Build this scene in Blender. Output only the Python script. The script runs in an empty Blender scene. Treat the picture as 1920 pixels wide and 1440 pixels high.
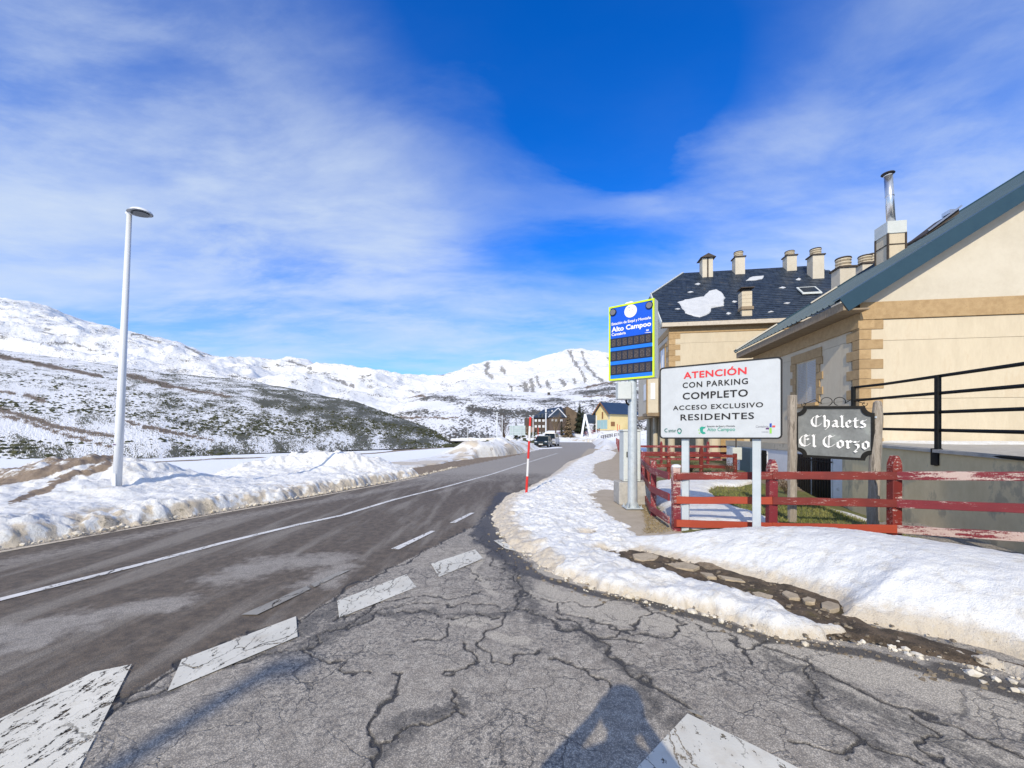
import bpy, bmesh, math, random
import numpy as np
from mathutils import Vector, Matrix
R = math.radians
random.seed(7); RNG = np.random.default_rng(7)
SC = bpy.context.scene
COL = SC.collection
# ------------------------------------------------------------ camera, sky, sun, exposure
CAM_Z, FPX, HOR = 1.7, 750.0, 810.0
cd = bpy.data.cameras.new('camera'); cam = bpy.data.objects.new('camera', cd); COL.objects.link(cam)
cam.location = (0, 0, CAM_Z); cam.rotation_euler = (R(90), 0, 0)
cd.sensor_width = 36; cd.lens = FPX/1920*36; cd.shift_y = (HOR-720)/1920
cd.clip_start = 0.05; cd.clip_end = 20000
SC.camera = cam
SC.view_settings.view_transform = 'Standard'; SC.view_settings.look = 'None'
SC.view_settings.gamma = 1.0; SC.view_settings.use_curve_mapping = False
SC.view_settings.exposure = 0.03
SUN_EL, SUN_AZ = 32.0, 18.0          # light travels towards +Y, a little towards +X
sd = bpy.data.lights.new('sun', 'SUN'); sd.energy = 4.25; sd.angle = R(0.53); sd.color = (1.0, 0.89, 0.70)
so = bpy.data.objects.new('sun', sd); COL.objects.link(so)
ldir = Vector((math.sin(R(SUN_AZ))*math.cos(R(SUN_EL)), math.cos(R(SUN_AZ))*math.cos(R(SUN_EL)), -math.sin(R(SUN_EL))))
so.rotation_euler = ldir.to_track_quat('-Z', 'Y').to_euler(); so.location = (-10, -40, 40)

class G:
    """small node-tree writer"""
    def __init__(s, nt): s.nt = nt; s.L = nt.links
    def n(s, t, **k):
        x = s.nt.nodes.new(t)
        for a, b in k.items(): setattr(x, a, b)
        return x
    def put(s, sock, v):
        if hasattr(v, 'node'): s.L.new(v, sock)
        elif isinstance(v, (tuple, list)) and len(v) == 3 and sock.type == 'RGBA': sock.default_value = (*v, 1)
        else: sock.default_value = v
    def m(s, op, a, b=0.0, c=0.0, clamp=False):
        x = s.n('ShaderNodeMath', operation=op); x.use_clamp = clamp
        s.put(x.inputs[0], a); s.put(x.inputs[1], b); s.put(x.inputs[2], c); return x.outputs[0]
    def vm(s, op, a, b=(0, 0, 0)):
        x = s.n('ShaderNodeVectorMath', operation=op); s.put(x.inputs[0], a); s.put(x.inputs[1], b)
        return x.outputs['Value'] if op in ('DOT_PRODUCT', 'LENGTH') else x.outputs[0]
    def mix(s, f, a, b, mode='MIX'):
        x = s.n('ShaderNodeMix', data_type='RGBA', blend_type=mode); x.clamp_factor = True
        s.put(x.inputs[0], f); s.put(x.inputs[6], a); s.put(x.inputs[7], b); return x.outputs[2]
    def sm(s, v, lo, hi, a=0.0, b=1.0):
        x = s.n('ShaderNodeMapRange', interpolation_type='SMOOTHSTEP'); s.put(x.inputs[0], v)
        for i, q in enumerate((lo, hi, a, b)): s.put(x.inputs[i+1], q)
        return x.outputs[0]
    def noise(s, scale, detail=4, rough=.55, vec=None, dist=0.0, col=False):
        x = s.n('ShaderNodeTexNoise'); x.inputs['Scale'].default_value = scale; x.inputs['Detail'].default_value = detail
        x.inputs['Roughness'].default_value = rough; x.inputs['Distortion'].default_value = dist
        if vec is not None: s.put(x.inputs['Vector'], vec)
        return x.outputs['Color' if col else 'Fac']
    def vor(s, scale, vec=None, feat='F1', rnd=1.0, out='Distance'):
        x = s.n('ShaderNodeTexVoronoi', feature=feat); x.inputs['Scale'].default_value = scale
        x.inputs['Randomness'].default_value = rnd
        if vec is not None: s.put(x.inputs['Vector'], vec)
        return x.outputs[out]
    def map(s, vec, scale=(1, 1, 1), rot=(0, 0, 0), loc=(0, 0, 0)):
        x = s.n('ShaderNodeMapping'); s.put(x.inputs[0], vec); x.inputs['Scale'].default_value = scale
        x.inputs['Rotation'].default_value = rot; x.inputs['Location'].default_value = loc; return x.outputs[0]
    def attr(s, name, out='Color'):
        x = s.n('ShaderNodeAttribute', attribute_name=name); return x.outputs[out]
    def sep(s, v):
        x = s.n('ShaderNodeSeparateXYZ'); s.put(x.inputs[0], v); return x.outputs
    def geo(s): return s.n('ShaderNodeNewGeometry').outputs
    def obj(s): return s.n('ShaderNodeTexCoord').outputs['Object']
    def rand(s): return s.n('ShaderNodeObjectInfo').outputs['Random']
    def bump(s, h, strength=.5, dist=.01, normal=None):
        x = s.n('ShaderNodeBump'); x.inputs['Strength'].default_value = strength; x.inputs['Distance'].default_value = dist
        s.put(x.inputs['Height'], h)
        if normal is not None: s.put(x.inputs['Normal'], normal)
        return x.outputs[0]

MATS = {}
def mat(name, col=(.5, .5, .5), rough=.7, fn=None, metal=0.0, spec=None, alpha=None):
    if name in MATS: return MATS[name]
    m = bpy.data.materials.new(name); m.use_nodes = True; nt = m.node_tree
    b = nt.nodes['Principled BSDF']; b.inputs['Base Color'].default_value = (*col, 1)
    b.inputs['Roughness'].default_value = rough; b.inputs['Metallic'].default_value = metal
    if spec is not None: b.inputs['Specular IOR Level'].default_value = spec
    if fn: fn(G(nt), b)
    MATS[name] = m; return m

# world: NISHITA sky, tinted a little deeper, with thin cirrus mixed in
w = bpy.data.worlds.new('World'); SC.world = w; w.use_nodes = True
nt = w.node_tree; nt.nodes.clear(); g = G(nt)
sky = g.n('ShaderNodeTexSky', sky_type='NISHITA'); sky.sun_disc = False
sky.sun_elevation = R(SUN_EL); sky.sun_rotation = R(180+SUN_AZ)
sky.altitude = 1600; sky.air_density = 1.0; sky.dust_density = 0.3; sky.ozone_density = 2.0
dirv = g.n('ShaderNodeTexCoord').outputs['Generated']
dx, dy, dz = g.sep(dirv)
hs = g.n('ShaderNodeHueSaturation'); hs.inputs['Saturation'].default_value = 1.3; hs.inputs['Value'].default_value = 1.0
g.put(hs.inputs['Color'], sky.outputs[0])
zc = g.m('MAXIMUM', dz, 0.02)
# cloud sheet high above: direction projected on a plane, streaks
pl = g.n('ShaderNodeCombineXYZ'); den = g.m('ADD', zc, 0.16)
g.put(pl.inputs[0], g.m('DIVIDE', dx, den)); g.put(pl.inputs[1], g.m('DIVIDE', dy, den))
P = pl.outputs[0]
def blob(az, el, sa, se, rot=0.0):
    # soft patch of cloud around a direction (azimuth from +Y towards +X, elevation)
    d = Vector((math.sin(R(az))*math.cos(R(el)), math.cos(R(az))*math.cos(R(el)), math.sin(R(el))))
    r = d.cross(Vector((0, 0, 1))).normalized(); u = r.cross(d)
    r2 = r*math.cos(R(rot))+u*math.sin(R(rot)); u2 = u*math.cos(R(rot))-r*math.sin(R(rot))
    a = g.m('DIVIDE', g.vm('DOT_PRODUCT', dirv, tuple(r2)), math.sin(R(sa)))
    b = g.m('DIVIDE', g.vm('DOT_PRODUCT', dirv, tuple(u2)), math.sin(R(se)))
    q = g.m('ADD', g.m('MULTIPLY', a, a), g.m('MULTIPLY', b, b))
    f = g.sm(g.vm('DOT_PRODUCT', dirv, tuple(d)), 0.0, .55)
    return g.m('MULTIPLY', g.m('EXPONENT', g.m('MULTIPLY', q, -1.0)), f)
warp = g.vm('ADD', P, g.vm('MULTIPLY', g.noise(0.8, 2, .5, P, col=True), (.45, .45, 0)))
st = g.noise(0.75, 8, .56, g.map(warp, (1.0, 2.4, 1), (0, 0, R(-52))), 0.15)
st2 = g.noise(2.6, 8, .62, g.map(warp, (1.0, 1.9, 1), (0, 0, R(35)), (4, 2, 0)), 0.1)
big = g.noise(0.75, 5, .55, g.map(P, (1, 1, 1), (0, 0, 0), (3.1, 8.2, 0)), 0.3)
cover = g.m('MULTIPLY', blob(-37, 24, 19, 12, 24), 1.0)
for az, el, sa, se, ro, amp in ((-23, 23, 12, 8, 22, .75), (30, 15, 20, 7, 0, .35), (-52, 36, 22, 7, 28, .62), (44, 24, 28, 9, -24, .66), (8, 11, 30, 8, 0, .50), (-14, 17, 14, 7, 10, .55),
                             (-60, 14, 22, 10, 0, .45), (62, 38, 22, 9, -35, .55), (40, 10, 25, 9, 0, .55), (-30, 50, 16, 7, 60, .3),
                             (112, 30, 38, 26, 0, .9), (-112, 32, 38, 26, 0, .9), (180, 40, 60, 40, 0, 1.0)):  # these last clouds are unseen, added beside and behind to whiten the ambient light
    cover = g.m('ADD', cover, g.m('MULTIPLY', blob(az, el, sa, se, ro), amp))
clear = g.m('ADD', blob(2, 47, 30, 18, -12), g.m('MULTIPLY', blob(14, 33, 13, 8, 40), .8))
cover = g.m('MULTIPLY', cover, g.m('SUBTRACT', 1.0, g.m('MINIMUM', g.m('MULTIPLY', clear, g.sm(st, .66, .44, .35, 1.15)), .95)))
tex = g.m('ADD', g.m('MULTIPLY', st, .76), g.m('MULTIPLY', st2, .24))
dens = g.m('MULTIPLY', cover, g.sm(tex, .27, .68, .12, 1.28))
dens = g.m('MULTIPLY', dens, g.sm(big, .3, .62, .6, 1.12))
dens = g.m('ADD', dens, g.m('MULTIPLY', g.m('MULTIPLY', g.sm(st2, .42, .75), .30), g.m('MINIMUM', cover, 1.0)))
low = g.sm(dz, 0.32, 0.0, 0.0, .62)
dens = g.m('ADD', dens, low)
hole = blob(-15, 6.2, 12, 2.6, -4)
dens = g.m('MULTIPLY', dens, g.m('SUBTRACT', 1.0, g.m('MULTIPLY', hole, .6)))
dens = g.m('MULTIPLY', g.m('MULTIPLY', g.m('SUBTRACT', 1.0, g.m('EXPONENT', g.m('MULTIPLY', dens, -1.35))), 1.02), g.sm(dz, -0.06, 0.0))
deep = g.mix(1.0, hs.outputs[0], (0.01, 1.75, 3.2), 'MULTIPLY')
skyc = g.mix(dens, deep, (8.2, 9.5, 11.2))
skyc = g.mix(g.sm(dz, -0.02, -0.10), skyc, (3.5, 3.8, 4.4))
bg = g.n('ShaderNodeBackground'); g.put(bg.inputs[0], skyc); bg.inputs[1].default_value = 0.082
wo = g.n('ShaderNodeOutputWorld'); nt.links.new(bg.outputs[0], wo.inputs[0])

# ------------------------------------------------------------ helpers
def zroad(y):
    return -0.008*np.maximum(0, np.asarray(y, float)-12)
def W(px, py, z=0.0):
    """world point seen at a photo pixel on the plane z (plus the road's fall)"""
    k = (py-HOR)/FPX
    y = (CAM_Z-z)/k if k > 0 else 400
    if y > 12:
        y = (CAM_Z-z-0.008*12)/(k-0.008) if k > .0081 else 400
    return ((px-960)/FPX*y, y)
def WP(pts, z=0.0): return [W(a, b, z) for a, b in pts]
def AT(px, py, Y): return Vector(((px-960)/FPX*Y, Y, CAM_Z+(HOR-py)/FPX*Y))
def hsh(ix, iy, seed):
    n = (ix.astype(np.int64)*374761393 + iy.astype(np.int64)*668265263 + seed*974634541) & 0xffffffff
    n = ((n ^ (n >> 13))*1274126177) & 0xffffffff
    return ((n ^ (n >> 16)) & 0xffff)/65535.0
def vn(x, y, seed=0):
    ix, iy = np.floor(x), np.floor(y); fx, fy = x-ix, y-iy
    fx = fx*fx*fx*(fx*(fx*6-15)+10); fy = fy*fy*fy*(fy*(fy*6-15)+10)
    a = hsh(ix, iy, seed); b = hsh(ix+1, iy, seed); c = hsh(ix, iy+1, seed); d = hsh(ix+1, iy+1, seed)
    return (a*(1-fx)+b*fx)*(1-fy)+(c*(1-fx)+d*fx)*fy
def fbm(x, y, sc, oc=5, seed=0, gain=.5):
    x = np.asarray(x, float)*sc; y = np.asarray(y, float)*sc; t = 0; a = 1; s = 0
    for i in range(oc):
        t = t+a*vn(x+17.3*i, y-9.1*i, seed+i); s += a; a *= gain
        x, y = (x*.8-y*.6)*2.03, (x*.6+y*.8)*2.03
    return t/s
def ridged(x, y, sc, oc=5, seed=0):
    x = np.asarray(x, float)*sc; y = np.asarray(y, float)*sc; t = 0; a = 1; s = 0
    for i in range(oc):
        t = t+a*(1-np.abs(2*vn(x, y, seed+i)-1)); s += a; a *= .5
        x, y = (x*.8-y*.6)*2.1+5, (x*.6+y*.8)*2.1
    return t/s
def ss(x, lo, hi):
    t = np.clip((np.asarray(x, float)-lo)/(hi-lo), 0, 1); return t*t*(3-2*t)
def dline(X, Y, pts, closed=False):
    d = np.full(X.shape, 1e9); n = len(pts)
    for i in range(n if closed else n-1):
        ax, ay = pts[i]; bx, by = pts[(i+1) % n]; vx, vy = bx-ax, by-ay; L = vx*vx+vy*vy+1e-12
        t = np.clip(((X-ax)*vx+(Y-ay)*vy)/L, 0, 1)
        d = np.minimum(d, (X-ax-t*vx)**2+(Y-ay-t*vy)**2)
    return np.sqrt(d)
def inside(X, Y, pts):
    c = np.zeros(X.shape, bool); n = len(pts)
    for i in range(n):
        ax, ay = pts[i]; bx, by = pts[(i+1) % n]
        if ay == by: continue
        c ^= ((ay > Y) != (by > Y)) & (X < (bx-ax)*(Y-ay)/(by-ay)+ax)
    return c
def sdf(X, Y, pts):   # positive inside
    d = dline(X, Y, pts, True); return np.where(inside(X, Y, pts), d, -d)
def tag(o, label=None, cat=None, group=None, kind=None):
    if label: o['label'] = label
    if cat: o['category'] = cat
    if group: o['group'] = group
    if kind: o['kind'] = kind
    return o
def link(name, me, parent=None, m=None, loc=None):
    o = bpy.data.objects.new(name, me); COL.objects.link(o)
    if m is not None: me.materials.append(m) if not isinstance(m, (list, tuple)) else [me.materials.append(q) for q in m]
    if parent is not None: o.parent = parent
    if loc is not None: o.location = loc
    return o
def thing(name, label, cat, loc=(0, 0, 0), rz=0.0, group=None):
    o = bpy.data.objects.new(name, None); COL.objects.link(o); o.location = loc; o.rotation_euler = (0, 0, rz)
    o.empty_display_size = .1
    return tag(o, label, cat, group)
def copy_tree(o, parent=None):
    c = o.copy(); COL.objects.link(c)
    if parent is not None: c.parent = parent
    for ch in list(o.children): copy_tree(ch, c)
    return c
def grid_mesh(name, X, Y, Z, m, attrs=None, keep=None, smooth=True, parent=None, kind='structure'):
    r, c = X.shape; idx = np.arange(r*c).reshape(r, c)
    q = np.stack([idx[:-1, :-1], idx[:-1, 1:], idx[1:, 1:], idx[1:, :-1]], -1).reshape(-1, 4)
    if keep is not None:
        k = keep.ravel(); q = q[k[q].any(1)]
    used = np.unique(q); remap = np.full(r*c, -1); remap[used] = np.arange(len(used)); q = remap[q]
    co = np.stack([X.ravel()[used], Y.ravel()[used], Z.ravel()[used]], 1).astype(np.float32)
    # orientation: make faces look up
    a, b, d = co[q[:, 0]], co[q[:, 1]], co[q[:, 3]]
    nz = np.cross(b-a, d-a)[:, 2].sum()
    if nz < 0: q = q[:, ::-1]
    me = bpy.data.meshes.new(name); me.vertices.add(len(co)); me.vertices.foreach_set('co', co.ravel())
    me.loops.add(q.size); me.loops.foreach_set('vertex_index', q.ravel().astype(np.int32))
    me.polygons.add(len(q)); me.polygons.foreach_set('loop_start', (np.arange(len(q))*4).astype(np.int32))
    me.update(calc_edges=True)
    if smooth: me.polygons.foreach_set('use_smooth', np.ones(len(q), bool))
    for an, (rr, gg, bb) in (attrs or {}).items():
        at = me.color_attributes.new(an, 'FLOAT_COLOR', 'POINT')
        v = np.ones((len(co), 4), np.float32)
        for i, s in enumerate((rr, gg, bb)): v[:, i] = np.broadcast_to(s, X.shape).ravel()[used]
        at.data.foreach_set('color', v.ravel())
    o = link(name, me, parent, m)
    if kind and parent is None: o['kind'] = kind
    return o
class MB:
    """collects shapes into one mesh"""
    def __init__(s): s.v = []; s.f = []; s.mi = []; s.cur = 0
    def add(s, vs, fs):
        b = len(s.v); s.v += [tuple(v) for v in vs]; s.f += [tuple(b+i for i in f) for f in fs]; s.mi += [s.cur]*len(fs); return s
    def box(s, c, d, rz=0.0, M=None):
        hx, hy, hz = d[0]/2, d[1]/2, d[2]/2
        vs = [Vector((x, y, z)) for z in (-hz, hz) for x, y in ((-hx, -hy), (hx, -hy), (hx, hy), (-hx, hy))]
        Q = Matrix.Rotation(rz, 3, 'Z'); vs = [Q @ v + Vector(c) for v in vs]
        if M is not None: vs = [M @ v for v in vs]
        return s.add(vs, [(3, 2, 1, 0), (4, 5, 6, 7), (0, 1, 5, 4), (1, 2, 6, 5), (2, 3, 7, 6), (3, 0, 4, 7)])
    def hexa(s, lo, hi):   # lo: 4 pts, hi: 4 pts
        return s.add(list(lo)+list(hi), [(3, 2, 1, 0), (4, 5, 6, 7), (0, 1, 5, 4), (1, 2, 6, 5), (2, 3, 7, 6), (3, 0, 4, 7)])
    def beam(s, a, b, wd, ht, up=(0, 0, 1)):
        a, b = Vector(a), Vector(b); d = (b-a).normalized(); u = Vector(up)
        r = d.cross(u).normalized()*wd/2; u = r.cross(d).normalized()*ht/2
        q = lambda p: [p-r-u, p+r-u, p+r+u, p-r+u]
        A, B = q(a), q(b)
        return s.add(A+B, [(0, 1, 2, 3), (7, 6, 5, 4), (4, 5, 1, 0), (5, 6, 2, 1), (6, 7, 3, 2), (7, 4, 0, 3)])
    def tube(s, pts, rad, n=10, cap=True):
        pts = [Vector(p) for p in pts]; rad = rad if isinstance(rad, (list, tuple)) else [rad]*len(pts)
        b = len(s.v); ref = Vector((0.3, 1, 0.1)); r0 = None; vs = []
        for i, p in enumerate(pts):
            d = (pts[min(i+1, len(pts)-1)]-pts[max(i-1, 0)]).normalized()
            if r0 is None: r0 = d.cross(ref if abs(d.dot(ref)) < .9 else Vector((1, 0, 0))).normalized()
            r0 = (r0-d*r0.dot(d)).normalized(); u = d.cross(r0)
            for k in range(n):
                a = 2*math.pi*k/n; vs.append(p+(r0*math.cos(a)+u*math.sin(a))*rad[i])
        fs = [(i*n+k, i*n+(k+1) % n, (i+1)*n+(k+1) % n, (i+1)*n+k) for i in range(len(pts)-1) for k in range(n)]
        if cap: fs += [tuple(reversed(range(n))), tuple(range((len(pts)-1)*n, len(pts)*n))]
        return s.add(vs, fs)
    def lathe(s, prof, c=(0, 0, 0), n=16, M=None):
        vs = [Vector((r*math.cos(2*math.pi*k/n), r*math.sin(2*math.pi*k/n), z))+Vector(c) for r, z in prof for k in range(n)]
        if M is not None: vs = [M @ v for v in vs]
        fs = [(i*n+k, i*n+(k+1) % n, (i+1)*n+(k+1) % n, (i+1)*n+k) for i in range(len(prof)-1) for k in range(n)]
        fs += [tuple(reversed(range(n))), tuple(range((len(prof)-1)*n, len(prof)*n))]
        return s.add(vs, fs)
    def prism(s, poly, h0, h1, M=None):
        n = len(poly); vs = [Vector((x, y, h0)) for x, y in poly]+[Vector((x, y, h1)) for x, y in poly]
        if M is not None: vs = [M @ v for v in vs]
        return s.add(vs, [tuple(reversed(range(n))), tuple(range(n, 2*n))]+[(i, (i+1) % n, n+(i+1) % n, n+i) for i in range(n)])
    def build(s, name, m, parent=None, loc=None, bevel=0.0, smooth=False, seg=1):
        me = bpy.data.meshes.new(name); me.from_pydata(s.v, [], s.f)
        if bevel:
            bm = bmesh.new(); bm.from_mesh(me); bmesh.ops.recalc_face_normals(bm, faces=bm.faces)
            es = [e for e in bm.edges if len(e.link_faces) == 2 and e.calc_face_angle(0) > .6]
            bmesh.ops.bevel(bm, geom=es, offset=bevel, segments=seg, affect='EDGES', profile=.6, clamp_overlap=True)
            bm.to_mesh(me); bm.free()
        elif len(set(s.mi)) > 1: me.polygons.foreach_set('material_index', s.mi)
        if smooth:
            me.polygons.foreach_set('use_smooth', [True]*len(me.polygons))
        me.update(); return link(name, me, parent, m, loc)
def frame(o, x, up=(0, 0, 1)):
    """matrix: local x along x, local y along up, local z out of the face"""
    x = Vector(x).normalized(); y = Vector(up).normalized(); z = x.cross(y).normalized()
    M = Matrix.Identity(4)
    for i in range(3): M[i][0], M[i][1], M[i][2], M[i][3] = x[i], y[i], z[i], o[i]
    return M
def text_mesh(name, s, m, parent, M, x0, y0, wd, ht, off=0.0, z=0.004, space=1.0):
    """flat lettering fitted in a box: x0,y0 is the lower left of the cap letters (frame M), ht is the cap height"""
    cu = bpy.data.curves.new('t', 'FONT'); cu.body = s; cu.size = 1; cu.space_character = space; cu.resolution_u = 3
    o = bpy.data.objects.new('t', cu); COL.objects.link(o)
    m0 = bpy.data.meshes.new_from_object(o.evaluated_get(bpy.context.evaluated_depsgraph_get()))
    bpy.data.objects.remove(o); bpy.data.curves.remove(cu)
    vs = [v.co.copy() for v in m0.vertices]; fs = [tuple(p.vertices) for p in m0.polygons]; n = len(vs)
    xs = [v.x for v in vs]; a, b = min(xs)-off, max(xs)+off; cap = .729+2*off; V = []; F = []
    sh = [(0, 0)] if off < .004 else [(off*math.cos(k*math.pi/4), off*math.sin(k*math.pi/4)) for k in range(8)]
    for k, (dx_, dy_) in enumerate(sh):   # heavier weight: the outline swept round a small circle, each copy a hair proud of the last
        V += [M @ Vector((x0+(v.x+dx_-a)/(b-a)*wd, y0+(v.y+dy_+off)/cap*ht, z+k*.00012)) for v in vs]; F += [tuple(k*n+i for i in f) for f in fs]
    me = bpy.data.meshes.new(name); me.from_pydata(V, [], F); me.update(); return link(name, me, parent, m)

# ------------------------------------------------------------ materials
def f_snow(g, b):
    a = g.sep(g.attr('mask')); dirt, icy, earth = a[0], a[1], a[2]  # third mask channel is brown soil on the banks
    p = g.geo()['Position']
    n1 = g.noise(2.2, 6, .6, p); n2 = g.noise(14, 6, .65, p); n3 = g.noise(70, 4, .7, p)
    base = g.mix(g.sm(n1, .35, .7), (.79, .80, .80), (.73, .74, .74))
    base = g.mix(g.m('MULTIPLY', g.sm(g.noise(5.5, 7, .7, p, .6), .48, .66), .42), base, (.52, .47, .37))
    t = g.m('MULTIPLY', dirt, g.m('ADD', .35, g.m('MULTIPLY', n2, 1.3)))
    base = g.mix(g.sm(t, .22, .70, 0, .72), base, g.mix(n2, (.42, .33, .20), (.60, .50, .36)))
    base = g.mix(g.sm(g.m('MULTIPLY', dirt, g.m('ADD', n2, g.m('MULTIPLY', n3, .35))), .60, .86, 0, .85), base, (.13, .105, .06))
    grit = g.m('MULTIPLY', g.sm(n3, .60, .70), g.sm(g.m('ADD', dirt, g.m('MULTIPLY', n1, .2)), .12, .7))
    base = g.mix(g.m('MULTIPLY', grit, .75), base, (.13, .10, .07))
    base = g.mix(g.sm(g.m('ADD', earth, g.m('MULTIPLY', g.m('SUBTRACT', n2, .5), .9)), .45, .75, 0, .9), base, g.mix(n3, (.10, .065, .035), (.26, .17, .09)))
    g.put(b.inputs['Base Color'], base)
    h = g.m('ADD', g.m('MULTIPLY', n2, .8), g.m('ADD', g.m('MULTIPLY', n3, .35), g.m('MULTIPLY', g.noise(260, 3, .6, p), .10)))
    g.put(b.inputs['Normal'], g.bump(h, .75, .05))
    b.inputs['Roughness'].default_value = .62
    b.inputs['Subsurface Weight'].default_value = 0
M_SNOW = mat('snow', fn=f_snow)
def asphalt(kind):
    def fn(g, b):
        a = g.sep(g.attr('mask')); crack, wet, pale = a[0], a[1], a[2]
        p = g.geo()['Position']
        ws = g.vm('ADD', p, g.vm('MULTIPLY', g.vm('SUBTRACT', g.noise(3.5, 4, .6, p, col=True), (.5, .5, .5)), (.35, .35, 0)))
        agg = g.vor(115, p); agg2 = g.noise(190, 4, .8, p); mid = g.noise(9, 6, .65, p); big = g.noise(.8, 5, .6, p)
        str_ = g.noise(.55, 6, .6, g.map(p, (4.0, .55, 1), (0, 0, R(22))))
        if kind == 'main':
            base = g.mix(g.sm(mid, .3, .7), (.088, .064, .040), (.20, .152, .102))
            base = g.mix(g.sm(str_, .47, .66, 0, .85), base, (.33, .29, .235))
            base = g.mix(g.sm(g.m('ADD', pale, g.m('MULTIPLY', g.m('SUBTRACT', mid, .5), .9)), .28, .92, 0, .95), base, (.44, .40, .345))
        else:
            base = g.mix(g.sm(mid, .3, .72), (.37, .325, .265), (.62, .56, .465))
            spot = g.noise(30, 6, .75, p)
            base = g.mix(g.m('MULTIPLY', g.sm(spot, .47, .60), g.sm(big, .36, .60, .25, .95)), base, (.13, .125, .12))
            base = g.mix(g.sm(g.m('ADD', pale, g.m('MULTIPLY', g.m('SUBTRACT', mid, .5), .5)), .35, .7, 0, .95), base, (.60, .54, .44))
        c1 = g.vor(1.25, ws, 'DISTANCE_TO_EDGE'); c2 = g.vor(3.6, ws, 'DISTANCE_TO_EDGE')
        gate = g.sm(big, .44, .58); gate2 = g.sm(g.noise(.9, 3, .5, g.map(p, loc=(9, 3, 0))), .42, .55)
        ck = g.m('MAXIMUM', g.m('MULTIPLY', g.sm(c1, .012, .0), gate), g.m('MULTIPLY', g.m('MULTIPLY', g.sm(c2, .022, .0), gate2), .9))
        ck = g.m('MULTIPLY', ck, .25 if kind == 'main' else .8)
        traced = g.sm(g.m('ADD', crack, g.m('MULTIPLY', g.m('SUBTRACT', g.noise(34, 5, .75, p), .5), 1.8)), .62, .84)
        halo = g.m('MULTIPLY', g.sm(g.m('ADD', crack, g.m('MULTIPLY', g.m('SUBTRACT', g.noise(11, 6, .78, p), .5), 2.2)), .12, .6), .72)
        base = g.mix(g.m('MULTIPLY', halo, .95), base, (.085, .078, .07))
        ck = g.m('MAXIMUM', ck, traced)
        base = g.mix(g.m('MULTIPLY', ck, .92), base, (.030, .028, .028))
        wetf = g.sm(g.m('ADD', wet, g.m('MULTIPLY', g.m('SUBTRACT', g.noise(8, 6, .7, p), .5), 1.0)), .3, .7)
        base = g.mix(g.m('MULTIPLY', wetf, .88), base, (.040, .032, .022))
        st = g.sm(agg2, .56, .66)
        base = g.mix(g.m('MULTIPLY', st, .55), base, (.66, .64, .60) if kind != 'main' else (.30, .29, .27))
        base = g.mix(g.m('MULTIPLY', g.sm(agg, .28, .55), .5), base, (.04, .04, .04))
        g.put(b.inputs['Base Color'], base)
        rr = g.m('ADD', .78, g.m('MULTIPLY', wetf, -.18)); g.put(b.inputs['Roughness'], rr)
        h = g.m('ADD', g.m('MULTIPLY', agg, -.5), g.m('ADD', g.m('MULTIPLY', agg2, .5), g.m('MULTIPLY', ck, -1.5)))
        g.put(b.inputs['Normal'], g.bump(h, .55, .006))
    return fn
M_ROAD = mat('asphalt_dark', fn=asphalt('main')); M_APRON = mat('asphalt_grey', fn=asphalt('apron'))
def f_paint(amount, col):
    def fn(g, b):
        p = g.geo()['Position']
        n = g.noise(11, 7, .75, g.map(p, (1.6, .7, 1), (0, 0, R(25)))); n2 = g.noise(85, 3, .7, p); big = g.noise(2, 3, .6, p)
        c = g.mix(g.sm(big, .3, .7), col, tuple(q*.82 for q in col)); c = g.mix(g.sm(g.noise(6, 5, .6, p), .5, .75, 0, .5), c, (.50, .45, .36))
        ws = g.vm('ADD', p, g.vm('MULTIPLY', g.noise(8, 4, .6, p, col=True), (.15, .15, 0)))
        ck = g.m('MULTIPLY', g.sm(g.vor(3.2, g.map(ws, (1.4, .6, 1), (0, 0, R(25))), 'DISTANCE_TO_EDGE'), .020, .006), g.sm(big, .40, .55))
        worn = g.m('MAXIMUM', g.sm(g.m('ADD', n, g.m('MULTIPLY', n2, .25)), amount, amount+.05), g.m('MULTIPLY', ck, .95))
        g.put(b.inputs['Base Color'], c); g.put(b.inputs['Alpha'], g.m('SUBTRACT', 1.0, worn))
        g.put(b.inputs['Normal'], g.bump(n2, .3, .004)); b.inputs['Roughness'].default_value = .65
    return fn
M_PAINT = mat('road_paint', fn=f_paint(.70, (.68, .66, .58))); M_PAINT_WORN = mat('road_paint_worn', fn=f_paint(.66, (.75, .72, .62)))
M_PAINT_FAINT = mat('road_paint_faint', fn=f_paint(.71, (.30, .285, .25))); M_PAINT_CREAM = mat('road_paint_cream', fn=f_paint(.70, (.58, .50, .38)))
M_PAINT_LINE = mat('road_paint_line', fn=f_paint(.70, (.72, .71, .68)))
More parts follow.
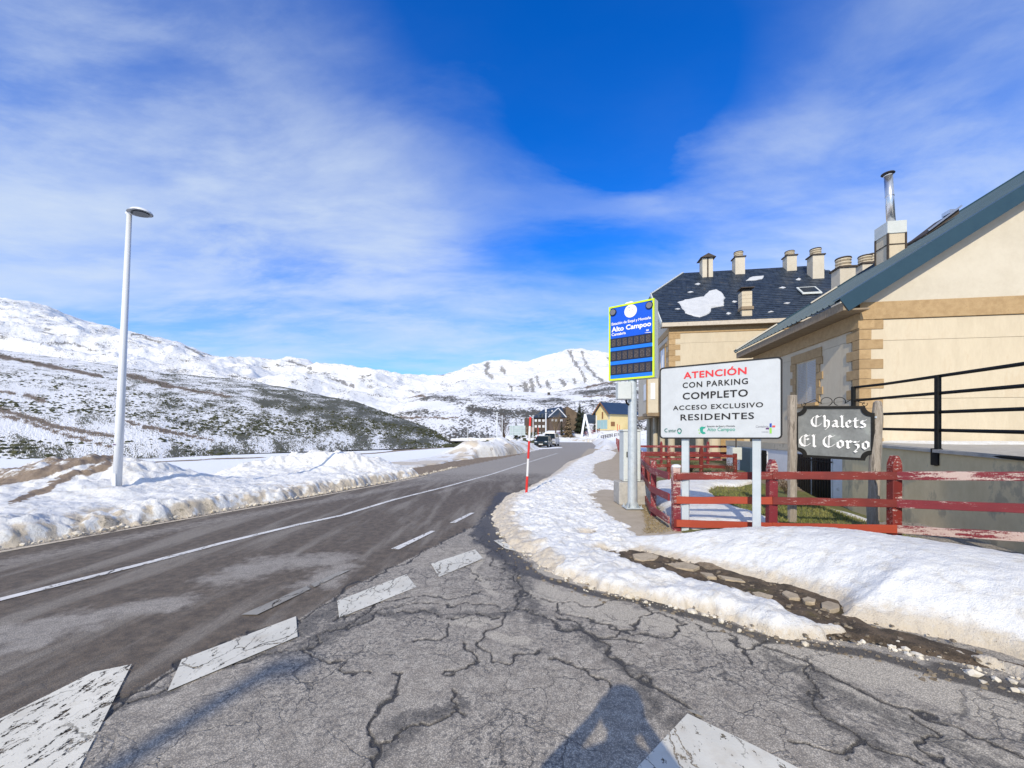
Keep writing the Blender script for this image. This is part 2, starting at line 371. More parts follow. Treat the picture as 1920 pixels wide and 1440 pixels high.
def f_ground(g, b):
    p = g.geo()['Position']; a = g.sep(g.attr('mask')); snow, grass = a[0], a[1]
    n1 = g.noise(1.1, 7, .65, p); n2 = g.noise(9, 6, .7, p); n3 = g.noise(60, 4, .7, p)
    soil = g.mix(g.sm(n2, .3, .7), (.12, .085, .055), (.30, .235, .16)); soil = g.mix(g.sm(n3, .55, .7, 0, .6), soil, (.32, .27, .2))
    gr = g.mix(g.sm(n2, .35, .65), (.10, .115, .03), (.17, .165, .055))
    c = g.mix(g.sm(g.m('ADD', grass, g.m('MULTIPLY', g.m('SUBTRACT', n2, .5), .7)), .4, .6), soil, gr)
    sf = g.sm(g.m('ADD', snow, g.m('MULTIPLY', g.m('SUBTRACT', g.m('ADD', g.m('MULTIPLY', n1, .55), g.m('MULTIPLY', n2, .45)), .5), 1.1)), .42, .55)
    c = g.mix(sf, c, g.mix(n1, (.86, .88, .91), (.80, .82, .85)))
    # dark low shrubs poking through the far snow
    sp = g.noise(.33, 8, .78, g.map(p, (1.0, .42, 1.0)))
    far = g.sm(g.vm('LENGTH', p), 42, 75)
    c = g.mix(g.m('MULTIPLY', g.m('MULTIPLY', g.sm(sp, .55, .60), far), a[2]), c, g.mix(g.noise(.8, 3, .5, p), (.035, .040, .022), (.10, .07, .04)))
    g.put(b.inputs['Base Color'], c); g.put(b.inputs['Normal'], g.bump(g.m('ADD', n2, g.m('MULTIPLY', n3, .4)), .6, .06))
    b.inputs['Roughness'].default_value = .85
M_GROUND = mat('ground', fn=f_ground)
def f_hill(lo, hi, sx, sz, ang, green):
    def fn(g, b):
        a = g.sep(g.attr('mask')); uv = g.attr('huv'); dens, brown, rock = a[0], a[1], a[2]
        v = g.map(uv, (sx, sz, 1), (0, 0, R(ang))); wv = g.vm('ADD', v, g.vm('MULTIPLY', g.noise(1.2, 3, .6, v, col=True), (.5, .5, 0)))
        n1 = g.noise(1.3, 6, .70, wv); n2 = g.noise(4.0, 3, .7, wv); n3 = g.noise(.23, 4, .6, v)
        t = g.m('ADD', g.m('ADD', g.m('MULTIPLY', n1, .42), g.m('MULTIPLY', n2, .58)), g.m('MULTIPLY', g.m('SUBTRACT', n3, .5), .55))
        lo_ = g.m('SUBTRACT', hi, g.m('MULTIPLY', dens, hi-lo))
        f = g.sm(t, lo_, g.m('ADD', lo_, .035))
        snow = g.mix(n3, (.80, .81, .82), (.70, .72, .75))
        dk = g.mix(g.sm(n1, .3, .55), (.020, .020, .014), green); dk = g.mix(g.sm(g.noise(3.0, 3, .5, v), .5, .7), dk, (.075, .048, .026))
        c = g.mix(g.m('MULTIPLY', f, .97), snow, dk)
        bf = g.sm(g.m('ADD', brown, g.m('MULTIPLY', g.m('SUBTRACT', n2, .5), 3.0)), .45, .6)
        c = g.mix(g.m('MULTIPLY', bf, .95), c, g.mix(g.sm(n2, .4, .6), (.05, .035, .022), (.20, .13, .06)))
        rf = g.sm(g.m('ADD', rock, g.m('MULTIPLY', g.m('SUBTRACT', n2, .5), 3.0)), .46, .56)
        c = g.mix(g.m('MULTIPLY', rf, .85), c, g.mix(n2, (.05, .05, .055), (.26, .25, .23)))
        g.put(b.inputs['Base Color'], c); b.inputs['Roughness'].default_value = .8
        g.put(b.inputs['Normal'], g.bump(g.m('ADD', n1, f), .5, 1.2 if sx > .1 else 9.0))
    return fn
M_HILL = mat('hill_snow', fn=f_hill(.44, .625, .55, .95, 32, (.06, .062, .022)))
M_HILL_MID = mat('hill_mid', fn=f_hill(.445, .635, .15, .28, -32, (.055, .050, .028)))
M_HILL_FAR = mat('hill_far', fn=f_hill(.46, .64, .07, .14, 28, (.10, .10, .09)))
def simple(name, c1, c2, scale=6, rough=.75, bump=.3, bd=.004, metal=0, stretch=(1, 1, 1), spots=None, rnd=.0, spec=None):
    def fn(g, b):
        p = g.map(g.obj(), stretch); r = g.rand(); p2 = g.vm('ADD', p, g.vm('MULTIPLY', (9, 9, 9), (0, 0, 0)))
        cm = g.n('ShaderNodeCombineXYZ'); g.put(cm.inputs[0], g.m('MULTIPLY', r, 31)); g.put(cm.inputs[1], g.m('MULTIPLY', r, 17))
        p = g.vm('ADD', p, cm.outputs[0])
        n = g.noise(scale, 6, .65, p); n2 = g.noise(scale*9, 4, .7, p)
        c = g.mix(g.sm(g.m('ADD', g.m('MULTIPLY', n, .7), g.m('MULTIPLY', n2, .3)), .3, .7), c1, c2)
        if rnd: c = g.mix(g.m('MULTIPLY', r, rnd), c, tuple(q*.55 for q in c1))
        if spots: c = g.mix(g.m('MULTIPLY', g.sm(n, spots[1], spots[1]+.06), spots[2]), c, spots[0])
        g.put(b.inputs['Base Color'], c); g.put(b.inputs['Normal'], g.bump(g.m('ADD', n2, n), bump, bd))
    return mat(name, rough=rough, fn=fn, metal=metal, spec=spec)
M_STONE_O = simple('ochre_stone', (.36, .24, .12), (.52, .37, .20), 7, .9, .8, .008, spots=((.22, .13, .06), .60, .45), rnd=.38)
M_RENDER = simple('cream_render', (.52, .45, .335), (.61, .535, .405), 1.3, .9, .7, .006, stretch=(1.6, 1.6, .45), spots=((.50, .41, .29), .56, .42))
M_RENDER2 = simple('pale_render', (.50, .455, .37), (.58, .535, .445), 1.4, .9, .5, .004)
M_SOFFIT = simple('soffit_board', (.20, .15, .10), (.33, .26, .18), 5, .9, .4, .004, stretch=(.3, 3, 1))
M_WHITE = simple('white_plaster', (.62, .63, .64), (.74, .75, .76), 2.2, .8, .4, .004, spots=((.38, .38, .35), .60, .7))
M_CONC = simple('grey_concrete', (.40, .36, .28), (.52, .47, .37), 1.5, .9, .6, .004, spots=((.15, .135, .10), .58, .5))
M_PAVE = simple('pavement_concrete', (.34, .29, .22), (.44, .38, .30), 3, .9, .6, .004, spots=((.20, .16, .11), .60, .5))
M_OLDSNOW = simple('old_roof_snow', (.44, .46, .49), (.56, .58, .60), 2, .7, .5, .02, spots=((.36, .37, .38), .6, .5))
M_RAMP = simple('ramp_concrete', (.60, .48, .28), (.74, .61, .38), 1.3, .9, .6, .004, stretch=(1, 1, .6), spots=((.30, .26, .19), .56, .6))
M_BLOCK = simple('old_concrete', (.30, .29, .27), (.48, .46, .42), 5, .9, .7, .006, spots=((.13, .12, .11), .60, .6))
M_GALV = simple('galvanised_steel', (.42, .47, .50), (.60, .65, .68), 9, .42, .12, .001, metal=.35, spots=((.32, .35, .36), .60, .5))
M_BRIGHT = simple('bright_steel', (.66, .66, .66), (.75, .75, .75), 9, .25, .05, .001, metal=.9)
M_BLACKM = simple('black_iron', (.005, .005, .005), (.014, .014, .013), 20, .6, .2, .001, spec=.2)
M_BOXG = simple('grey_plastic', (.50, .54, .53), (.58, .61, .60), 4, .5, .1, .001)
M_WPAINT = simple('white_post_paint', (.42, .47, .51), (.50, .55, .58), 3, .35, .05, .001)
M_SHUT = simple('white_shutter', (.66, .70, .76), (.72, .76, .80), 2, .45, .05, .001)
M_SLATE = simple('roof_slate', (.008, .015, .028), (.045, .062, .088), 2.2, .45, .5, .006, spots=((.085, .075, .06), .60, .55))
M_ROOFM = simple('teal_roof_metal', (.024, .056, .078), (.042, .080, .105), .8, .42, .1, .002, spots=((.035, .06, .08), .62, .4))
M_FASC = simple('teal_fascia', (.011, .040, .064), (.020, .056, .082), .7, .4, .06, .001)
M_DKWOOD = simple('dark_wood', (.035, .027, .022), (.075, .058, .045), 4, .8, .4, .003)
M_GREY_WOOD = simple('weathered_post_wood', (.20, .17, .135), (.46, .41, .35), 7, .9, .9, .008, stretch=(3, 3, .35), spots=((.075, .06, .045), .56, .75))
M_PLAIN_SNOW = simple('clean_snow', (.62, .65, .69), (.72, .74, .77), 3, .6, .6, .02)
M_STONE = simple('kerb_stone', (.30, .24, .165), (.56, .47, .345), 8, .9, .8, .006, spots=((.18, .14, .09), .58, .6), rnd=.3)
M_BARK = simple('bark', (.05, .035, .025), (.12, .09, .065), 9, .9, .8, .01, stretch=(2, 2, .4))
M_DARKGLASS = mat('dark_glass', (.012, .018, .022), .25, spec=.25)
M_GLASSF = mat('frosted_glass', (.30, .46, .50), .2)
def f_red(amount, base1=(.12, .010, .007), base2=(.21, .020, .012)):
    def fn(g, b):
        r = g.rand(); cm = g.n('ShaderNodeCombineXYZ'); g.put(cm.inputs[0], g.m('MULTIPLY', r, 41)); g.put(cm.inputs[2], g.m('MULTIPLY', r, 13))
        p = g.vm('ADD', g.obj(), cm.outputs[0]); s = g.map(p, (2.0, 14, 14))
        n = g.noise(2.2, 8, .78, s, .3); n2 = g.noise(60, 4, .7, p); big = g.noise(1.6, 3, .6, p)
        c = g.mix(g.sm(big, .3, .7), base1, base2); c = g.mix(g.m('MULTIPLY', g.sm(n2, .4, .8), .25), c, (.09, .02, .015))
        t = g.m('ADD', g.m('MULTIPLY', n, .75), g.m('MULTIPLY', n2, .25)); t = g.m('ADD', t, g.m('MULTIPLY', g.m('SUBTRACT', big, .5), .4))
        worn = g.sm(t, amount, amount+.035)
        c = g.mix(g.m('MULTIPLY', worn, .9), c, g.mix(n2, (.42, .30, .26), (.66, .55, .50)))
        g.put(b.inputs['Base Color'], c); g.put(b.inputs['Normal'], g.bump(g.m('ADD', n, g.m('MULTIPLY', worn, -.4)), .8, .006)); b.inputs['Roughness'].default_value = .6
    return fn
M_RED = mat('red_fence_paint', fn=f_red(.572)); M_RED_WORN = mat('red_fence_worn', fn=f_red(.56, (.17, .014, .022), (.22, .022, .030)))
M_RED_PEEL = mat('red_fence_peeling', fn=f_red(.485, (.17, .014, .024), (.22, .022, .032))); M_RED_NEW = mat('red_fence_fresh', fn=f_red(.64, (.30, .036, .012), (.36, .050, .018)))
def flat(name, c, rough=.5, metal=0): return simple(name, tuple(q*.93 for q in c), tuple(min(1, q*1.05) for q in c), 5, rough, .05, .001, metal)
M_SIGNW = flat('sign_white', (.50, .53, .56), .35); M_BLACK = flat('sign_black', (.006, .006, .008), .7); M_REDL = flat('letter_red', (.62, .02, .03), .45)
M_GREENL = flat('logo_green', (.015, .30, .22), .4); M_DGREEN = flat('logo_dark_green', (.01, .12, .11), .4); M_BLUEQ = flat('logo_blue', (.01, .06, .36), .4)
M_REDQ = flat('logo_red', (.62, .06, .06), .4); M_LGREEN = flat('logo_light_green', (.25, .55, .08), .4); M_PURPLE = flat('logo_purple', (.09, .02, .12), .4)
M_GREYL = flat('logo_grey', (.22, .22, .26), .4)
M_BLUEP = flat('panel_blue', (.002, .085, .62), .35); M_LIME = flat('lime_frame', (.58, .80, .02), .4); M_NAVY = flat('display_navy', (.006, .012, .035), .3)
M_BLUEB = flat('panel_light_blue', (.005, .17, .76), .4); M_LED = flat('display_module', (.045, .035, .034), .4); M_LEDB = flat('display_dots', (.12, .10, .10), .5)
M_WHITEL = flat('letter_white', (.80, .80, .80), .45); M_LAMPG = flat('warning_lens', (.16, .155, .17), .35)
M_SLATEG = simple('slate_sign_face', (.135, .145, .148), (.235, .25, .252), 3.2, .75, .3, .002, spots=((.30, .33, .32), .60, .5))
# ------------------------------------------------------------ road and side road
EDGE_L = [W(-560, 1180), W(-200, 1079), W(0, 1031), W(280, 982), W(560, 934.5), W(760, 899), W(860, 876), W(972, 853), W(1019, 841)]
EDGE_L = [(-26, -38)]+EDGE_L
far = [W(1040, 831), W(1046, 828.5)]
road_poly = EDGE_L+far+[(-18, 108), (-18, 117), (14, 117), W(1110, 829.3), W(1119, 836.5), W(1108, 851), W(1066, 865), W(1034, 891), W(1000, 912)]
road_poly += [(3.6, 8), (20, 6), (40, -4), (40, -38)]
def poly_sheet(name, poly, m, dz, kind='structure', res=None):
    bm = bmesh.new(); vs = [bm.verts.new((x, y, float(zroad(y))+dz)) for x, y in poly]; bm.faces.new(vs)
    if res:
        for yy in res:
            bmesh.ops.bisect_plane(bm, geom=bm.verts[:]+bm.edges[:]+bm.faces[:], plane_co=(0, yy, 0), plane_no=(0, 1, 0))
        for v in bm.verts: v.co.z = float(zroad(v.co.y))+dz
    bmesh.ops.triangulate(bm, faces=bm.faces[:])
    me = bpy.data.meshes.new(name); bm.to_mesh(me); bm.free()
    for p in me.polygons:
        if p.normal.z < 0: p.flip()
    at = me.color_attributes.new('mask', 'FLOAT_COLOR', 'POINT')
    v = np.zeros((len(me.vertices), 4), np.float32); v[:, 2] = .95; at.data.foreach_set('color', v.ravel())
    o = link(name, me, None, m); o['kind'] = kind; return o
JOINT = [(-160, 1560), (0, 1462), (120, 1392), (230, 1312), (340, 1242), (440, 1197), (560, 1160), (650, 1106), (740, 1061), (830, 1016), (890, 986), (928, 952), (940, 938)]
# fine near sheet
nr, nc = 430, 1000
yy = 1.0/np.linspace(1/1.55, 1/62.0, nr); xx = np.linspace(-1.36, 1.36, nc)
Y = np.repeat(yy[:, None], nc, 1); X = xx[None, :]*Y; Z = zroad(Y)+(fbm(X, Y, .9, 3, 3)-.5)*.012
def strokes(lines, width, X, Y, px=True, jit=.05, seed=5):
    jx = (fbm(X, Y, 5, 4, seed)-.5)*jit*2; jy = (fbm(X, Y, 5, 4, seed+9)-.5)*jit*2
    out = np.zeros(X.shape)
    for l in lines:
        wd = width
        if isinstance(l, tuple): wd, l = l
        pts = WP(l) if px else l
        pts_a = np.array(pts); m = 4*wd+.3
        lo, hi = pts_a.min(0)-m, pts_a.max(0)+m
        sel = (X > lo[0]) & (X < hi[0]) & (Y > lo[1]) & (Y < hi[1])
        if not sel.any(): continue
        d = dline((X+jx)[sel], (Y+jy)[sel], pts)
        out[sel] = np.maximum(out[sel], 1-ss(d, 0, wd))
    return out
CR = [JOINT[1:],
      [(230, 1320), (330, 1290), (430, 1240), (560, 1215), (640, 1180), (720, 1146), (800, 1130), (880, 1136), (960, 1145), (1010, 1150)],
      [(640, 1160), (700, 1132), (760, 1119), (850, 1123), (900, 1106), (970, 1100)], [(700, 1150), (790, 1152), (850, 1158), (930, 1160)],
      [(880, 1000), (940, 1040), (985, 1100), (970, 1140), (1050, 1175), (1120, 1195), (1200, 1200)],
      [(905, 1005), (925, 1060), (970, 1090), (1000, 1120), (1040, 1128), (1110, 1135), (1170, 1120), (1215, 1140)],
      [(1050, 1160), (1130, 1210), (1190, 1260), (1230, 1292), (1290, 1330), (1400, 1400), (1450, 1450)],
      [(970, 1140), (900, 1190), (922, 1240), (960, 1245), (1012, 1210)], [(880, 1205), (890, 1240), (850, 1262)],
      [(560, 1215), (620, 1240), (668, 1274)], [(745, 1265), (730, 1310), (700, 1345), (712, 1400), (722, 1440)], [(720, 1400), (800, 1370), (862, 1330), (850, 1290)],
      [(1215, 1140), (1200, 1170), (1120, 1195)], [(1040, 1128), (1060, 1150), (1120, 1172), (1180, 1180), (1240, 1190), (1290, 1172), (1215, 1140)],
      [(1300, 1170), (1380, 1200), (1402, 1245), (1392, 1215), (1445, 1205)], [(1290, 1172), (1240, 1190)],
      [(1440, 1212), (1540, 1262), (1640, 1302), (1760, 1352), (1900, 1412)], [(1500, 1240), (1530, 1280), (1525, 1320), (1600, 1372), (1700, 1420)],
      [(860, 1060), (900, 1085), (960, 1085)], [(830, 1165), (820, 1190), (760, 1205)], [(640, 1180), (660, 1160), (700, 1132)],
      [(1020, 1230), (1100, 1262), (1150, 1300)], [(1600, 1372), (1560, 1400), (1480, 1385)], [(1700, 1340), (1760, 1380), (1750, 1430)]]
CR = [(.026, l) for l in CR]
CR[0] = (.04, CR[0][1]); CR[4] = (.035, CR[4][1]); CR[6] = (.035, CR[6][1]); CR[10] = (.034, CR[10][1]); CR[16] = (.038, CR[16][1])
crack = strokes(CR, .03, X, Y, jit=.13)
smooth_dark = strokes([(.22, [(905, 990), (950, 1060), (985, 1120), (1010, 1160)]), (.16, [(560, 1215), (700, 1150), (960, 1150)]),
                       (.20, [(1440, 1230), (1600, 1310), (1800, 1400), (1900, 1440)]), (.16, [(1100, 1200), (1250, 1330), (1450, 1460)]), (.15, [(1540, 1262), (1525, 1330), (1640, 1400)]),
                       (.18, [(700, 1400), (740, 1370), (860, 1330)]), (.10, [(230, 1320), (430, 1250), (640, 1180)]), (.30, [(560, 1185), (600, 1165), (640, 1140)])], .1, X, Y, jit=.12, seed=21)
crack = np.maximum(crack, smooth_dark*.58)
GUT = [(925, 1000), (950, 1035), (1010, 1080), (1130, 1116), (1230, 1135), (1330, 1165), (1430, 1195), (1540, 1212), (1640, 1228), (1760, 1262), (1920, 1300), (2100, 1345)]
wet = strokes([(.15, GUT)], .1, X, Y, jit=.05, seed=31)
wet = np.maximum(wet, strokes([(.42, [(945, 925), (925, 962), (905, 1000), (940, 1040)]), (.30, [(905, 1000), (985, 1070)])], .3, X, Y, jit=.1, seed=33)*.9)
wet = np.maximum(wet, strokes([(.25, [(1790, 1260), (1920, 1300), (2100, 1345)])], .1, X, Y, jit=.05, seed=31))
pale = strokes([(.75, [(440, 1078), (520, 1052), (620, 1052)]), (.55, [(600, 1090), (650, 1062)]), (.45, [(20, 1215), (160, 1160), (330, 1128)]), (.6, [(0, 1185), (120, 1165)])], .5, X, Y, jit=.2, seed=41)*.85
pale = np.maximum(pale, strokes([(.75, [(-60, 1075), (0, 1058), (280, 1000), (560, 948), (800, 905)])], .5, X, Y, jit=.1, seed=43)*.62)
pale = np.maximum(pale, strokes([(.34, [(820, 925), (900, 900), (1000, 868), (1060, 850), (1085, 838)]), (1.6, [(760, 900), (860, 878), (980, 853), (1030, 840)]), (1.3, [(1000, 905), (1060, 862), (1100, 846)])], .5, X, Y, jit=.1, seed=44)*.62)
ap = np.maximum(strokes([(.42, [(1000, 1108), (1120, 1145), (1240, 1170), (1450, 1215), (1650, 1262), (1850, 1320), (1980, 1360)])], .3, X, Y, jit=.12, seed=45),
                strokes([(.15, [(1085, 1152), (1175, 1166)]), (.13, [(1210, 1148), (1265, 1168)]), (.10, [(1010, 1108), (1090, 1120)]), (.12, [(1290, 1188), (1360, 1202)]), (.10, [(1120, 1128), (1180, 1128)]), (.12, [(930, 1195), (985, 1200)]), (.1, [(905, 1035), (890, 1075), (930, 1110)]), (.22, [(1430, 1225), (1600, 1305), (1780, 1385), (1900, 1430)]), (.14, [(980, 1068), (1110, 1098)]), (.2, [(860, 1160), (900, 1168)])], .2, X, Y, jit=.08, seed=46))
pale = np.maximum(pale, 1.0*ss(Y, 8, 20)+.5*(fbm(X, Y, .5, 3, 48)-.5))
groove = np.zeros(X.shape)
for k in range(5):
    o_ = k*.055
    pts = [(x+o_*.8, y-o_*.4) for x, y in WP([(955, 1040), (1010, 1072), (1110, 1105)])]
    groove = np.maximum(groove, (1-ss(dline(X, Y, pts), .008, .020)))
ap = np.maximum(ap, groove*.9)
Z = Z-.008*ss(crack, .5, .9)
jw = WP(JOINT); side = jw+[(2.2, 11.5), (12, 8), (30, 5), (30, -3), (-4, -3)]
cx = (X[:-1, :-1]+X[1:, 1:])/2; cy = (Y[:-1, :-1]+Y[1:, 1:])/2
in_ap = inside(cx, cy, side)
in_rd = inside(cx, cy, road_poly)
def masked(name, m, fm, pl):
    r, c = X.shape; idx = np.arange(r*c).reshape(r, c)
    q = np.stack([idx[:-1, :-1], idx[:-1, 1:], idx[1:, 1:], idx[1:, :-1]], -1)[fm]
    used = np.unique(q); remap = np.full(r*c, -1); remap[used] = np.arange(len(used)); q = remap[q]
    me = bpy.data.meshes.new(name); me.vertices.add(len(used))
    co = np.stack([X.ravel()[used], Y.ravel()[used], Z.ravel()[used]], 1).astype(np.float32); me.vertices.foreach_set('co', co.ravel())
    me.loops.add(q.size); me.loops.foreach_set('vertex_index', q.ravel().astype(np.int32)); me.polygons.add(len(q))
    me.polygons.foreach_set('loop_start', (np.arange(len(q))*4).astype(np.int32)); me.update(calc_edges=True)
    me.polygons.foreach_set('use_smooth', np.ones(len(q), bool))
    at = me.color_attributes.new('mask', 'FLOAT_COLOR', 'POINT'); v = np.ones((len(used), 4), np.float32)
    for i, s in enumerate((crack, wet, pl)): v[:, i] = s.ravel()[used]
    at.data.foreach_set('color', v.ravel()); o = link(name, me, None, m); o['kind'] = 'structure'; return o
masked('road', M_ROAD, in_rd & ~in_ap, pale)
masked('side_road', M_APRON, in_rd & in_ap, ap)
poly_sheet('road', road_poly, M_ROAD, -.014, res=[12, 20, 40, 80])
o = poly_sheet('side_road', [(-1.2, 1.6), (3.2, 1.6), (9, 3), (20, 5), (38, -4), (38, -36), (-14, -36), (-3, 0.9)], M_APRON, -.009)
def marking(pts, m, dz=.004, z0=0.0):
    poly = WP(pts)
    bm = bmesh.new(); vs = [bm.verts.new((x, y, float(zroad(y))+dz+.004)) for x, y in poly]; f = bm.faces.new(vs)
    if len(poly) > 4: bmesh.ops.triangulate(bm, faces=[f])
    me = bpy.data.meshes.new('road_marking'); bm.to_mesh(me); bm.free()
    for p in me.polygons:
        if p.normal.z < 0: p.flip()
    o = link('road_marking', me, None, m); o['kind'] = 'structure'; return o
marking([(247, 1247), (150, 1440), (95, 1545), (-420, 1640), (-260, 1480), (0, 1350), (175, 1262)], M_PAINT_WORN)
marking([(341, 1238), (555, 1157), (558, 1195), (314, 1298)], M_PAINT)
marking([(632, 1128), (762, 1078), (781, 1102), (636, 1160)], M_PAINT)
marking([(808, 1058), (891, 1031), (906, 1048), (823, 1083)], M_PAINT)
marking([(925, 1014), (942, 1012), (968, 1034), (948, 1030)], M_PAINT)
marking([(1289, 1340), (1410, 1398), (1560, 1475), (1440, 1560), (1150, 1560), (1196, 1440)], M_PAINT)
marking([(1288, 1331), (1310, 1336), (1322, 1347), (1296, 1338)], M_PAINT_FAINT)
marking([(452, 1154), (636, 1073), (658, 1069), (482, 1154)], M_PAINT_FAINT)
marking([(733, 1030), (808, 996), (817, 996), (748, 1031)], M_PAINT_LINE)
marking([(843, 981), (882, 962), (890, 962), (854, 981)], M_PAINT_LINE)
def strip(pts, wpx, m):
    pw = WP(pts); L, Rr = [], []
    for i, p in enumerate(pw):
        a = Vector(pw[max(i-1, 0)]); b = Vector(pw[min(i+1, len(pw)-1)]); d = (b-a).normalized(); n = Vector((-d.y, d.x))*wpx/2
        L.append((p[0]+n.x, p[1]+n.y)); Rr.append((p[0]-n.x, p[1]-n.y))
    mb = MB(); n = len(pw); vs = [(x, y, float(zroad(y))+.008) for x, y in L]+[(x, y, float(zroad(y))+.008) for x, y in Rr]
    mb.add(vs, [(n+i, n+i+1, i+1, i) for i in range(n-1)])
    o = mb.build('road_marking', m); o['kind'] = 'structure'
strip([(-320, 1212), (0, 1125), (280, 1055), (420, 1018), (560, 984), (640, 967), (740, 937), (830, 914.5), (920, 890), (1000, 864), (1045, 850)], .12, M_PAINT_LINE)
strip([(-320, 1115), (0, 1035.5), (280, 985.5), (560, 937.5), (700, 912), (800, 893)], .13, M_PAINT_CREAM)

# ------------------------------------------------------------ ground sheet
SHOULDER = WP([(738, 889), (760, 880), (840, 868), (900, 858), (975, 851), (1000, 847), (980, 856), (880, 878), (800, 893)], -.05)
EL = EDGE_L+far
def d_left(X, Y):
    d = dline(X, Y, EL); s = inside(X, Y, EL+[(8.5, 400), (-3000, 400), (-3000, -38)]); return np.where(s, d, -d)
RW = [(8.9, 11.5), (8.15, 9.6), (7.14, 5.58), (6.3, 3.0), (5.6, 1.0)]
def gh(X, Y):
    z = zroad(Y)-.07
    dl = d_left(X, Y)
    z = z-1.1*ss(dl, 6, 34)
    z = z+ss(Y, 106, 132)*3.1*ss(X, -20, 5)
    right = ss(X-.25*(Y-7.7)-2.9, -.2, .3)*ss(Y, 4.2, 5.4)
    z = z+right*.20
    drw = dline(X, Y, RW); z = z-right*.32*(1-ss(drw, .1, 1.6))
    z = z+.5*(fbm(X, Y, .06, 3, 8)-.5)*ss(np.hypot(X, Y), 30, 60)
    z = z+(fbm(X, Y, 1.1, 4, 9)-.5)*.07*right
    return z
na, nr = 420, 190
az = np.linspace(0, 2*math.pi, na+1); rr = .6*(3200/.6)**(np.linspace(0, 1, nr)); rr[-1] = 3500
Rr_, A = np.meshgrid(rr, az, indexing='ij'); GX = Rr_*np.sin(A); GY = Rr_*np.cos(A); GZ = gh(GX, GY)
snowm = np.full(GX.shape, 1.0)
near_r = ss(GX, -.5, .3)*(1-ss(GY, 26, 36))*(GY > -40); snowm = snowm*(1-near_r)
snowm = np.where(sdf(GX, GY, SHOULDER) > -.6, np.minimum(snowm, .25), snowm)
def pxof(X, Y, Z): return 960+FPX*X/np.maximum(Y, .1), HOR-(Z-CAM_Z)*FPX/np.maximum(Y, .1)
PX, PY = pxof(GX, GY, GZ)
for l, wd in (([(262, 868), (380, 862), (500, 857)], 1.6), ([(634, 853), (700, 850), (740, 846)], 1.3), ([(736, 845), (820, 839), (880, 835)], 2.5), ([(640, 861), (690, 858)], 1.2), ([(855, 838), (905, 831), (950, 829)], 2.5)):
    snowm = np.minimum(snowm, np.where(GY > 20, ss(dline(PX, PY*2, [(a, b*2) for a, b in l]), 0, wd*3), 1)*1.0+.0)
grass = ss(fbm(GX, GY, .7, 3, 77), .3, .6)*ss(GX, .5, 1.5)
sh = .55+.45*ss(PX, 700, 900)*(1-ss(PX, 1010, 1100)); sh = sh*(1-ss(PY, 838, 850)); sh = np.where(GY > 0, sh, .5)
grid_mesh('ground', GX, GY, GZ, M_GROUND, {'mask': (snowm, grass, sh)})

# ------------------------------------------------------------ snow banks
def snow_patch(name, x0, x1, y0, y1, st, hf, thr=.004):
    xs = np.arange(x0, x1, st); ys = np.arange(y0, y1, st); Xs, Ys = np.meshgrid(xs, ys)
    h, dirt, icy, soil, base = hf(Xs, Ys)
    return grid_mesh(name, Xs, Ys, base+h, M_SNOW, {'mask': (dirt, icy, soil)}, keep=h > -.03)
BERM = WP([(1130, 1022), (1166, 1042), (1203, 1034), (1240, 1046), (1307, 1063), (1412, 1087), (1495, 1109), (1568, 1133), (1582, 1158), (1625, 1170), (1745, 1192), (1849, 1217), (1920, 1238), (2060, 1270)])
BERM += [(5.6, 1.6), (6.5, 1.5), (6.35, 3.2), (6.1, 4.1), (5.75, 4.75), (5.25, 5.25), (4.7, 5.85), (4.0, 6.05), (3.6, 6.15), (2.9, 6.35), (2.4, 6.35), (1.6, 6.4)]
RIDGE = WP([(1075, 1040), (1150, 1058), (1182, 1067), (1287, 1098), (1387, 1120), (1453, 1148), (1530, 1176), (1599, 1186), (1600, 1196), (1537, 1203), (1474, 1199), (1412, 1180), (1328, 1151), (1224, 1127), (1130, 1110), (1040, 1075)])
STRIP = WP([(1205, 998), (1170, 984), (1149, 966), (1135, 948), (1120, 934), (1135, 925), (1165, 925), (1165, 908), (1132, 902), (1120, 891), (1121, 873), (1152, 863), (1160, 851), (1137, 842), (1121, 838), (1108, 852), (1080, 862), (1063, 868), (1034, 892), (1000, 910), (980, 921), (946, 934),
            (922, 962), (933, 993), (951, 1022), (986, 1047), (1022, 1065), (1075, 1090), (1135, 1110), (1200, 1110), (1230, 1085), (1166, 1042), (1210, 1030)])
BITS = [WP([(1640, 1208), (1700, 1210), (1790, 1234), (1880, 1262), (1925, 1284), (2000, 1310), (2000, 1294), (1920, 1262), (1850, 1240), (1790, 1222), (1740, 1215)])]
def noise_edge(X, Y, a=.10, b=.03):
    return (fbm(X, Y, 2.3, 4, 11)-.5)*a*2+(fbm(X, Y, 11, 3, 12)-.5)*b*2
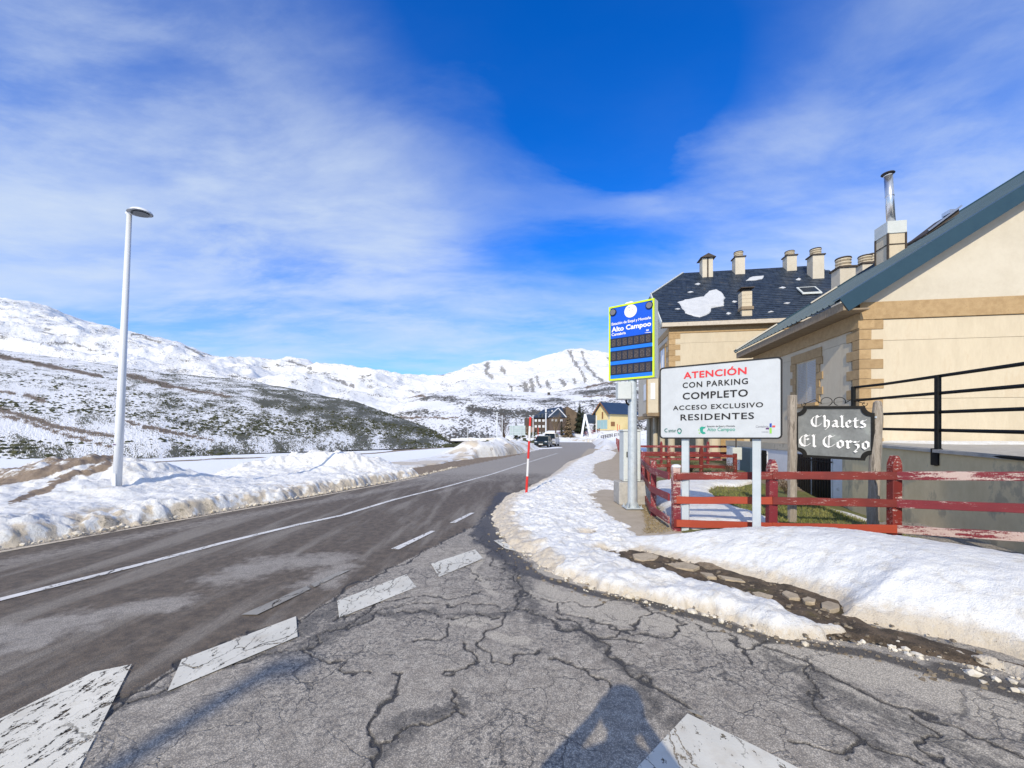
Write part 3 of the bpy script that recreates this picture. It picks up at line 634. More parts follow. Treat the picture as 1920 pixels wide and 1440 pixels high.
def hf_right(X, Y):
    n = noise_edge(X, Y, .05, .05); lump = fbm(X, Y, 4.5, 5, 13); big = fbm(X, Y, .8, 3, 14)
    db = sdf(X, Y, BERM)+n*.6
    hm = .16+.34*ss(X, 1.6, 3.9)*(1-.35*ss(X, 5.2, 6.8))
    hb = np.where(db > 0, hm*(1-np.exp(-np.clip(db, 0, 9)/.42))+.02, db*.5)+(big-.5)*.10*ss(db, .2, .8)
    dr = sdf(X, Y, RIDGE)+n*1.0
    hr = np.where(dr > 0, .14*(1-np.exp(-np.clip(dr, 0, 9)/.06))*(.6+.8*lump), dr*.6)
    dst = sdf(X, Y, STRIP)+n*1.2
    hs = np.where(dst > 0, .13*(1-np.exp(-np.clip(dst, 0, 9)/.16))+(lump-.45)*.10*ss(dst, 0, .3)+(fbm(X, Y, 16, 3, 15)-.5)*.03, dst*.5)
    h = np.maximum(np.maximum(hb, hr), hs); dirt = np.zeros(X.shape)
    for b in BITS:
        d = sdf(X, Y, b)+n*1.3; hh = np.where(d > 0, .07*(1-np.exp(-np.clip(d, 0, 9)/.04))*(.5+lump), d*.6); h = np.maximum(h, hh)
    h = h+(lump-.5)*.035*ss(h, .03, .2)+(fbm(X, Y, 22, 3, 16)-.5)*.022*ss(h, .0, .1)*np.where(hb >= h-.02, .35, 1)
    front = (1-ss(db, .0, .16+.22*big))*.8
    dirt = np.where(hb >= np.maximum(hr, hs), front*.9, 0)
    dirt = np.where(hr >= np.maximum(hb, hs), .32+.30*(1-ss(h, .02, .12)), dirt)
    edge_s = (1-ss(dst, .0, .40)); wst = ss(Y, 13, 7)
    road_side = 1-ss(X-np.interp(Y, [2.7, 4.7, 5.6, 6.6, 8.4, 10.4, 15.7, 23, 33], [1.2, .45, .05, -.25, -.42, -.15, 1.5, 3.3, 6.0]), .15, .75)
    dirt = np.where((hs >= np.maximum(hb, hr)), np.maximum(edge_s*.35, road_side*.66)+.18*ss(lump, .55, .7), dirt)
    soil = (ss(fbm(X, Y, 9, 4, 19), .60, .72))*.45*road_side*(hs >= hb)
    # brownish holes melted in the strip
    for px, py, r in ((1100, 995, .16), (1128, 1022, .14), (990, 945, .1), (1000, 1025, .12)):
        cx_, cy_ = W(px, py, .1); q = np.exp(-(((X-cx_)*.8)**2+((Y-cy_)*.8)**2)/r**2); dirt = np.maximum(dirt, q*.7); h = h-.07*q
    dirt = np.where(h < .035, np.maximum(dirt, .6), dirt)
    return h, np.clip(dirt, 0, 1), 0*X, soil, zroad(Y)
snow_patch('snow_bank', -.7, 7.2, 1.25, 13.4, .0195, hf_right)
snow_patch('snow_bank', .3, 12, 13.36, 40, .06, hf_right)
MA = [(W(190, 880)[0]*.0-9.7, 9.7)]
def hf_left(X, Y):
    d = d_left(X, Y); n = fbm(X, Y, 1.7, 4, 51); lump = fbm(X, Y, 4.2, 5, 52); fine = fbm(X, Y, 17, 4, 53); big = fbm(X, Y, .45, 3, 54)
    dd = d-.22-(n-.5)*.42-(lump-.5)*.16
    wall = np.where(dd > 0, .31*(1-np.exp(-np.clip(dd, 0, 50)/.12)), dd*.8)
    wall = wall*(.55+.95*fbm(X, Y, 1.1, 5, 60))*np.interp(Y, [0, 12, 15, 18, 21, 26], [1, 1, .75, .45, .22, .1])
    gs = lambda cx_, cy_, sx, sy, a, r=0: a*np.exp(-((((X-cx_)*math.cos(r)+(Y-cy_)*math.sin(r))/sx)**2+((-(X-cx_)*math.sin(r)+(Y-cy_)*math.cos(r))/sy)**2))
    m = gs(-10.3, 10.0, 1.9, 1.3, .74, .5)+gs(-13.0, 9.3, 2.4, 1.5, .50, .4)+gs(-16.5, 9.8, 3, 2.2, .5)+gs(-10.6, 7.7, 1.6, .8, .16)
    m = m+gs(-8.1, 15.7, 1.3, 1.1, .70, .3)+gs(-6.4, 15.4, 1.3, .9, .55, .6)+gs(-9.6, 14.4, 1.4, 1.0, .45, .4)+gs(-5.3, 15.9, 1.1, .7, .25, .6)
    m = m+gs(-10.95, 13.1, .32, .28, .42)+gs(-11.6, 13.0, .5, .3, .25)
    m = m+gs(-15, 12.5, 2.6, 1.2, .35)+gs(-8.9, 8.55, .8, .45, .14)
    m = m*(.86+.28*lump)
    back = -.42*ss(d, 3.2, 8)
    h = wall+np.where(dd > 0, m+back, 0)+np.where(dd > 0, (lump-.5)*.060*(1+1.4*ss(m, .3, .6)*ss(X, -9.6, -9))+(fine-.5)*.032+(fbm(X, Y, 38, 2, 58)-.5)*.014, 0)*ss(dd, 0, .15)
    face = (1-ss(dd, .22, .62))*(d > -.3)
    h = h+np.where(dd > 0, (fbm(X, Y, 7, 6, 67, .68)-.5)*.20*(1-ss(dd, .3, .9))*ss(dd, 0, .08), 0)
    patch = np.interp(X, [-12, -9.5, -8.2, -7.2, -6.2, -5.0, -4.2, -3], [1.0, 1.0, .95, 1.0, .75, .75, .62, .6])
    vv = np.clip(h/.38, 0, 1.3); dirt = (d > -.3)*(d < 1.6)*patch*(1-ss(vv, .35, 1.05))*(.22+1.0*ss(fbm(X, Y, 5.5, 5, 59, .65), .34, .60))
    dirt = np.maximum(dirt, .30*ss(fbm(X, Y, .8, 4, 57), .55, .72)*ss(m, .2, .5))
    dirt = np.maximum(dirt, (1-ss(h, .01, .07))*.7*(dd > -.1))
    soil = np.zeros(X.shape)
    dl1 = dline(X, Y, [(-14.5, 8.2), (-12.6, 8.7), (-10.9, 9.35), (-10.1, 9.9)]); soil = np.maximum(soil, (1-ss(dl1, .1, .62))*1.0)
    dl2 = dline(X, Y, [(-12.9, 7.6), (-11.6, 8.3), (-10.7, 8.9)]); soil = np.maximum(soil, (1-ss(dl2, .02, .28))*.95)
    dl3 = dline(X, Y, [(-10.6, 10.9), (-9.8, 10.6), (-9.5, 10.2)]); soil = np.maximum(soil, (1-ss(dl3, .05, .4))*.8)
    for cx_, cy_, r in ((-11.3, 12.9, .35), (-10.6, 13.0, .2), (-9.2, 15.3, .5), (-7.2, 16.6, .4)): soil = np.maximum(soil, .62*np.exp(-(((X-cx_)**2+(Y-cy_)**2)/r**2)))
    hp_, hy_ = pxof(X, Y, zroad(Y)+h); nb_ = (fbm(X, Y, 3, 4, 63)-.5)*26; near_ = (Y > 6) & (Y < 13)
    soil = np.where(near_, np.maximum(soil*.7, 1-ss(dline(hp_, hy_+nb_, [(-60, 912), (0, 902), (60, 886), (110, 876), (160, 858), (205, 852)]), 3, 20)), soil)
    soil = np.where(near_, np.maximum(soil, (1-ss(dline(hp_, hy_+nb_, [(20, 938), (90, 912), (150, 886), (205, 868)]), 2, 11))*.9), soil)
    dsh = sdf(X, Y, SHOULDER); h = np.where(dsh > -.5, h-.6*ss(dsh+(n-.5)*1.2, -.4, .2), h)
    return h, np.clip(dirt, 0, 1), 0*X, soil, zroad(Y)-.012
snow_patch('snow_bank', -19, -3.0, 1.0, 19.0, .036, hf_left)
def hf_far(X, Y):
    d = d_left(X, Y); n = fbm(X, Y, .6, 3, 61); lump = fbm(X, Y, 3, 5, 62)
    gs = lambda cx_, cy_, sx, sy, a, r=0: a*np.exp(-((((X-cx_)*math.cos(r)+(Y-cy_)*math.sin(r))/sx)**2+((-(X-cx_)*math.sin(r)+(Y-cy_)*math.cos(r))/sy)**2))
    m = .95*np.exp(-((d-2.6)/1.7)**2)*ss(Y, 27, 33)*(1-ss(Y, 47, 52)*.5)+gs(-3.9, 31.5, 1.8, 1.2, .55)+gs(-1, 37, 2, 2, .4)
    cut = ss(d+(n-.5)*.5+(fbm(X, Y, 4, 4, 64)-.5)*.2, .35, 1.2); h = np.where(d > 0, m*cut*(.85+.3*fbm(X, Y, 1.1, 5, 65))+.04*ss(d, .2, .8), -.2)
    dsh = sdf(X, Y, SHOULDER); h = np.where(dsh > -.5, h-.9*ss(dsh+(n-.5)*1.2, -.4, .3), h)
    h = h-.9*ss(d, 5, 9)
    dirt = .22+.35*ss(lump, .45, .7)*(1-ss(d, .6, 2.2))+.45*ss(fbm(X, Y, .6, 3, 66), .52, .68)
    return h, np.clip(dirt, 0, 1), 0*X, ss(fbm(X, Y, 2, 4, 68), .62, .72)*.6, zroad(Y)-.02
snow_patch('snow_bank', -9.5, 4.5, 19.0, 58, .085, hf_far)
def hf_curve(X, Y):     # ploughed rim outside the bend and the snowfield beyond it
    pts = [(-19, 117.5), (13.4, 117.5)]+[W(1112, 829), W(1121, 837), W(1112, 850)]
    d = dline(X, Y, pts); s = inside(X, Y, road_poly); dd = np.where(s, -d, d); n = fbm(X, Y, .5, 4, 71)
    h = np.where(dd > 0, .75*np.exp(-((dd-1.4)/1.1)**2)*(.4+n)+.12*ss(dd, 0, 1), -.3)-.3*ss(dd, 4, 9)
    h = h-.7*ss(X-(.25*(Y-7.7)+1.0), 0, 3)*(1-ss(Y, 44, 60))-.5*(1-ss(Y, 41, 46))
    return h, .15+.5*ss(n, .5, .7)*(1-ss(dd, .3, 1.5)), 0*X, 0*X, zroad(Y)
snow_patch('snow_bank', -18, 26, 40, 126, .30, hf_curve)
# garden snow patches between the fences
GSN = [WP([(1232, 905), (1300, 898), (1392, 896), (1412, 905), (1386, 912), (1340, 912), (1328, 922), (1345, 938), (1375, 950), (1405, 962), (1440, 975), (1470, 986), (1300, 992), (1255, 975), (1232, 935)], .13),
       WP([(1800, 1008), (1830, 1006), (1900, 1020), (1960, 1026), (1960, 1032), (1860, 1026)], 0.0), WP([(1560, 955), (1610, 963), (1660, 980), (1640, 984), (1590, 972)], 0.0)]
def hf_gard(X, Y):
    n = noise_edge(X, Y, .10, .04); h = np.full(X.shape, -.3)
    for i, b in enumerate(GSN):
        d = sdf(X, Y, b)+n*.8; h = np.maximum(h, np.where(d > 0, (.10 if i == 0 else .05)*(1-np.exp(-np.clip(d, 0, 9)/.12)), d*.6))
    h = h+(fbm(X, Y, 3, 3, 83)-.5)*.03*ss(h, 0, .08)
    return h, np.where(h < .02, .5, .02), 0*X, 0*X, gh(X, Y)+.02
snow_patch('snow_patch', 2.6, 9.5, 4.0, 16.5, .04, hf_gard)
# pavement behind the strip of snow, with its kerb
pv = [(1.35, 6.1), (1.2, 8.2), (1.5, 11), (2.2, 14), (3.3, 19), (5.2, 30), (8.6, 45), (12.3, 46), (8.4, 30), (5.55, 19.6), (3.05, 9.2), (2.9, 7.8), (2.85, 6.2)]
mb = MB()
bm = bmesh.new(); vs = [bm.verts.new((x, y, float(zroad(y))+.085)) for x, y in pv]; lo = [bm.verts.new((x, y, float(zroad(y))-.1)) for x, y in pv]
bm.faces.new(vs); [bm.faces.new((vs[i], lo[i], lo[(i+1) % len(pv)], vs[(i+1) % len(pv)])) for i in range(len(pv))]
bmesh.ops.triangulate(bm, faces=[f for f in bm.faces if len(f.verts) > 4]); bmesh.ops.recalc_face_normals(bm, faces=bm.faces[:])
me = bpy.data.meshes.new('pavement'); bm.to_mesh(me); bm.free(); pave = link('pavement', me, None, M_PAVE); pave['kind'] = 'structure'
# bare verge with kerb stones between the two snow ridges
VERGE = WP([(1120, 1030), (1180, 1030), (1310, 1055), (1420, 1080), (1500, 1100), (1600, 1135), (1640, 1170), (1800, 1210), (1980, 1260), (2100, 1300), (2060, 1310), (1920, 1275), (1780, 1246), (1640, 1215), (1540, 1206), (1400, 1178), (1220, 1120), (1120, 1080)])
xs = np.arange(.4, 6.2, .03); ys = np.arange(2.0, 6.3, .03); VX, VY = np.meshgrid(xs, ys); dv = sdf(VX, VY, VERGE)+noise_edge(VX, VY, .05, .02)
VZ = .045*ss(dv, 0, .15)+(fbm(VX, VY, 7, 4, 91)-.5)*.045*ss(dv, 0, .1)-.01
def f_verge(g, b):
    p = g.geo()['Position']; n = g.noise(7, 7, .75, p); n2 = g.noise(60, 4, .75, p)
    c = g.mix(g.sm(n, .35, .65), (.045, .032, .018), (.15, .105, .065)); c = g.mix(g.sm(n2, .58, .70, 0, .8), c, (.30, .24, .17)); c = g.mix(g.sm(g.noise(3, 4, .6, p), .55, .7, 0, .7), c, (.09, .075, .02))
    g.put(b.inputs['Base Color'], c); g.put(b.inputs['Normal'], g.bump(g.m('ADD', n, n2), .9, .03)); b.inputs['Roughness'].default_value = .8
verge = grid_mesh('verge', VX, VY, VZ, mat('verge_soil', fn=f_verge), keep=dv > -.02)
STN = [[(1186, 1038), (1212, 1034), (1236, 1040), (1228, 1048), (1205, 1051), (1190, 1046)], [(1250, 1054), (1285, 1052), (1312, 1062), (1300, 1068), (1268, 1063)],
       [(1312, 1070), (1336, 1074), (1344, 1082), (1326, 1080)], [(1345, 1076), (1390, 1084), (1398, 1090), (1360, 1085)],
       [(1320, 1098), (1326, 1091), (1342, 1093), (1350, 1106), (1338, 1114), (1322, 1108)], [(1372, 1099), (1392, 1106), (1420, 1118), (1424, 1127), (1400, 1124), (1384, 1118)],
       [(1410, 1108), (1422, 1107), (1450, 1116), (1444, 1123), (1424, 1120)], [(1466, 1110), (1474, 1105), (1496, 1112), (1500, 1120), (1480, 1121)],
       [(1504, 1120), (1514, 1116), (1530, 1122), (1528, 1128), (1510, 1127)], [(1540, 1128), (1552, 1124), (1572, 1130), (1574, 1139), (1556, 1144), (1541, 1137)],
       [(1392, 1128), (1410, 1126), (1422, 1136), (1408, 1142)], [(1188, 1058), (1200, 1055), (1206, 1062), (1194, 1065)]]
for s_ in STN:
    w_ = WP(s_, .06); cx_ = sum(p[0] for p in w_)/len(w_); cy_ = sum(p[1] for p in w_)/len(w_)
    q = []
    for i in range(len(w_)):
        a, b = w_[i], w_[(i+1) % len(w_)]; q.append(a); q.append(((a[0]+b[0])/2+random.uniform(-.008, .008)*1, (a[1]+b[1])/2+random.uniform(-.008, .008)))
    q = [(x-cx_, y-cy_) for x, y in q]
    mb = MB().prism(q, -.05, .010); o = mb.build('stone', M_STONE, verge, bevel=.008, seg=2); o.location = (cx_, cy_, .045); o.rotation_euler = (random.uniform(-.05, .05), random.uniform(-.05, .05), 0)
# clods of snow broken off the banks
rc = np.random.default_rng(12); V = []; F = []; ico = bmesh.new(); bmesh.ops.create_icosphere(ico, subdivisions=1, radius=1); iv = np.array([v.co[:] for v in ico.verts]); fi = [tuple(v.index for v in f.verts) for f in ico.faces]; ico.free()
edges = [(EDGE_L[3:8], -.30, .13, 520, .045), (WP([(1040, 1078), (1130, 1112), (1224, 1129), (1328, 1153), (1412, 1182), (1474, 1200), (1540, 1204), (1600, 1192)]), 0, .06, 170, .026), (WP([(925, 965), (935, 995), (952, 1024), (988, 1048), (1040, 1074)]), .03, .08, 110, .026), (WP([(1640, 1210), (1760, 1232), (1900, 1272), (1990, 1305)]), 0, .09, 90, .028)]
for pts_, off_, sp_, n_c, sz in edges:
    seg = [(Vector(a), Vector(b)) for a, b in zip(pts_, pts_[1:])]; ln = np.array([(b-a).length for a, b in seg]); ln = ln/ln.sum()
    for k in range(n_c):
        a, b = seg[rc.choice(len(seg), p=ln)]; q_ = a.lerp(b, rc.random()); nrm_ = Vector((-(b-a).y, (b-a).x)).normalized(); q_ = q_+nrm_*(abs(rc.normal(0, sp_))*(1 if off_ < 0 else rc.choice([-1, 1]))+(.0))
        s_ = sz*(.15+1.2*rc.random()**3); v = iv*(s_*rc.uniform(.7, 1.5), s_, s_*rc.uniform(.5, .9))*(1+rc.uniform(-.28, .28, (12, 1))); an = rc.uniform(0, 6.28); c, s = math.cos(an), math.sin(an)
        v = np.c_[v[:, 0]*c-v[:, 1]*s+q_.x, v[:, 0]*s+v[:, 1]*c+q_.y, v[:, 2]+float(zroad(q_.y))+s_*.35]; b_ = len(V)*12; V.append(v); F += [tuple(b_+q for q in f) for f in fi]
me = bpy.data.meshes.new('snow_clods'); me.from_pydata(np.concatenate(V).tolist(), [], F); o = link('snow_clods', me, None, simple('clod_snow', (.44, .37, .26), (.70, .67, .60), 4, .7, .4, .004, spots=((.40, .32, .2), .6, .6))); o['kind'] = 'stuff'
# loose rubble and grit in the bare verge and along the gutter
rv = np.random.default_rng(8); V = []; F = []; k = 0
cub = np.array([(-1, -1, 0), (1, -1, 0), (1, 1, 0), (-1, 1, 0), (-.6, -.6, 1), (.6, -.6, 1), (.6, .6, 1), (-.6, .6, 1)], float)
cf = [(0, 1, 5, 4), (1, 2, 6, 5), (2, 3, 7, 6), (3, 0, 4, 7), (4, 5, 6, 7)]
gpts = [W(*p) for p in GUT]
while k < 1100:
    if k % 3:
        x, y = rv.uniform(.8, 5), rv.uniform(2.4, 6)
        if not inside(np.array([x]), np.array([y]), VERGE)[0]: continue
        z = .03
    else:
        i = rv.integers(len(gpts)-1); t_ = rv.random(); x = gpts[i][0]*(1-t_)+gpts[i+1][0]*t_+rv.normal(0, .09); y = gpts[i][1]*(1-t_)+gpts[i+1][1]*t_+rv.normal(0, .07); z = 0.0
    s_ = .004+.016*rv.random()**3; an = rv.uniform(0, 6.28); c, s = math.cos(an), math.sin(an); v = cub*(s_*rv.uniform(.7, 1.5), s_, s_*.8)*(1+rv.uniform(-.3, .3, (8, 1)))
    v = np.c_[v[:, 0]*c-v[:, 1]*s+x, v[:, 0]*s+v[:, 1]*c+y, v[:, 2]+z]; b = len(V)*8; V.append(v); F += [tuple(b+q for q in f) for f in cf]; k += 1
me = bpy.data.meshes.new('rubble'); me.from_pydata(np.concatenate(V).tolist(), [], F); o = link('rubble', me, None, simple('rubble_grit', (.09, .07, .05), (.27, .225, .165), 14, .9, .3, .002)); o['kind'] = 'stuff'
# ------------------------------------------------------------ hills and mountains
def hill(name, m, sky_, D0, D1, z0, x0, x1, nc, nr, expo, noise_a, nsc, seed, fn, over=.35, base=None, rid=0.0, jag=1.5):
    sx = np.array([p[0] for p in sky_], float); sy = np.array([p[1] for p in sky_], float)
    px = np.linspace(x0, x1, nc); yc = np.interp(px, sx, sy)
    d1 = D1(px) if callable(D1) else np.full(nc, float(D1)); d0 = D0(px) if callable(D0) else np.full(nc, float(D0))
    t = np.linspace(0, 1+over, nr)[:, None]; Yh = d0+(d1-d0)*t; Xh = (px-960)/FPX*Yh
    kk = np.hanning(61); kk /= kk.sum(); ysm = np.convolve(np.pad(yc, 30, 'edge'), kk, 'valid'); k2 = np.hanning(7); k2 /= k2.sum(); yc = np.convolve(np.pad(yc, 3, 'edge'), k2, 'valid')
    yc = yc+(fbm(px/16, px*0, 1, 3, seed)-.5)*jag
    tb = np.clip(t, 0, 1)**5; yc = ysm*(1-tb)+yc*tb
    zc = CAM_Z+(HOR-yc)/FPX*d1; z0_ = base(px) if base else z0
    # cap the height so that the crest stays the skyline
    prof = np.where(t <= 1, (np.clip(t, 0, 1))**expo, 1-(t-1)*1.2)
    Zh = z0_+(zc-z0_)*prof
    amp = noise_a*np.sin(np.clip(t, 0, 1)*math.pi)**.7+noise_a*.10
    nz = fbm(Xh, Yh, nsc, 6, seed)-.5
    if rid: nz = nz*(1-rid)+(ridged(Xh, Yh, nsc*.8, 6, seed+3)-.55)*rid
    Zh = Zh+nz*amp*2
    hp, hy = pxof(Xh, Yh, Zh)
    a = fn(Xh, Yh, Zh, hp, hy, t)
    ang = np.arctan2(Xh, Yh)
    # huv: metres along the slope face and height
    U = np.repeat(((px-960)/FPX*((d0+d1)/2))[None, :], nr, 0)
    return grid_mesh(name, Xh, Yh, Zh, m, {'mask': a, 'huv': (U, Zh*1.6, 0*Zh)})
def brushp(hp, hy, lines):
    o = np.zeros(hp.shape); hp = hp+(fbm(hp/9, hy/5, 1, 3, 301)-.5)*9; hy = hy+(fbm(hp/14, hy/5, 1, 4, 302)-.5)*8
    for wd, l in lines: o = np.maximum(o, 1-ss(dline(hp, hy, l), 0, wd*1.5))
    return o
SK1 = [(-900, 560), (-400, 600), (0, 655), (120, 672), (240, 688), (350, 702), (480, 714), (502, 721), (546, 728), (611, 743), (666, 752), (721, 772), (753, 784), (797, 799), (819, 810), (839, 828), (860, 850)]
def fn1(Xh, Yh, Zh, hp, hy, t):
    tt = np.clip(t, 0, 1)+0*hp
    dens = .62+.12*ss(hp, 250, 500)+.36*ss(tt, .84, .99)*ss(hp, 490, 560)-.2*(1-ss(hp, 100, 300))
    dens = dens+.45*brushp(hp, hy, [(22, [(500, 745), (590, 765), (660, 800)]), (26, [(620, 755), (720, 790), (800, 812)]), (18, [(330, 840), (430, 850)]), (26, [(20, 830), (110, 850)]), (14, [(640, 800), (672, 815)]), (12, [(740, 830), (800, 822)])])
    dens = dens-.25*brushp(hp, hy, [(16, [(0, 745), (60, 752), (150, 745)]), (12, [(0, 800), (90, 822), (200, 842)]), (14, [(300, 830), (390, 842)])])
    brown = brushp(hp, hy, [(5.5, [(-60, 655), (0, 668), (60, 680), (115, 691)]), (4, [(115, 691), (190, 705)]), (6, [(236, 703), (290, 716), (320, 725)]), (3, [(320, 725), (430, 742)]),
                            (5.5, [(-40, 755), (0, 768), (70, 788), (120, 803), (212, 818)]), (4, [(0, 780), (50, 790), (110, 812), (210, 838)]), (3.0, [(232, 790), (262, 797)]), (4, [(270, 800), (330, 812), (400, 826)]), (6, [(48, 742), (84, 752)]), (3, [(-20, 730), (30, 737)])])
    green = brushp(hp, hy, [(9, [(500, 722), (560, 730), (640, 752), (720, 780), (800, 812)])])*.6
    return (np.clip(dens, 0, 1.2), np.maximum(brown, 0)*1.1, 0*hp)
h1 = hill('hill', M_HILL, SK1, lambda p: np.interp(p, [-900, 300, 840], [44, 48, 80]), lambda p: np.interp(p, [-900, 480, 700, 860], [230, 230, 190, 115]), -1.3, -900, 852, 620, 150, 1.05, 1.2, .02, 101, fn1,
          base=lambda p: zroad(50)-1.1-.0*p)
SK3 = [(690, 800), (715, 785), (740, 762), (762, 746), (797, 737), (896, 727), (960, 734), (1023, 737), (1066, 731), (1104, 722), (1141, 715), (1180, 710), (1260, 700), (1400, 690), (1700, 680)]
def fn3(Xh, Yh, Zh, hp, hy, t):
    tt = np.clip(t, 0, 1)+0*hp
    dens = .36+.34*(1-ss(tt, .45, .95))+.16*ss(hp, 980, 1050)
    dens = dens+.4*brushp(hp, hy, [(9, [(768, 745), (800, 742), (850, 748)]), (10, [(860, 765), (960, 775), (1100, 790)]), (7, [(1090, 735), (1141, 728), (1180, 720)])])-.6*brushp(hp, hy, [(8, [(720, 770), (800, 758), (870, 768)]), (6, [(1060, 747), (1180, 745)])])
    brown = brushp(hp, hy, [(3.5, [(765, 745), (795, 742)]), (2.5, [(1098, 728), (1150, 716)]), (2.2, [(1094, 742), (1180, 743)]), (2, [(740, 782), (860, 784)])])
    return (np.clip(dens, 0, 1.2), brown, 0*hp)
hill('hill', M_HILL_MID, SK3, 125, 430, 1.0, 660, 1700, 420, 110, 1.0, 3.5, .012, 131, fn3, base=lambda p: np.interp(p, [660, 900, 1100], [-1.5, -.5, 1.5]))
SK2 = [(-1200, 520), (-300, 530), (0, 558), (92, 574), (125, 592), (160, 604), (240, 622), (287, 635), (345, 645), (390, 665), (437, 674), (467, 671), (480, 676), (513, 683), (537, 673), (567, 673), (589, 683), (616, 690), (642, 690), (666, 696), (688, 696), (714, 702), (760, 704), (808, 708),
       (830, 706), (847, 701), (870, 693), (897, 683), (918, 677), (942, 673), (965, 676), (991, 683), (1019, 674), (1047, 664), (1064, 655), (1078, 655), (1087, 653), (1096, 656), (1122, 663), (1141, 668), (1230, 690), (1400, 700), (1700, 690), (2300, 640)]
def fn2(Xh, Yh, Zh, hp, hy, t):
    dens = .27+.16*fbm(hp/60, hy/20, 1, 3, 5)-.30*ss(hp, 780, 960)*(hy < 712)
    dens = dens+.3*brushp(hp, hy, [(14, [(60, 680), (200, 700), (420, 735)]), (12, [(300, 690), (420, 715)])])
    rock = brushp(hp, hy, [(2.2, [(537, 675), (560, 682), (585, 693)]), (2.2, [(610, 706), (640, 716), (662, 728)]), (2, [(645, 718), (664, 724)]), (2.0, [(675, 710), (690, 716)]),
        (3.5, [(1068, 658), (1076, 678), (1090, 698), (1100, 716)]), (3.5, [(1091, 660), (1095, 676), (1105, 695), (1130, 715)]), (2, [(1062, 656), (1066, 660)]),
        (5, [(913, 682), (912, 700), (922, 706)]), (5, [(940, 690), (946, 700)]), (7, [(983, 718), (988, 732)]), (5, [(996, 714), (1000, 738)]), (3, [(1005, 706), (1012, 726)]), (4, [(1025, 715), (1030, 728)]), (4, [(1050, 712), (1058, 722)]), (3, [(1076, 712), (1080, 720)]),
        (2.5, [(246, 629), (262, 628), (300, 643)]), (2.2, [(100, 642), (140, 645), (180, 658)]), (2, [(348, 650), (385, 668)]), (2, [(60, 645), (130, 643)]), (3, [(1140, 672), (1152, 680)]), (3, [(955, 722), (960, 735)])])
    brown = 0*hp
    return (np.clip(dens, 0, 1), brown, rock*1.0)
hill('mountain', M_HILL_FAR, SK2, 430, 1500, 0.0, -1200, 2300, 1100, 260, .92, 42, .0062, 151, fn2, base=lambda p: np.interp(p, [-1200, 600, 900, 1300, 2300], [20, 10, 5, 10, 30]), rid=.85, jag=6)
# backs of the world, behind the camera: low snowy rises so that the horizon is closed
xs = np.linspace(0, 2*math.pi, 200); rs = np.linspace(900, 3300, 20); RR, AA = np.meshgrid(rs, xs, indexing='ij')
BZ = (40+170*(RR-900)/2400)*ss(np.cos(AA-math.pi), -.1, .5)+fbm(RR*np.sin(AA), RR*np.cos(AA), .004, 4, 7)*30*ss(np.cos(AA-math.pi), -.1, .5)-12
grid_mesh('mountain', RR*np.sin(AA), RR*np.cos(AA), BZ, M_HILL_FAR, {'mask': (.4+0*RR, 0*RR, 0*RR), 'huv': (AA*1000, BZ, 0*RR)})
# low shrubs on the near slope
def shrubs(name, pts, m, s0, s1, seed):
    rng = np.random.default_rng(seed); mb = MB(); ico = bmesh.new(); bmesh.ops.create_icosphere(ico, subdivisions=1, radius=1); iv = np.array([v.co[:] for v in ico.verts]); fs = [tuple(v.index for v in f.verts) for f in ico.faces]; ico.free()
    V = []; F = []
    for i, (x, y, z) in enumerate(pts):
        s = rng.uniform(s0, s1); v = iv*(s*rng.uniform(.7, 1.4), s, s*rng.uniform(.4, .85))*(1+rng.uniform(-.35, .35, (12, 1))); V.append(v+(x, y, z)); F += [tuple(i*12+k for k in f) for f in fs]
    me = bpy.data.meshes.new(name); me.from_pydata(np.concatenate(V).tolist(), [], F); o = link(name, me, None, m); o['kind'] = 'stuff'; return o
M_SHRUB = simple('shrub_leaf', (.022, .030, .016), (.075, .075, .030), .8, .95, .5, .05)
co = np.empty(len(h1.data.vertices)*3, np.float32); h1.data.vertices.foreach_get('co', co); co = co.reshape(-1, 3)
cp, cy_ = pxof(co[:, 0], co[:, 1], co[:, 2]); fld = fbm(co[:, 0]+co[:, 2]*2, co[:, 1], .06, 4, 201)
wgt = np.where((fld > .5) & (cp > -60) & (cp < 850) & (co[:, 1] < 240), (fld-.45)*(.35+1.2*np.exp(-(co[:, 1]-50)/60)), 0)
wgt = wgt*np.where((cp > 480) & (co[:, 1] > 120), 2.5, 1)
sel = RNG.choice(len(co), 6500, p=wgt/wgt.sum()); pts = co[sel]+np.c_[RNG.uniform(-.7, .7, (6500, 2)), np.full(6500, -.02)]
shrubs('shrubs', pts, M_SHRUB, .08, .42, 3)
q = []
for i in range(900):
    px_, y_ = RNG.uniform(835, 1010), RNG.uniform(62, 150); x_ = (px_-960)/FPX*y_
    if fbm(np.array([x_]), np.array([y_]), .08, 3, 9)[0] > .47: q.append((x_, y_, float(gh(np.array([x_]), np.array([y_]))[0])+.1))
q = [p for p in q if not inside(np.array([p[0]]), np.array([p[1]]), road_poly)[0]]
o = shrubs('shrubs', q, M_SHRUB, .25, .85, 4)
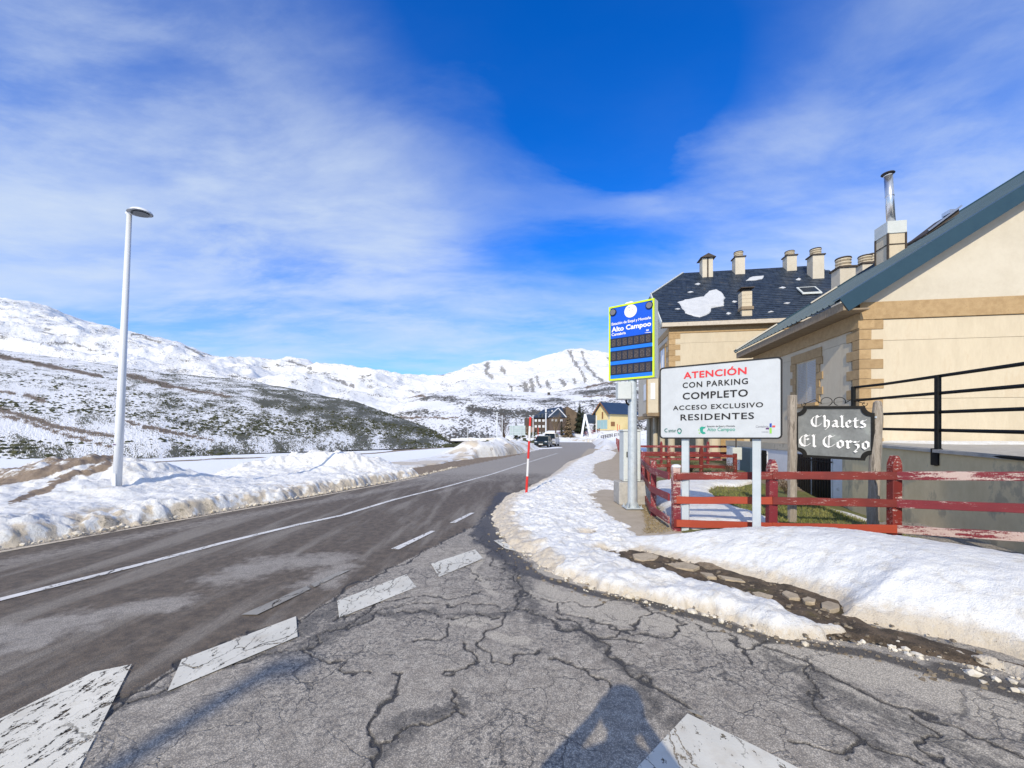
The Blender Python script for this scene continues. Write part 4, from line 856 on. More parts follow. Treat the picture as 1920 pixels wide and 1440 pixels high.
# ------------------------------------------------------------ buildings
UU, VV = Vector((.9886, -.1508, 0)), Vector((.1508, .9886, 0))
def LM(o, u=UU, v=VV):
    M = Matrix.Identity(4)
    for i in range(3): M[i][0], M[i][1], M[i][2], M[i][3] = u[i], v[i], (0, 0, 1)[i], o[i]
    return M
def put(o, M): o.matrix_local = M; return o
def bx(name, u0, u1, v0, v1, z0, z1, m, par, bevel=0.0, seg=1):
    return MB().box(((u0+u1)/2, (v0+v1)/2, (z0+z1)/2), (u1-u0, v1-v0, z1-z0)).build(name, m, par, bevel=bevel, seg=seg)
def bldg(name, label, cat, org, M=None):
    t = thing(name, label, cat); t.matrix_world = M if M is not None else LM(org); return t
C1 = Vector((8.52, 9.8, 0))
B1 = bldg('chalet_house', 'cream chalet with ochre corner stones, a barred lower floor and a big sloping teal roof', 'house', C1)
# gable wall, rendered in wide boards with joints between
bx('wall', .02, 18, .02, .3, -.6, 4.9, M_RENDER, B1)
for z0, z1 in ((1.38, 2.50), (2.508, 3.915), (3.923, 4.43)): bx('wall_panel', .0, 18, -.012, .018, z0, z1, M_RENDER, B1)
bx('stone_band', -.03, 18, -.05, .018, 4.44, 4.86, M_STONE_O, B1, bevel=.006)
SL = .635
rz_ = lambda u: 4.85+SL*(u+.6)
mb = MB(); mb.v = []; zz = lambda u: rz_(u)-.12
mb.add([(-.02, -.02, 4.865), (18, -.02, 4.865), (18, -.02, zz(10.6)), (10.6, -.02, zz(10.6)), (-.02, -.02, zz(0)), (-.02, .3, 4.865), (18, .3, 4.865), (18, .3, zz(10.6)), (10.6, .3, zz(10.6)), (-.02, .3, zz(0))],
       [(0, 1, 2, 3, 4), (9, 8, 7, 6, 5), (0, 5, 6, 1), (4, 3, 8, 9)])
mb.build('gable_wall', M_RENDER2, B1)
# side wall
VE = 5.75
bx('wall', .02, .3, .3, VE, 1.30, 4.235, M_RENDER, B1)
wv0, wv1, wz0, wz1 = 1.75, 2.82, 2.56, 3.84
for v0, v1, z0, z1 in ((.3, wv0, 2.5, 3.99), (wv1, VE, 2.5, 3.99), (.3, VE, 1.32, 2.49), (.3, VE, 3.998, 4.24)): bx('wall_panel', -.0, .018, v0, v1, z0, z1, M_RENDER, B1)
bx('wall_panel', -.0, .018, wv0, wv1, 2.5, wz0, M_RENDER, B1); bx('wall_panel', -.0, .018, wv0, wv1, wz1, 3.99, M_RENDER, B1)
bx('eave_band', -.05, .3, -.029, VE, 4.24, 4.605, M_STONE_O, B1)
bx('floor_beam', -.04, .3, .3, 8.6, 1.10, 1.315, M_CONC, B1)
bx('lower_wall', .0, .3, .3, 8.6, -.6, 1.10, M_WHITE, B1)
# corner stones, one object each
zq = 4.435; i = 0
while zq > 1.45:
    h = .24; a, b = ((.50, .22), (.24, .45))[i % 2]; a += random.uniform(-.01, .01)
    p = [(-.028, -.028), (a, -.028), (a, .022), (.022, .022), (.022, b), (-.028, b)]
    MB().prism(p, zq-h+.006, zq-.002).build('corner_stone', M_STONE_O, B1, bevel=.005); zq -= h; i += 1
# window with stone surround and shutters
for k in range(6):
    wd = (.30, .17)[k % 2]; z0 = wz1-.215*(k+1)
    if z0 < wz0-.05: z0 = wz0
    for s in (0, 1):
        v0, v1 = (wv0-wd, wv0) if s == 0 else (wv1, wv1+wd)
        bx('surround_stone', -.028, .02, v0, v1, z0+.003, z0+.212, M_STONE_O, B1, bevel=.004)
bx('lintel_stone', -.03, .02, wv0-.26, wv1+.26, wz1+.002, wz1+.27, M_STONE_O, B1, bevel=.004)
bx('window_sill', -.10, .05, wv0-.1, wv1+.1, wz0-.10, wz0-.003, M_STONE_O, B1, bevel=.008)
sh = bx('window', .06, .10, wv0+.02, wv1-.02, wz0, wz1-.01, M_DARKGLASS, B1)
for v0, v1 in ((wv0+.03, (wv0+wv1)/2-.004), ((wv0+wv1)/2+.004, wv1-.03)):
    mb = MB(); n = 26
    mb.box((.035, (v0+v1)/2, (wz0+wz1)/2), (.012, v1-v0, wz1-wz0-.02))
    for k in range(n): mb.box((.026, (v0+v1)/2, wz0+.03+k*(wz1-wz0-.05)/n), (.012, v1-v0-.03, .036))
    mb.build('shutter', M_SHUT, sh)
# barred openings in the lower wall
def barred(par, v0, v1, z0, z1, nb, m_back, label=None, mcol=M_BLACKM, r=.011):
    f = bx('barred_opening', -.006, -.002, v0, v1, z0, z1, m_back, par)
    for k in range(nb):
        v = v0+(k+.5)*(v1-v0)/nb; MB().box((-.035, v, (z0+z1)/2), (r*2, r*2, z1-z0+.02)).build('bar', mcol, f)
    for z in (z0+.05, z1-.14): MB().box((-.035, (v0+v1)/2, z), (.012, v1-v0+.1, .03)).build('rail', mcol, f)
    for v in (v0, v1, (v0+v1)/2): bx('frame', -.024, -.004, v-.018, v+.018, z0, z1, M_WHITE if m_back is M_DARKGLASS else mcol, f)
    return f
barred(B1, 1.05, 2.95, -.25, 1.02, 15, M_DARKGLASS); barred(B1, 4.70, 5.55, -.25, 1.02, 9, M_DARKGLASS)
barred(B1, 5.95, 7.00, -.25, 1.05, 12, flat('blue_gate', (.03, .07, .11), .5), mcol=flat('blue_bar', (.05, .10, .15), .4), r=.02)
# roof
def roof_sheet(name, pts_eave, pts_ridge, n_rib, par, m, ht=.035):
    """ribbed metal from eave to ridge: local points"""
    a0, a1 = Vector(pts_eave[0]), Vector(pts_eave[1]); b0, b1 = Vector(pts_ridge[0]), Vector(pts_ridge[1])
    nrm = (a1-a0).cross(b0-a0).normalized(); nrm = nrm if nrm.z > 0 else -nrm
    prof = []
    for k in range(n_rib):
        prof += [(k/n_rib, 0), ((k+.74)/n_rib, 0), ((k+.80)/n_rib, 1), ((k+.94)/n_rib, 1)]
    prof.append((1, 0)); vs = []
    for t, h in prof: vs += [a0.lerp(a1, t)+nrm*h*ht, b0.lerp(b1, t)+nrm*h*ht, a0.lerp(a1, t)+nrm*(h*ht-.02), b0.lerp(b1, t)+nrm*(h*ht-.02)]
    fs = []
    for k in range(len(prof)-1):
        q = 4*k; fs += [(q, q+4, q+5, q+1), (q+2, q+3, q+7, q+6), (q, q+2, q+6, q+4)]
    return MB().add(vs, fs).build(name, m, par)
UR = 10.4
roof1 = roof_sheet('roof', [(-.6, -.33, rz_(-.6)), (-.6, 6.05, rz_(-.6))], [(UR, -.33, rz_(UR)), (UR, 6.05, rz_(UR))], 26, B1, M_ROOFM)
roof_sheet('roof', [(UR*2+.6, -.33, rz_(-.6)), (UR*2+.6, 6.05, rz_(-.6))], [(UR, -.33, rz_(UR)), (UR, 6.05, rz_(UR))], 26, B1, M_ROOFM)
mb = MB()   # verge fascia: a folded board following the slope
d_ = Vector((1, 0, SL)).normalized(); nn = Vector((-SL, 0, 1)).normalized()
for v, tk in ((-.37, .03),):
    a = Vector((-.66, v, rz_(-.66)+.07)); b = Vector((UR, v, rz_(UR)+.07)); dn = Vector((.20, 0, -.30))
    mb.hexa([a+dn, b+Vector((0, 0, -.22)), b+Vector((0, tk, -.22)), a+dn+Vector((0, tk, 0))], [a, b, b+Vector((0, tk, 0)), a+Vector((0, tk, 0))])
mb.build('verge_fascia', M_FASC, B1)
mb = MB(); a = Vector((-.66, -.37, rz_(-.66)+.072)); b = Vector((UR, -.37, rz_(UR)+.072)); mb.hexa([a, b, b+Vector((0, .26, 0)), a+Vector((0, .26, 0))], [a+Vector((0, 0, .014)), b+Vector((0, 0, .014)), b+Vector((0, .26, .014)), a+Vector((0, .26, .014))])
mb.build('verge_flashing', M_ROOFM, B1)
mb = MB(); a = Vector((-.45, -.335, rz_(-.45)-.20)); b = Vector((UR, -.335, rz_(UR)-.20)); mb.hexa([a, b, b+Vector((0, .33, 0)), a+Vector((0, .33, 0))], [a+Vector((0, 0, .03)), b+Vector((0, 0, .03)), b+Vector((0, .33, .03)), a+Vector((0, .33, .03))])
mb.build('verge_soffit', M_SOFFIT, B1)
bx('eave_board', -.56, -.50, -.33, 6.0, rz_(-.6)-.24, rz_(-.6)-.04, M_SOFFIT, B1)
bx('eave_soffit', -.50, .0, -.33, 6.0, rz_(-.6)-.24, rz_(-.6)-.20, M_SOFFIT, B1)
# far verge trim with a snow guard line
mb = MB(); a = Vector((-.6, 6.06, rz_(-.6)+.03)); b = Vector((UR, 6.06, rz_(UR)+.03)); mb.beam(a, b, .06, .12); mb.build('verge_trim', M_FASC, B1)
for u0, u1 in ((-.58, .9), (2.1, 3.0)): MB().beam(Vector((u0, 5.98, rz_(u0)+.10)), Vector((u1, 5.98, rz_(u1)+.10)), .05, .05).build('snow_guard', flat('pale_metal', (.55, .52, .45), .4), B1)
# skylight set in the roof (open, seen edge-on)
def on_roof1(px, v):   # local u on the roof seen at photo column px for a given v
    k = (px-960)/FPX; return (C1.x+VV.x*v-k*(C1.y+VV.y*v))/(k*UU.y-UU.x)
ua, ub = on_roof1(1694, 5.0), on_roof1(1752, 5.0)
f = MB(); f.hexa([(ua, 4.1, rz_(ua)+.05), (ub, 4.1, rz_(ub)+.10), (ub, 5.0, rz_(ub)+.10), (ua, 5.0, rz_(ua)+.05)], [(ua, 4.1, rz_(ua)+.11), (ub, 4.1, rz_(ub)+.26), (ub, 5.0, rz_(ub)+.26), (ua, 5.0, rz_(ua)+.11)])
skl = f.build('skylight', M_DKWOOD, B1); MB().beam((ua, 4.02, rz_(ua)+.17), (ub, 4.02, rz_(ub)+.31), .05, .05).build('frame', M_BRIGHT, skl)
bx('frame', ub-.1, ub+.08, 4.3, 4.6, rz_(ub)+.24, rz_(ub)+.36, M_BRIGHT, skl)
# chimney with steel flue on this roof
uc = on_roof1(1671, 4.55); zt = CAM_Z+(HOR-421)/FPX*(C1.y+UU.y*uc+VV.y*4.55)
ch = bx('chimney', uc-.27, uc+.25, 4.3, 4.85, rz_(uc)-.4, zt-.42, M_RENDER, B1)
for u_ in (uc-.275, uc+.255):
    for v_ in (4.295, 4.855): bx('corner_strip', u_-.025, u_+.025, v_-.025, v_+.025, rz_(uc)-.3, zt-.40, M_DKWOOD, ch)
for z_ in (zt-.80,): bx('corner_strip', uc-.285, uc+.265, 4.285, 4.865, z_, z_+.035, M_DKWOOD, ch)
bx('cover', uc-.30, uc+.28, 4.27, 4.88, zt-.42, zt, M_BOXG, ch, bevel=.01)
fl = MB(); fl.tube([(uc, 4.55, zt), (uc-.05, 4.55, zt+.95), (uc-.09, 4.55, zt+1.72)], .118, 18); fo = fl.build('flue', M_BRIGHT, ch, smooth=False)
for p in fo.data.polygons: p.use_smooth = len(p.vertices) == 4
for z_ in (.95, 1.66): MB().lathe([(.124, 0), (.130, .02), (.124, .04)], (uc-.05 if z_ < 1 else uc-.088, 4.55, zt+z_), 18).build('flue_ring', M_BRIGHT, ch)
MB().lathe([(.09, -.02), (.19, .0), (.18, .02), (.05, .07), (.0, .075)], (uc-.10, 4.55, zt+1.74), 18, Matrix.Identity(4)).build('flue_cap', flat('rust_cap', (.06, .055, .06), .5), ch)

# second chalet behind: slate roof, half-hipped ends
C2 = Vector((9.44, 24.0, 0))
B2 = bldg('chalet_house', 'cream two-storey chalet whose dark slate roof carries snow patches', 'house', C2)
UL2 = 11.9
r2 = lambda v: 8.18+.85*(v+.35)
bx('wall', .02, 13.2, .02, .3, 3.0, 8.1, M_RENDER, B2); bx('wall', .02, .3, .3, 11.6, 3.0, 8.1, M_RENDER2, B2); bx('back_wall', 12.9, 13.2, .3, 11.6, -.5, 8.1, M_RENDER, B2)
for z0, z1 in ((3.0, 5.3), (5.31, 7.0), (7.01, 7.58)): bx('wall_panel', .3, 13.2, -.012, .018, z0, z1, M_RENDER, B2)
bx('stone_band', -.03, 13.2, -.04, .018, 7.60, 7.98, M_STONE_O, B2); bx('stone_band', -.04, .018, .02, 11.6, 7.60, 7.98, M_STONE_O, B2)
bx('stone_band', -.05, .30, .0, 11.6, 2.75, 3.02, M_STONE_O, B2); bx('stone_band', .31, 13.2, -.05, .3, 2.75, 3.02, M_STONE_O, B2)
mb = MB(); mb.add([(0, .02, 7.99), (0, 11.6, 7.99), (0, 8.5, r2(2.9)-.1), (0, 3.0, r2(2.9)-.1), (.25, .02, 7.99), (.25, 11.6, 7.99), (.25, 8.5, r2(2.9)-.1), (.25, 3.0, r2(2.9)-.1)], [(3, 2, 1, 0), (4, 5, 6, 7), (0, 4, 7, 3), (1, 2, 6, 5), (3, 7, 6, 2)])
mb.build('gable_wall', M_RENDER2, B2)
zq, i = 7.595, 0
while zq > 3.1:
    a, b = ((.62, .34), (.34, .62))[i % 2]; MB().prism([(-.03, -.03), (a, -.03), (a, .022), (.022, .022), (.022, b), (-.03, b)], zq-.325, zq-.004).build('corner_stone', M_STONE_O, B2, bevel=.006); zq -= .33; i += 1
for v0, v1, z0, z1 in ((1.1, 2.3, 5.5, 7.0), (4.0, 5.2, 5.5, 7.0), (1.3, 2.3, 3.75, 4.75), (5.0, 6.0, 3.75, 4.75), (7.6, 8.6, 3.75, 4.75)):
    w_ = bx('window', -.03, -.004, v0, v1, z0, z1, M_SHUT, B2)
    for q in ((v0-.22, v0, z0, z1), (v1, v1+.22, z0, z1), (v0-.3, v1+.3, z1, z1+.25), (v0-.1, v1+.1, z0-.12, z0)): bx('surround_stone', -.05, -.002, q[0], q[1], q[2]+.003, q[3]-.003, M_STONE_O, w_)
    bx('mullion', -.045, -.03, (v0+v1)/2-.03, (v0+v1)/2+.03, z0, z1, M_WHITE, w_)
# bay on the left wall
bay = bx('bay', -.75, -.051, 2.9, 4.6, 3.0, 5.4, M_RENDER2, B2); bx('bay_edge', -.80, -.74, 2.85, 3.15, 2.9, 5.45, M_STONE_O, B2); bx('bay_floor', -.78, -.052, 2.88, 4.62, 2.78, 2.99, M_SOFFIT, B2)
bw = bx('window', -.75+.2, -.25, 2.87, 2.895, 3.9, 5.0, M_SHUT, B2); bw2 = bx('window', -.78, -.755, 3.3, 4.2, 3.9, 5.0, M_SHUT, B2)
# open ground floor with columns
bx('floor_slab', .0, 13.2, .31, 11.5, 2.8, 2.99, M_SOFFIT, B2)
bx('porch_wall', 2.8, 3.0, 1.2, 11.3, -.6, 2.79, M_CONC, B2); bx('porch_wall', .3, 2.79, 8.5, 8.7, -.6, 2.79, M_RENDER, B2)
bx('porch_wall', 3.01, 13.2, 1.2, 1.4, -.6, 2.79, M_RENDER, B2); bx('stone_base', 3.01, 4.6, 1.10, 1.19, -.6, 1.6, M_STONE_O, B2)
for u_, v_, r in ((.15, .15, .20), (.15, 2.6, .17), (.15, 4.9, .17), (.15, 7.4, .17), (1.75, .15, .22), (2.6, .2, .34), (5.2, .15, .22)):
    MB().lathe([(r*1.1, -.6), (r, .1), (r, 2.79)], (u_, v_, 0), 14).build('column', M_CONC if r < .3 else M_RENDER, B2, smooth=False)
# slate roof: backing planes, then rows of single slates as one part
VR = 5.75; zr = r2(VR); VB = 11.85
def hip_pts():
    return dict(e0=(-.5, -.35, r2(-.35)), e1=(UL2+1.4, -.35, r2(-.35)), a0=(-.5, 3.0, r2(3.0)), a1=(UL2+1.4, 3.0, r2(3.0)), r0=(2.25, VR, zr), r1=(10.5, VR, zr),
                f0=(-.5, VB, r2(-.35)), f1=(UL2+1.4, VB, r2(-.35)), b0=(-.5, 2*VR-3.0, r2(3.0)), b1=(UL2+1.4, 2*VR-3.0, r2(3.0)))
H = hip_pts(); K = list(H); vs = [Vector(H[k]) for k in K]; ix = {k: i for i, k in enumerate(K)}
vs2 = [v-Vector((0, 0, .14)) for v in vs]; n_ = len(vs)
fs = [('e0', 'e1', 'a1', 'r1', 'r0', 'a0'), ('f1', 'f0', 'b0', 'r0', 'r1', 'b1'), ('a0', 'r0', 'b0'), ('a1', 'b1', 'r1')]
ff = [tuple(ix[k] for k in f) for f in fs]+[tuple(n_+ix[k] for k in reversed(f)) for f in fs]
rim = ['e0', 'e1', 'a1', 'b1', 'f1', 'f0', 'b0', 'a0']
for i in range(8): a, b = ix[rim[i]], ix[rim[(i+1) % 8]]; ff.append((a, a+n_, b+n_, b))
rf2 = MB().add(vs+vs2, ff).build('roof', M_SLATE, B2)
mb = MB(); vstep = .20; nrm = Vector((0, -.85, 1)).normalized(); sd_ = Vector((0, 1, .85)).normalized(); L = math.hypot(VR+.35, .85*(VR+.35)); k = 0; s = 0.0
while s < L-.02:
    v = -.35+s/L*(VR+.35); z = r2(v)
    lo_u, hi_u = (-.5, UL2+1.4) if v < 3 else (-.5+(v-3)/(VR-3)*2.75, UL2+1.4-(v-3)/(VR-3)*2.8)
    u = lo_u-(.15 if k % 2 else 0)
    while u < hi_u-.02:
        a, b = max(u, lo_u), min(u+.295, hi_u)
        if b-a > .05:
            t0 = .022+random.uniform(0, .012); ln = min(.26, L-s); p0 = Vector((a, v, z)); p1 = Vector((b, v, z))
            mb.add([p0+nrm*t0, p1+nrm*t0, p1+sd_*ln+nrm*.006, p0+sd_*ln+nrm*.006, p0, p1], [(0, 1, 2, 3), (4, 5, 1, 0)])
        u += .305
    s += vstep*1.3; k += 1
o = mb.build('slates', M_SLATE, B2); o['kind'] = 'stuff'
bx('eave_board', -.5, UL2+1.4, -.42, -.34, r2(-.35)-.25, r2(-.35)-.02, simple('pale_eave', (.45, .40, .33), (.62, .56, .47), 6, .8, .4, .004, spots=((.2, .16, .12), .6, .6)), B2)
bx('eave_soffit', -.5, UL2+1.4, -.34, .02, r2(-.35)-.25, r2(-.35)-.20, M_SOFFIT, B2)
MB().beam(Vector((-.53, -.35, r2(-.35)-.02)), Vector((-.53, 3.0, r2(3.0)-.02)), .06, .2).build('verge_trim', M_BOXG, B2)
MB().beam(Vector((-.50, 3.0, r2(3.0)+.03)), Vector((2.25, VR, zr+.04)), .16, .05).build('hip_trim', M_BOXG, B2)
def ray2(px, py, off=0.0):   # point of the slate plane seen at a pixel, local coords
    d = Vector(((px-960)/FPX, 1, (HOR-py)/FPX)); o = Vector((0, 0, CAM_Z))-C2
    lo = Vector((o.dot(UU), o.dot(VV), o.z)); ld = Vector((d.dot(UU), d.dot(VV), d.z))
    t = (8.18+.85*(lo.y+.35)+off-lo.z)/(ld.z-.85*ld.y); return lo+ld*t
def roof_snow(pts, th=.07):
    p = [ray2(*q) for q in pts]; q2 = []
    for i in range(len(p)):
        a, b = p[i], p[(i+1) % len(p)]; n = max(1, int((b-a).length/.22))
        for k in range(n): c = a.lerp(b, k/n); q2.append(c+Vector((random.uniform(-.05, .05), 0, 0))+sd_*random.uniform(-.05, .05))
    c = sum(q2, Vector())/len(q2); n = len(q2)
    base = [x+nrm*.02 for x in q2]; top = [x.lerp(c, .05)+nrm*th for x in q2]; mid = [x.lerp(c, .5)+nrm*(th*1.25) for x in q2]
    f = [(i, (i+1) % n, n+(i+1) % n, n+i) for i in range(n)]+[(n+i, n+(i+1) % n, 2*n+(i+1) % n, 2*n+i) for i in range(n)]+[tuple(range(2*n, 3*n))]
    MB().add(base+top+mid, f).build('snow_patch', M_OLDSNOW, B2, smooth=False)
roof_snow([(1271, 567), (1290, 562), (1318, 557), (1330, 546), (1345, 543), (1352, 548), (1359, 559), (1356, 574), (1334, 579), (1330, 588), (1312, 596), (1302, 594), (1285, 588)])
roof_snow([(1397, 527), (1410, 520), (1432, 518), (1430, 524), (1412, 527)], .05)
for a, b in ((1308, 533), (1294, 548), (1270, 580), (1366, 588), (1443, 585), (1475, 569), (1466, 540), (1497, 524), (1376, 566), (1530, 567), (1542, 560)):
    roof_snow([(a-5, b+1), (a, b-1.5), (a+6, b), (a+1, b+2.2)], .05)
def chimney(px, pyb, pyt, wpx, Y, kind='pot', par=B2, zb=None):
    c = AT(px, pyb, Y)-C2; wd = wpx/FPX*Y; u, v = c.dot(UU), c.dot(VV); z0 = c.z; z1 = CAM_Z+(HOR-pyt)/FPX*Y
    H_ = z1-z0; hp = .34*H_ if kind == 'pot' else .25*H_
    base = zb if zb is not None else min(z0, r2(min(v, VR)) if v < VR else z0)-.8
    st = bx('chimney', u-wd*.42, u+wd*.42, v-wd*.42, v+wd*.42, base, z1-hp, M_RENDER2 if kind != 'tile' else M_RENDER, par, bevel=.01)
    if kind == 'pot':
        bx('cap_slab', u-wd*.5, u+wd*.5, v-wd*.5, v+wd*.5, z1-hp-.05, z1-hp+.03, M_DKWOOD, st)
        for k in range(3): MB().lathe([(wd*.33, 0), (wd*.40, hp*.10), (wd*.40, hp*.20), (wd*.33, hp*.24)], (u, v, z1-hp+.03+k*hp*.28), 16).build('louvre_ring', M_RENDER, st)
        MB().lathe([(wd*.28, 0), (wd*.28, hp*.9)], (u, v, z1-hp+.03), 12).build('flue', M_DKWOOD, st)
        MB().lathe([(wd*.42, 0), (wd*.40, .05), (.05, .12)], (u, v, z1-hp*.12), 16).build('cap', M_DKWOOD, st)
    elif kind == 'hut':
        mb = MB(); w2 = wd*.62; z = z1-hp
        mb.add([(u-w2, v-w2, z), (u+w2, v-w2, z), (u+w2, v+w2, z), (u-w2, v+w2, z), (u, v-w2, z1), (u, v+w2, z1)], [(0, 1, 4), (1, 2, 5, 4), (2, 3, 5), (3, 0, 4, 5), (3, 2, 1, 0)]); mb.build('cap', M_DKWOOD, st)
        bx('corner_strip', u-.05, u+.05, v-wd*.44, v-wd*.421, base, z1-hp, M_DKWOOD, st)
    else:
        for k in range(1, 5): bx('joint', u-wd*.425, u+wd*.425, v-wd*.425, v+wd*.425, z1-hp-k*H_*.16, z1-hp-k*H_*.16+.012, M_SOFFIT, st)
        bx('cap', u-wd*.5, u+wd*.6, v-wd*.5, v+wd*.5, z1-hp*.45, z1-hp*.3, M_DKWOOD, st); bx('flue', u-wd*.3, u+wd*.3, v-wd*.3, v+wd*.3, z1-hp-.01, z1-hp*.45, M_BLACK, st)
        bx('flashing', u-wd*.5, u+wd*.5, v-wd*.55, v+wd*.3, z0-.04, z0+.14, M_SOFFIT, st)
    return st
chimney(1324, 509, 480, 22, 28.6, 'hut'); chimney(1384.5, 506, 473, 20, 28.4); chimney(1480.5, 500, 472, 20, 28.0); chimney(1529, 508, 467, 23, 26.6)
chimney(1397, 582, 538, 21, 23.6, 'tile')
p = ray2(1517, 549); sk = MB(); sk.hexa([p+Vector((-.55, -.35, -.30+.12)), p+Vector((.55, -.35, -.30+.12)), p+Vector((.55, .35, .30+.12)), p+Vector((-.55, .35, .42))], [p+Vector((-.55, -.35, -.30+.2)), p+Vector((.55, -.35, -.30+.2)), p+Vector((.55, .35, .30+.2)), p+Vector((-.55, .35, .50))])
sk_ = sk.build('skylight', M_BOXG, B2); q = MB(); q.hexa([p+Vector((-.45, -.27, -.23+.205)), p+Vector((.45, -.27, -.23+.205)), p+Vector((.45, .27, .23+.205)), p+Vector((-.45, .27, .435))], [p+Vector((-.45, -.27, -.23+.215)), p+Vector((.45, -.27, -.23+.215)), p+Vector((.45, .27, .23+.215)), p+Vector((-.45, .27, .445))]); q.build('pane', M_DARKGLASS, sk_)
# third roof between them, carrying the two fat chimneys
C3 = C1+VV*6.9
B3 = bldg('chalet_house', 'chalet behind the teal roof, showing only its fat ringed chimneys above it', 'house', C3)
bx('wall', 3.2, 17, .0, 5.2, -.5, 5.6, M_RENDER, B3)
mb = MB(); mb.add([(2.8, -.2, 5.6), (10.4, -.2, 9.9), (18, -.2, 5.6), (2.8, 5.4, 5.6), (10.4, 5.4, 9.9), (18, 5.4, 5.6)], [(0, 1, 2), (5, 4, 3), (0, 3, 4, 1), (1, 4, 5, 2), (0, 2, 5, 3)]); mb.build('roof', M_SLATE, B3)
C2b = C2; C2 = C3
chimney(1581, 545, 484, 31, 19.2, 'pot', B3, 6.2); chimney(1622, 530, 480, 27, 20.0, 'pot', B3, 6.2); chimney(1634, 530, 477, 24, 21.3, 'pot', B3, 6.2)
C2 = C2b
# ramp with retaining wall
rw = [(8.42, 10.2), (8.13, 9.55), (7.14, 5.58), (6.3, 2.6), (5.5, 0)]
zt = [1.50, 1.50, 1.40, 1.32, 1.25]; th = .22
mb = MB()
for i in range(len(rw)-1):
    a, b = Vector((*rw[i], 0)), Vector((*rw[i+1], 0)); n = Vector((-(b-a).y, (b-a).x, 0)).normalized()*th
    mb.hexa([a+Vector((0, 0, -.6)), b+Vector((0, 0, -.6)), b+n+Vector((0, 0, -.6)), a+n+Vector((0, 0, -.6))], [a+Vector((0, 0, zt[i]-.10)), b+Vector((0, 0, zt[i+1]-.10)), b+n+Vector((0, 0, zt[i+1]-.10)), a+n+Vector((0, 0, zt[i]-.10))])
RWALL = thing('retaining_wall', 'stained grey concrete ramp wall under the black railing', 'wall', (0, 0, 0)); mb.build('wall', M_RAMP, RWALL)
mb = MB()
for i in range(len(rw)-1):
    a, b = Vector((*rw[i], 0)), Vector((*rw[i+1], 0)); n = Vector((-(b-a).y, (b-a).x, 0)).normalized()
    p, q = a-n*.05, b-n*.05; r, s = b+n*3.4, a+n*3.4
    mb.hexa([p+Vector((0, 0, zt[i]-.10)), q+Vector((0, 0, zt[i+1]-.10)), r+Vector((0, 0, zt[i+1]-.10)), s+Vector((0, 0, zt[i]-.10))], [p+Vector((0, 0, zt[i]-.045)), q+Vector((0, 0, zt[i+1]-.045)), r+Vector((0, 0, zt[i+1]-.045)), s+Vector((0, 0, zt[i]-.045))])
mb.build('ramp_floor', M_BLOCK, RWALL)
def hf_ramp(X, Y):
    d = dline(X, Y, [(9.2, 9.4), (9.6, 8.9), (12, 8.6)]); h = .10*(1-ss(d, .15, .75))-.05+(fbm(X, Y, 5, 3, 3)-.5)*.03; return h, 0*X, 0*X, 0*X, 1.45+0*X
snow_patch('snow_patch', 8.5, 11.5, 8.0, 9.9, .05, hf_ramp)
RAIL = thing('railing', 'black iron railing with five bars above the concrete ramp wall', 'railing', (0, 0, 0))
ra = [Vector((8.18, 9.55, 0)), Vector((8.08, 8.68, 0)), Vector((7.09, 5.58, 0)), Vector((6.28, 2.9, 0))]
hts = [[1.44, 1.40, 1.33, 1.26], [1.77, 1.765, 1.70, 1.62], [2.10, 2.09, 2.02, 1.93], [2.45, 2.44, 2.34, 2.25], [2.765, 2.74, 2.645, 2.55]]
for hz in hts:
    MB().tube([ra[i]+Vector((0, 0, hz[i])) for i in range(4)], .029, 8).build('rail', M_BLACKM, RAIL)
for t_, zb in ((None, 1.45), (.515, 1.10), (1.35, 1.0)):
    if t_ is None: p, z1 = ra[0], hts[4][0]
    else:
        i = 1+int(t_); f_ = t_-int(t_); p = ra[i].lerp(ra[i+1], f_); z1 = hts[4][i]*(1-f_)+hts[4][i+1]*f_
    n = Vector((-.03, .01, 0)); MB().box((p.x+n.x, p.y, (zb+z1+.02)/2), (.07, .07, z1+.02-zb)).build('post', M_BLACKM, RAIL, bevel=.006)
    if t_ is not None: MB().box((p.x-.05, p.y, zb+.16), (.10, .13, .30)).build('bracket', M_BLACKM, RAIL, bevel=.008)
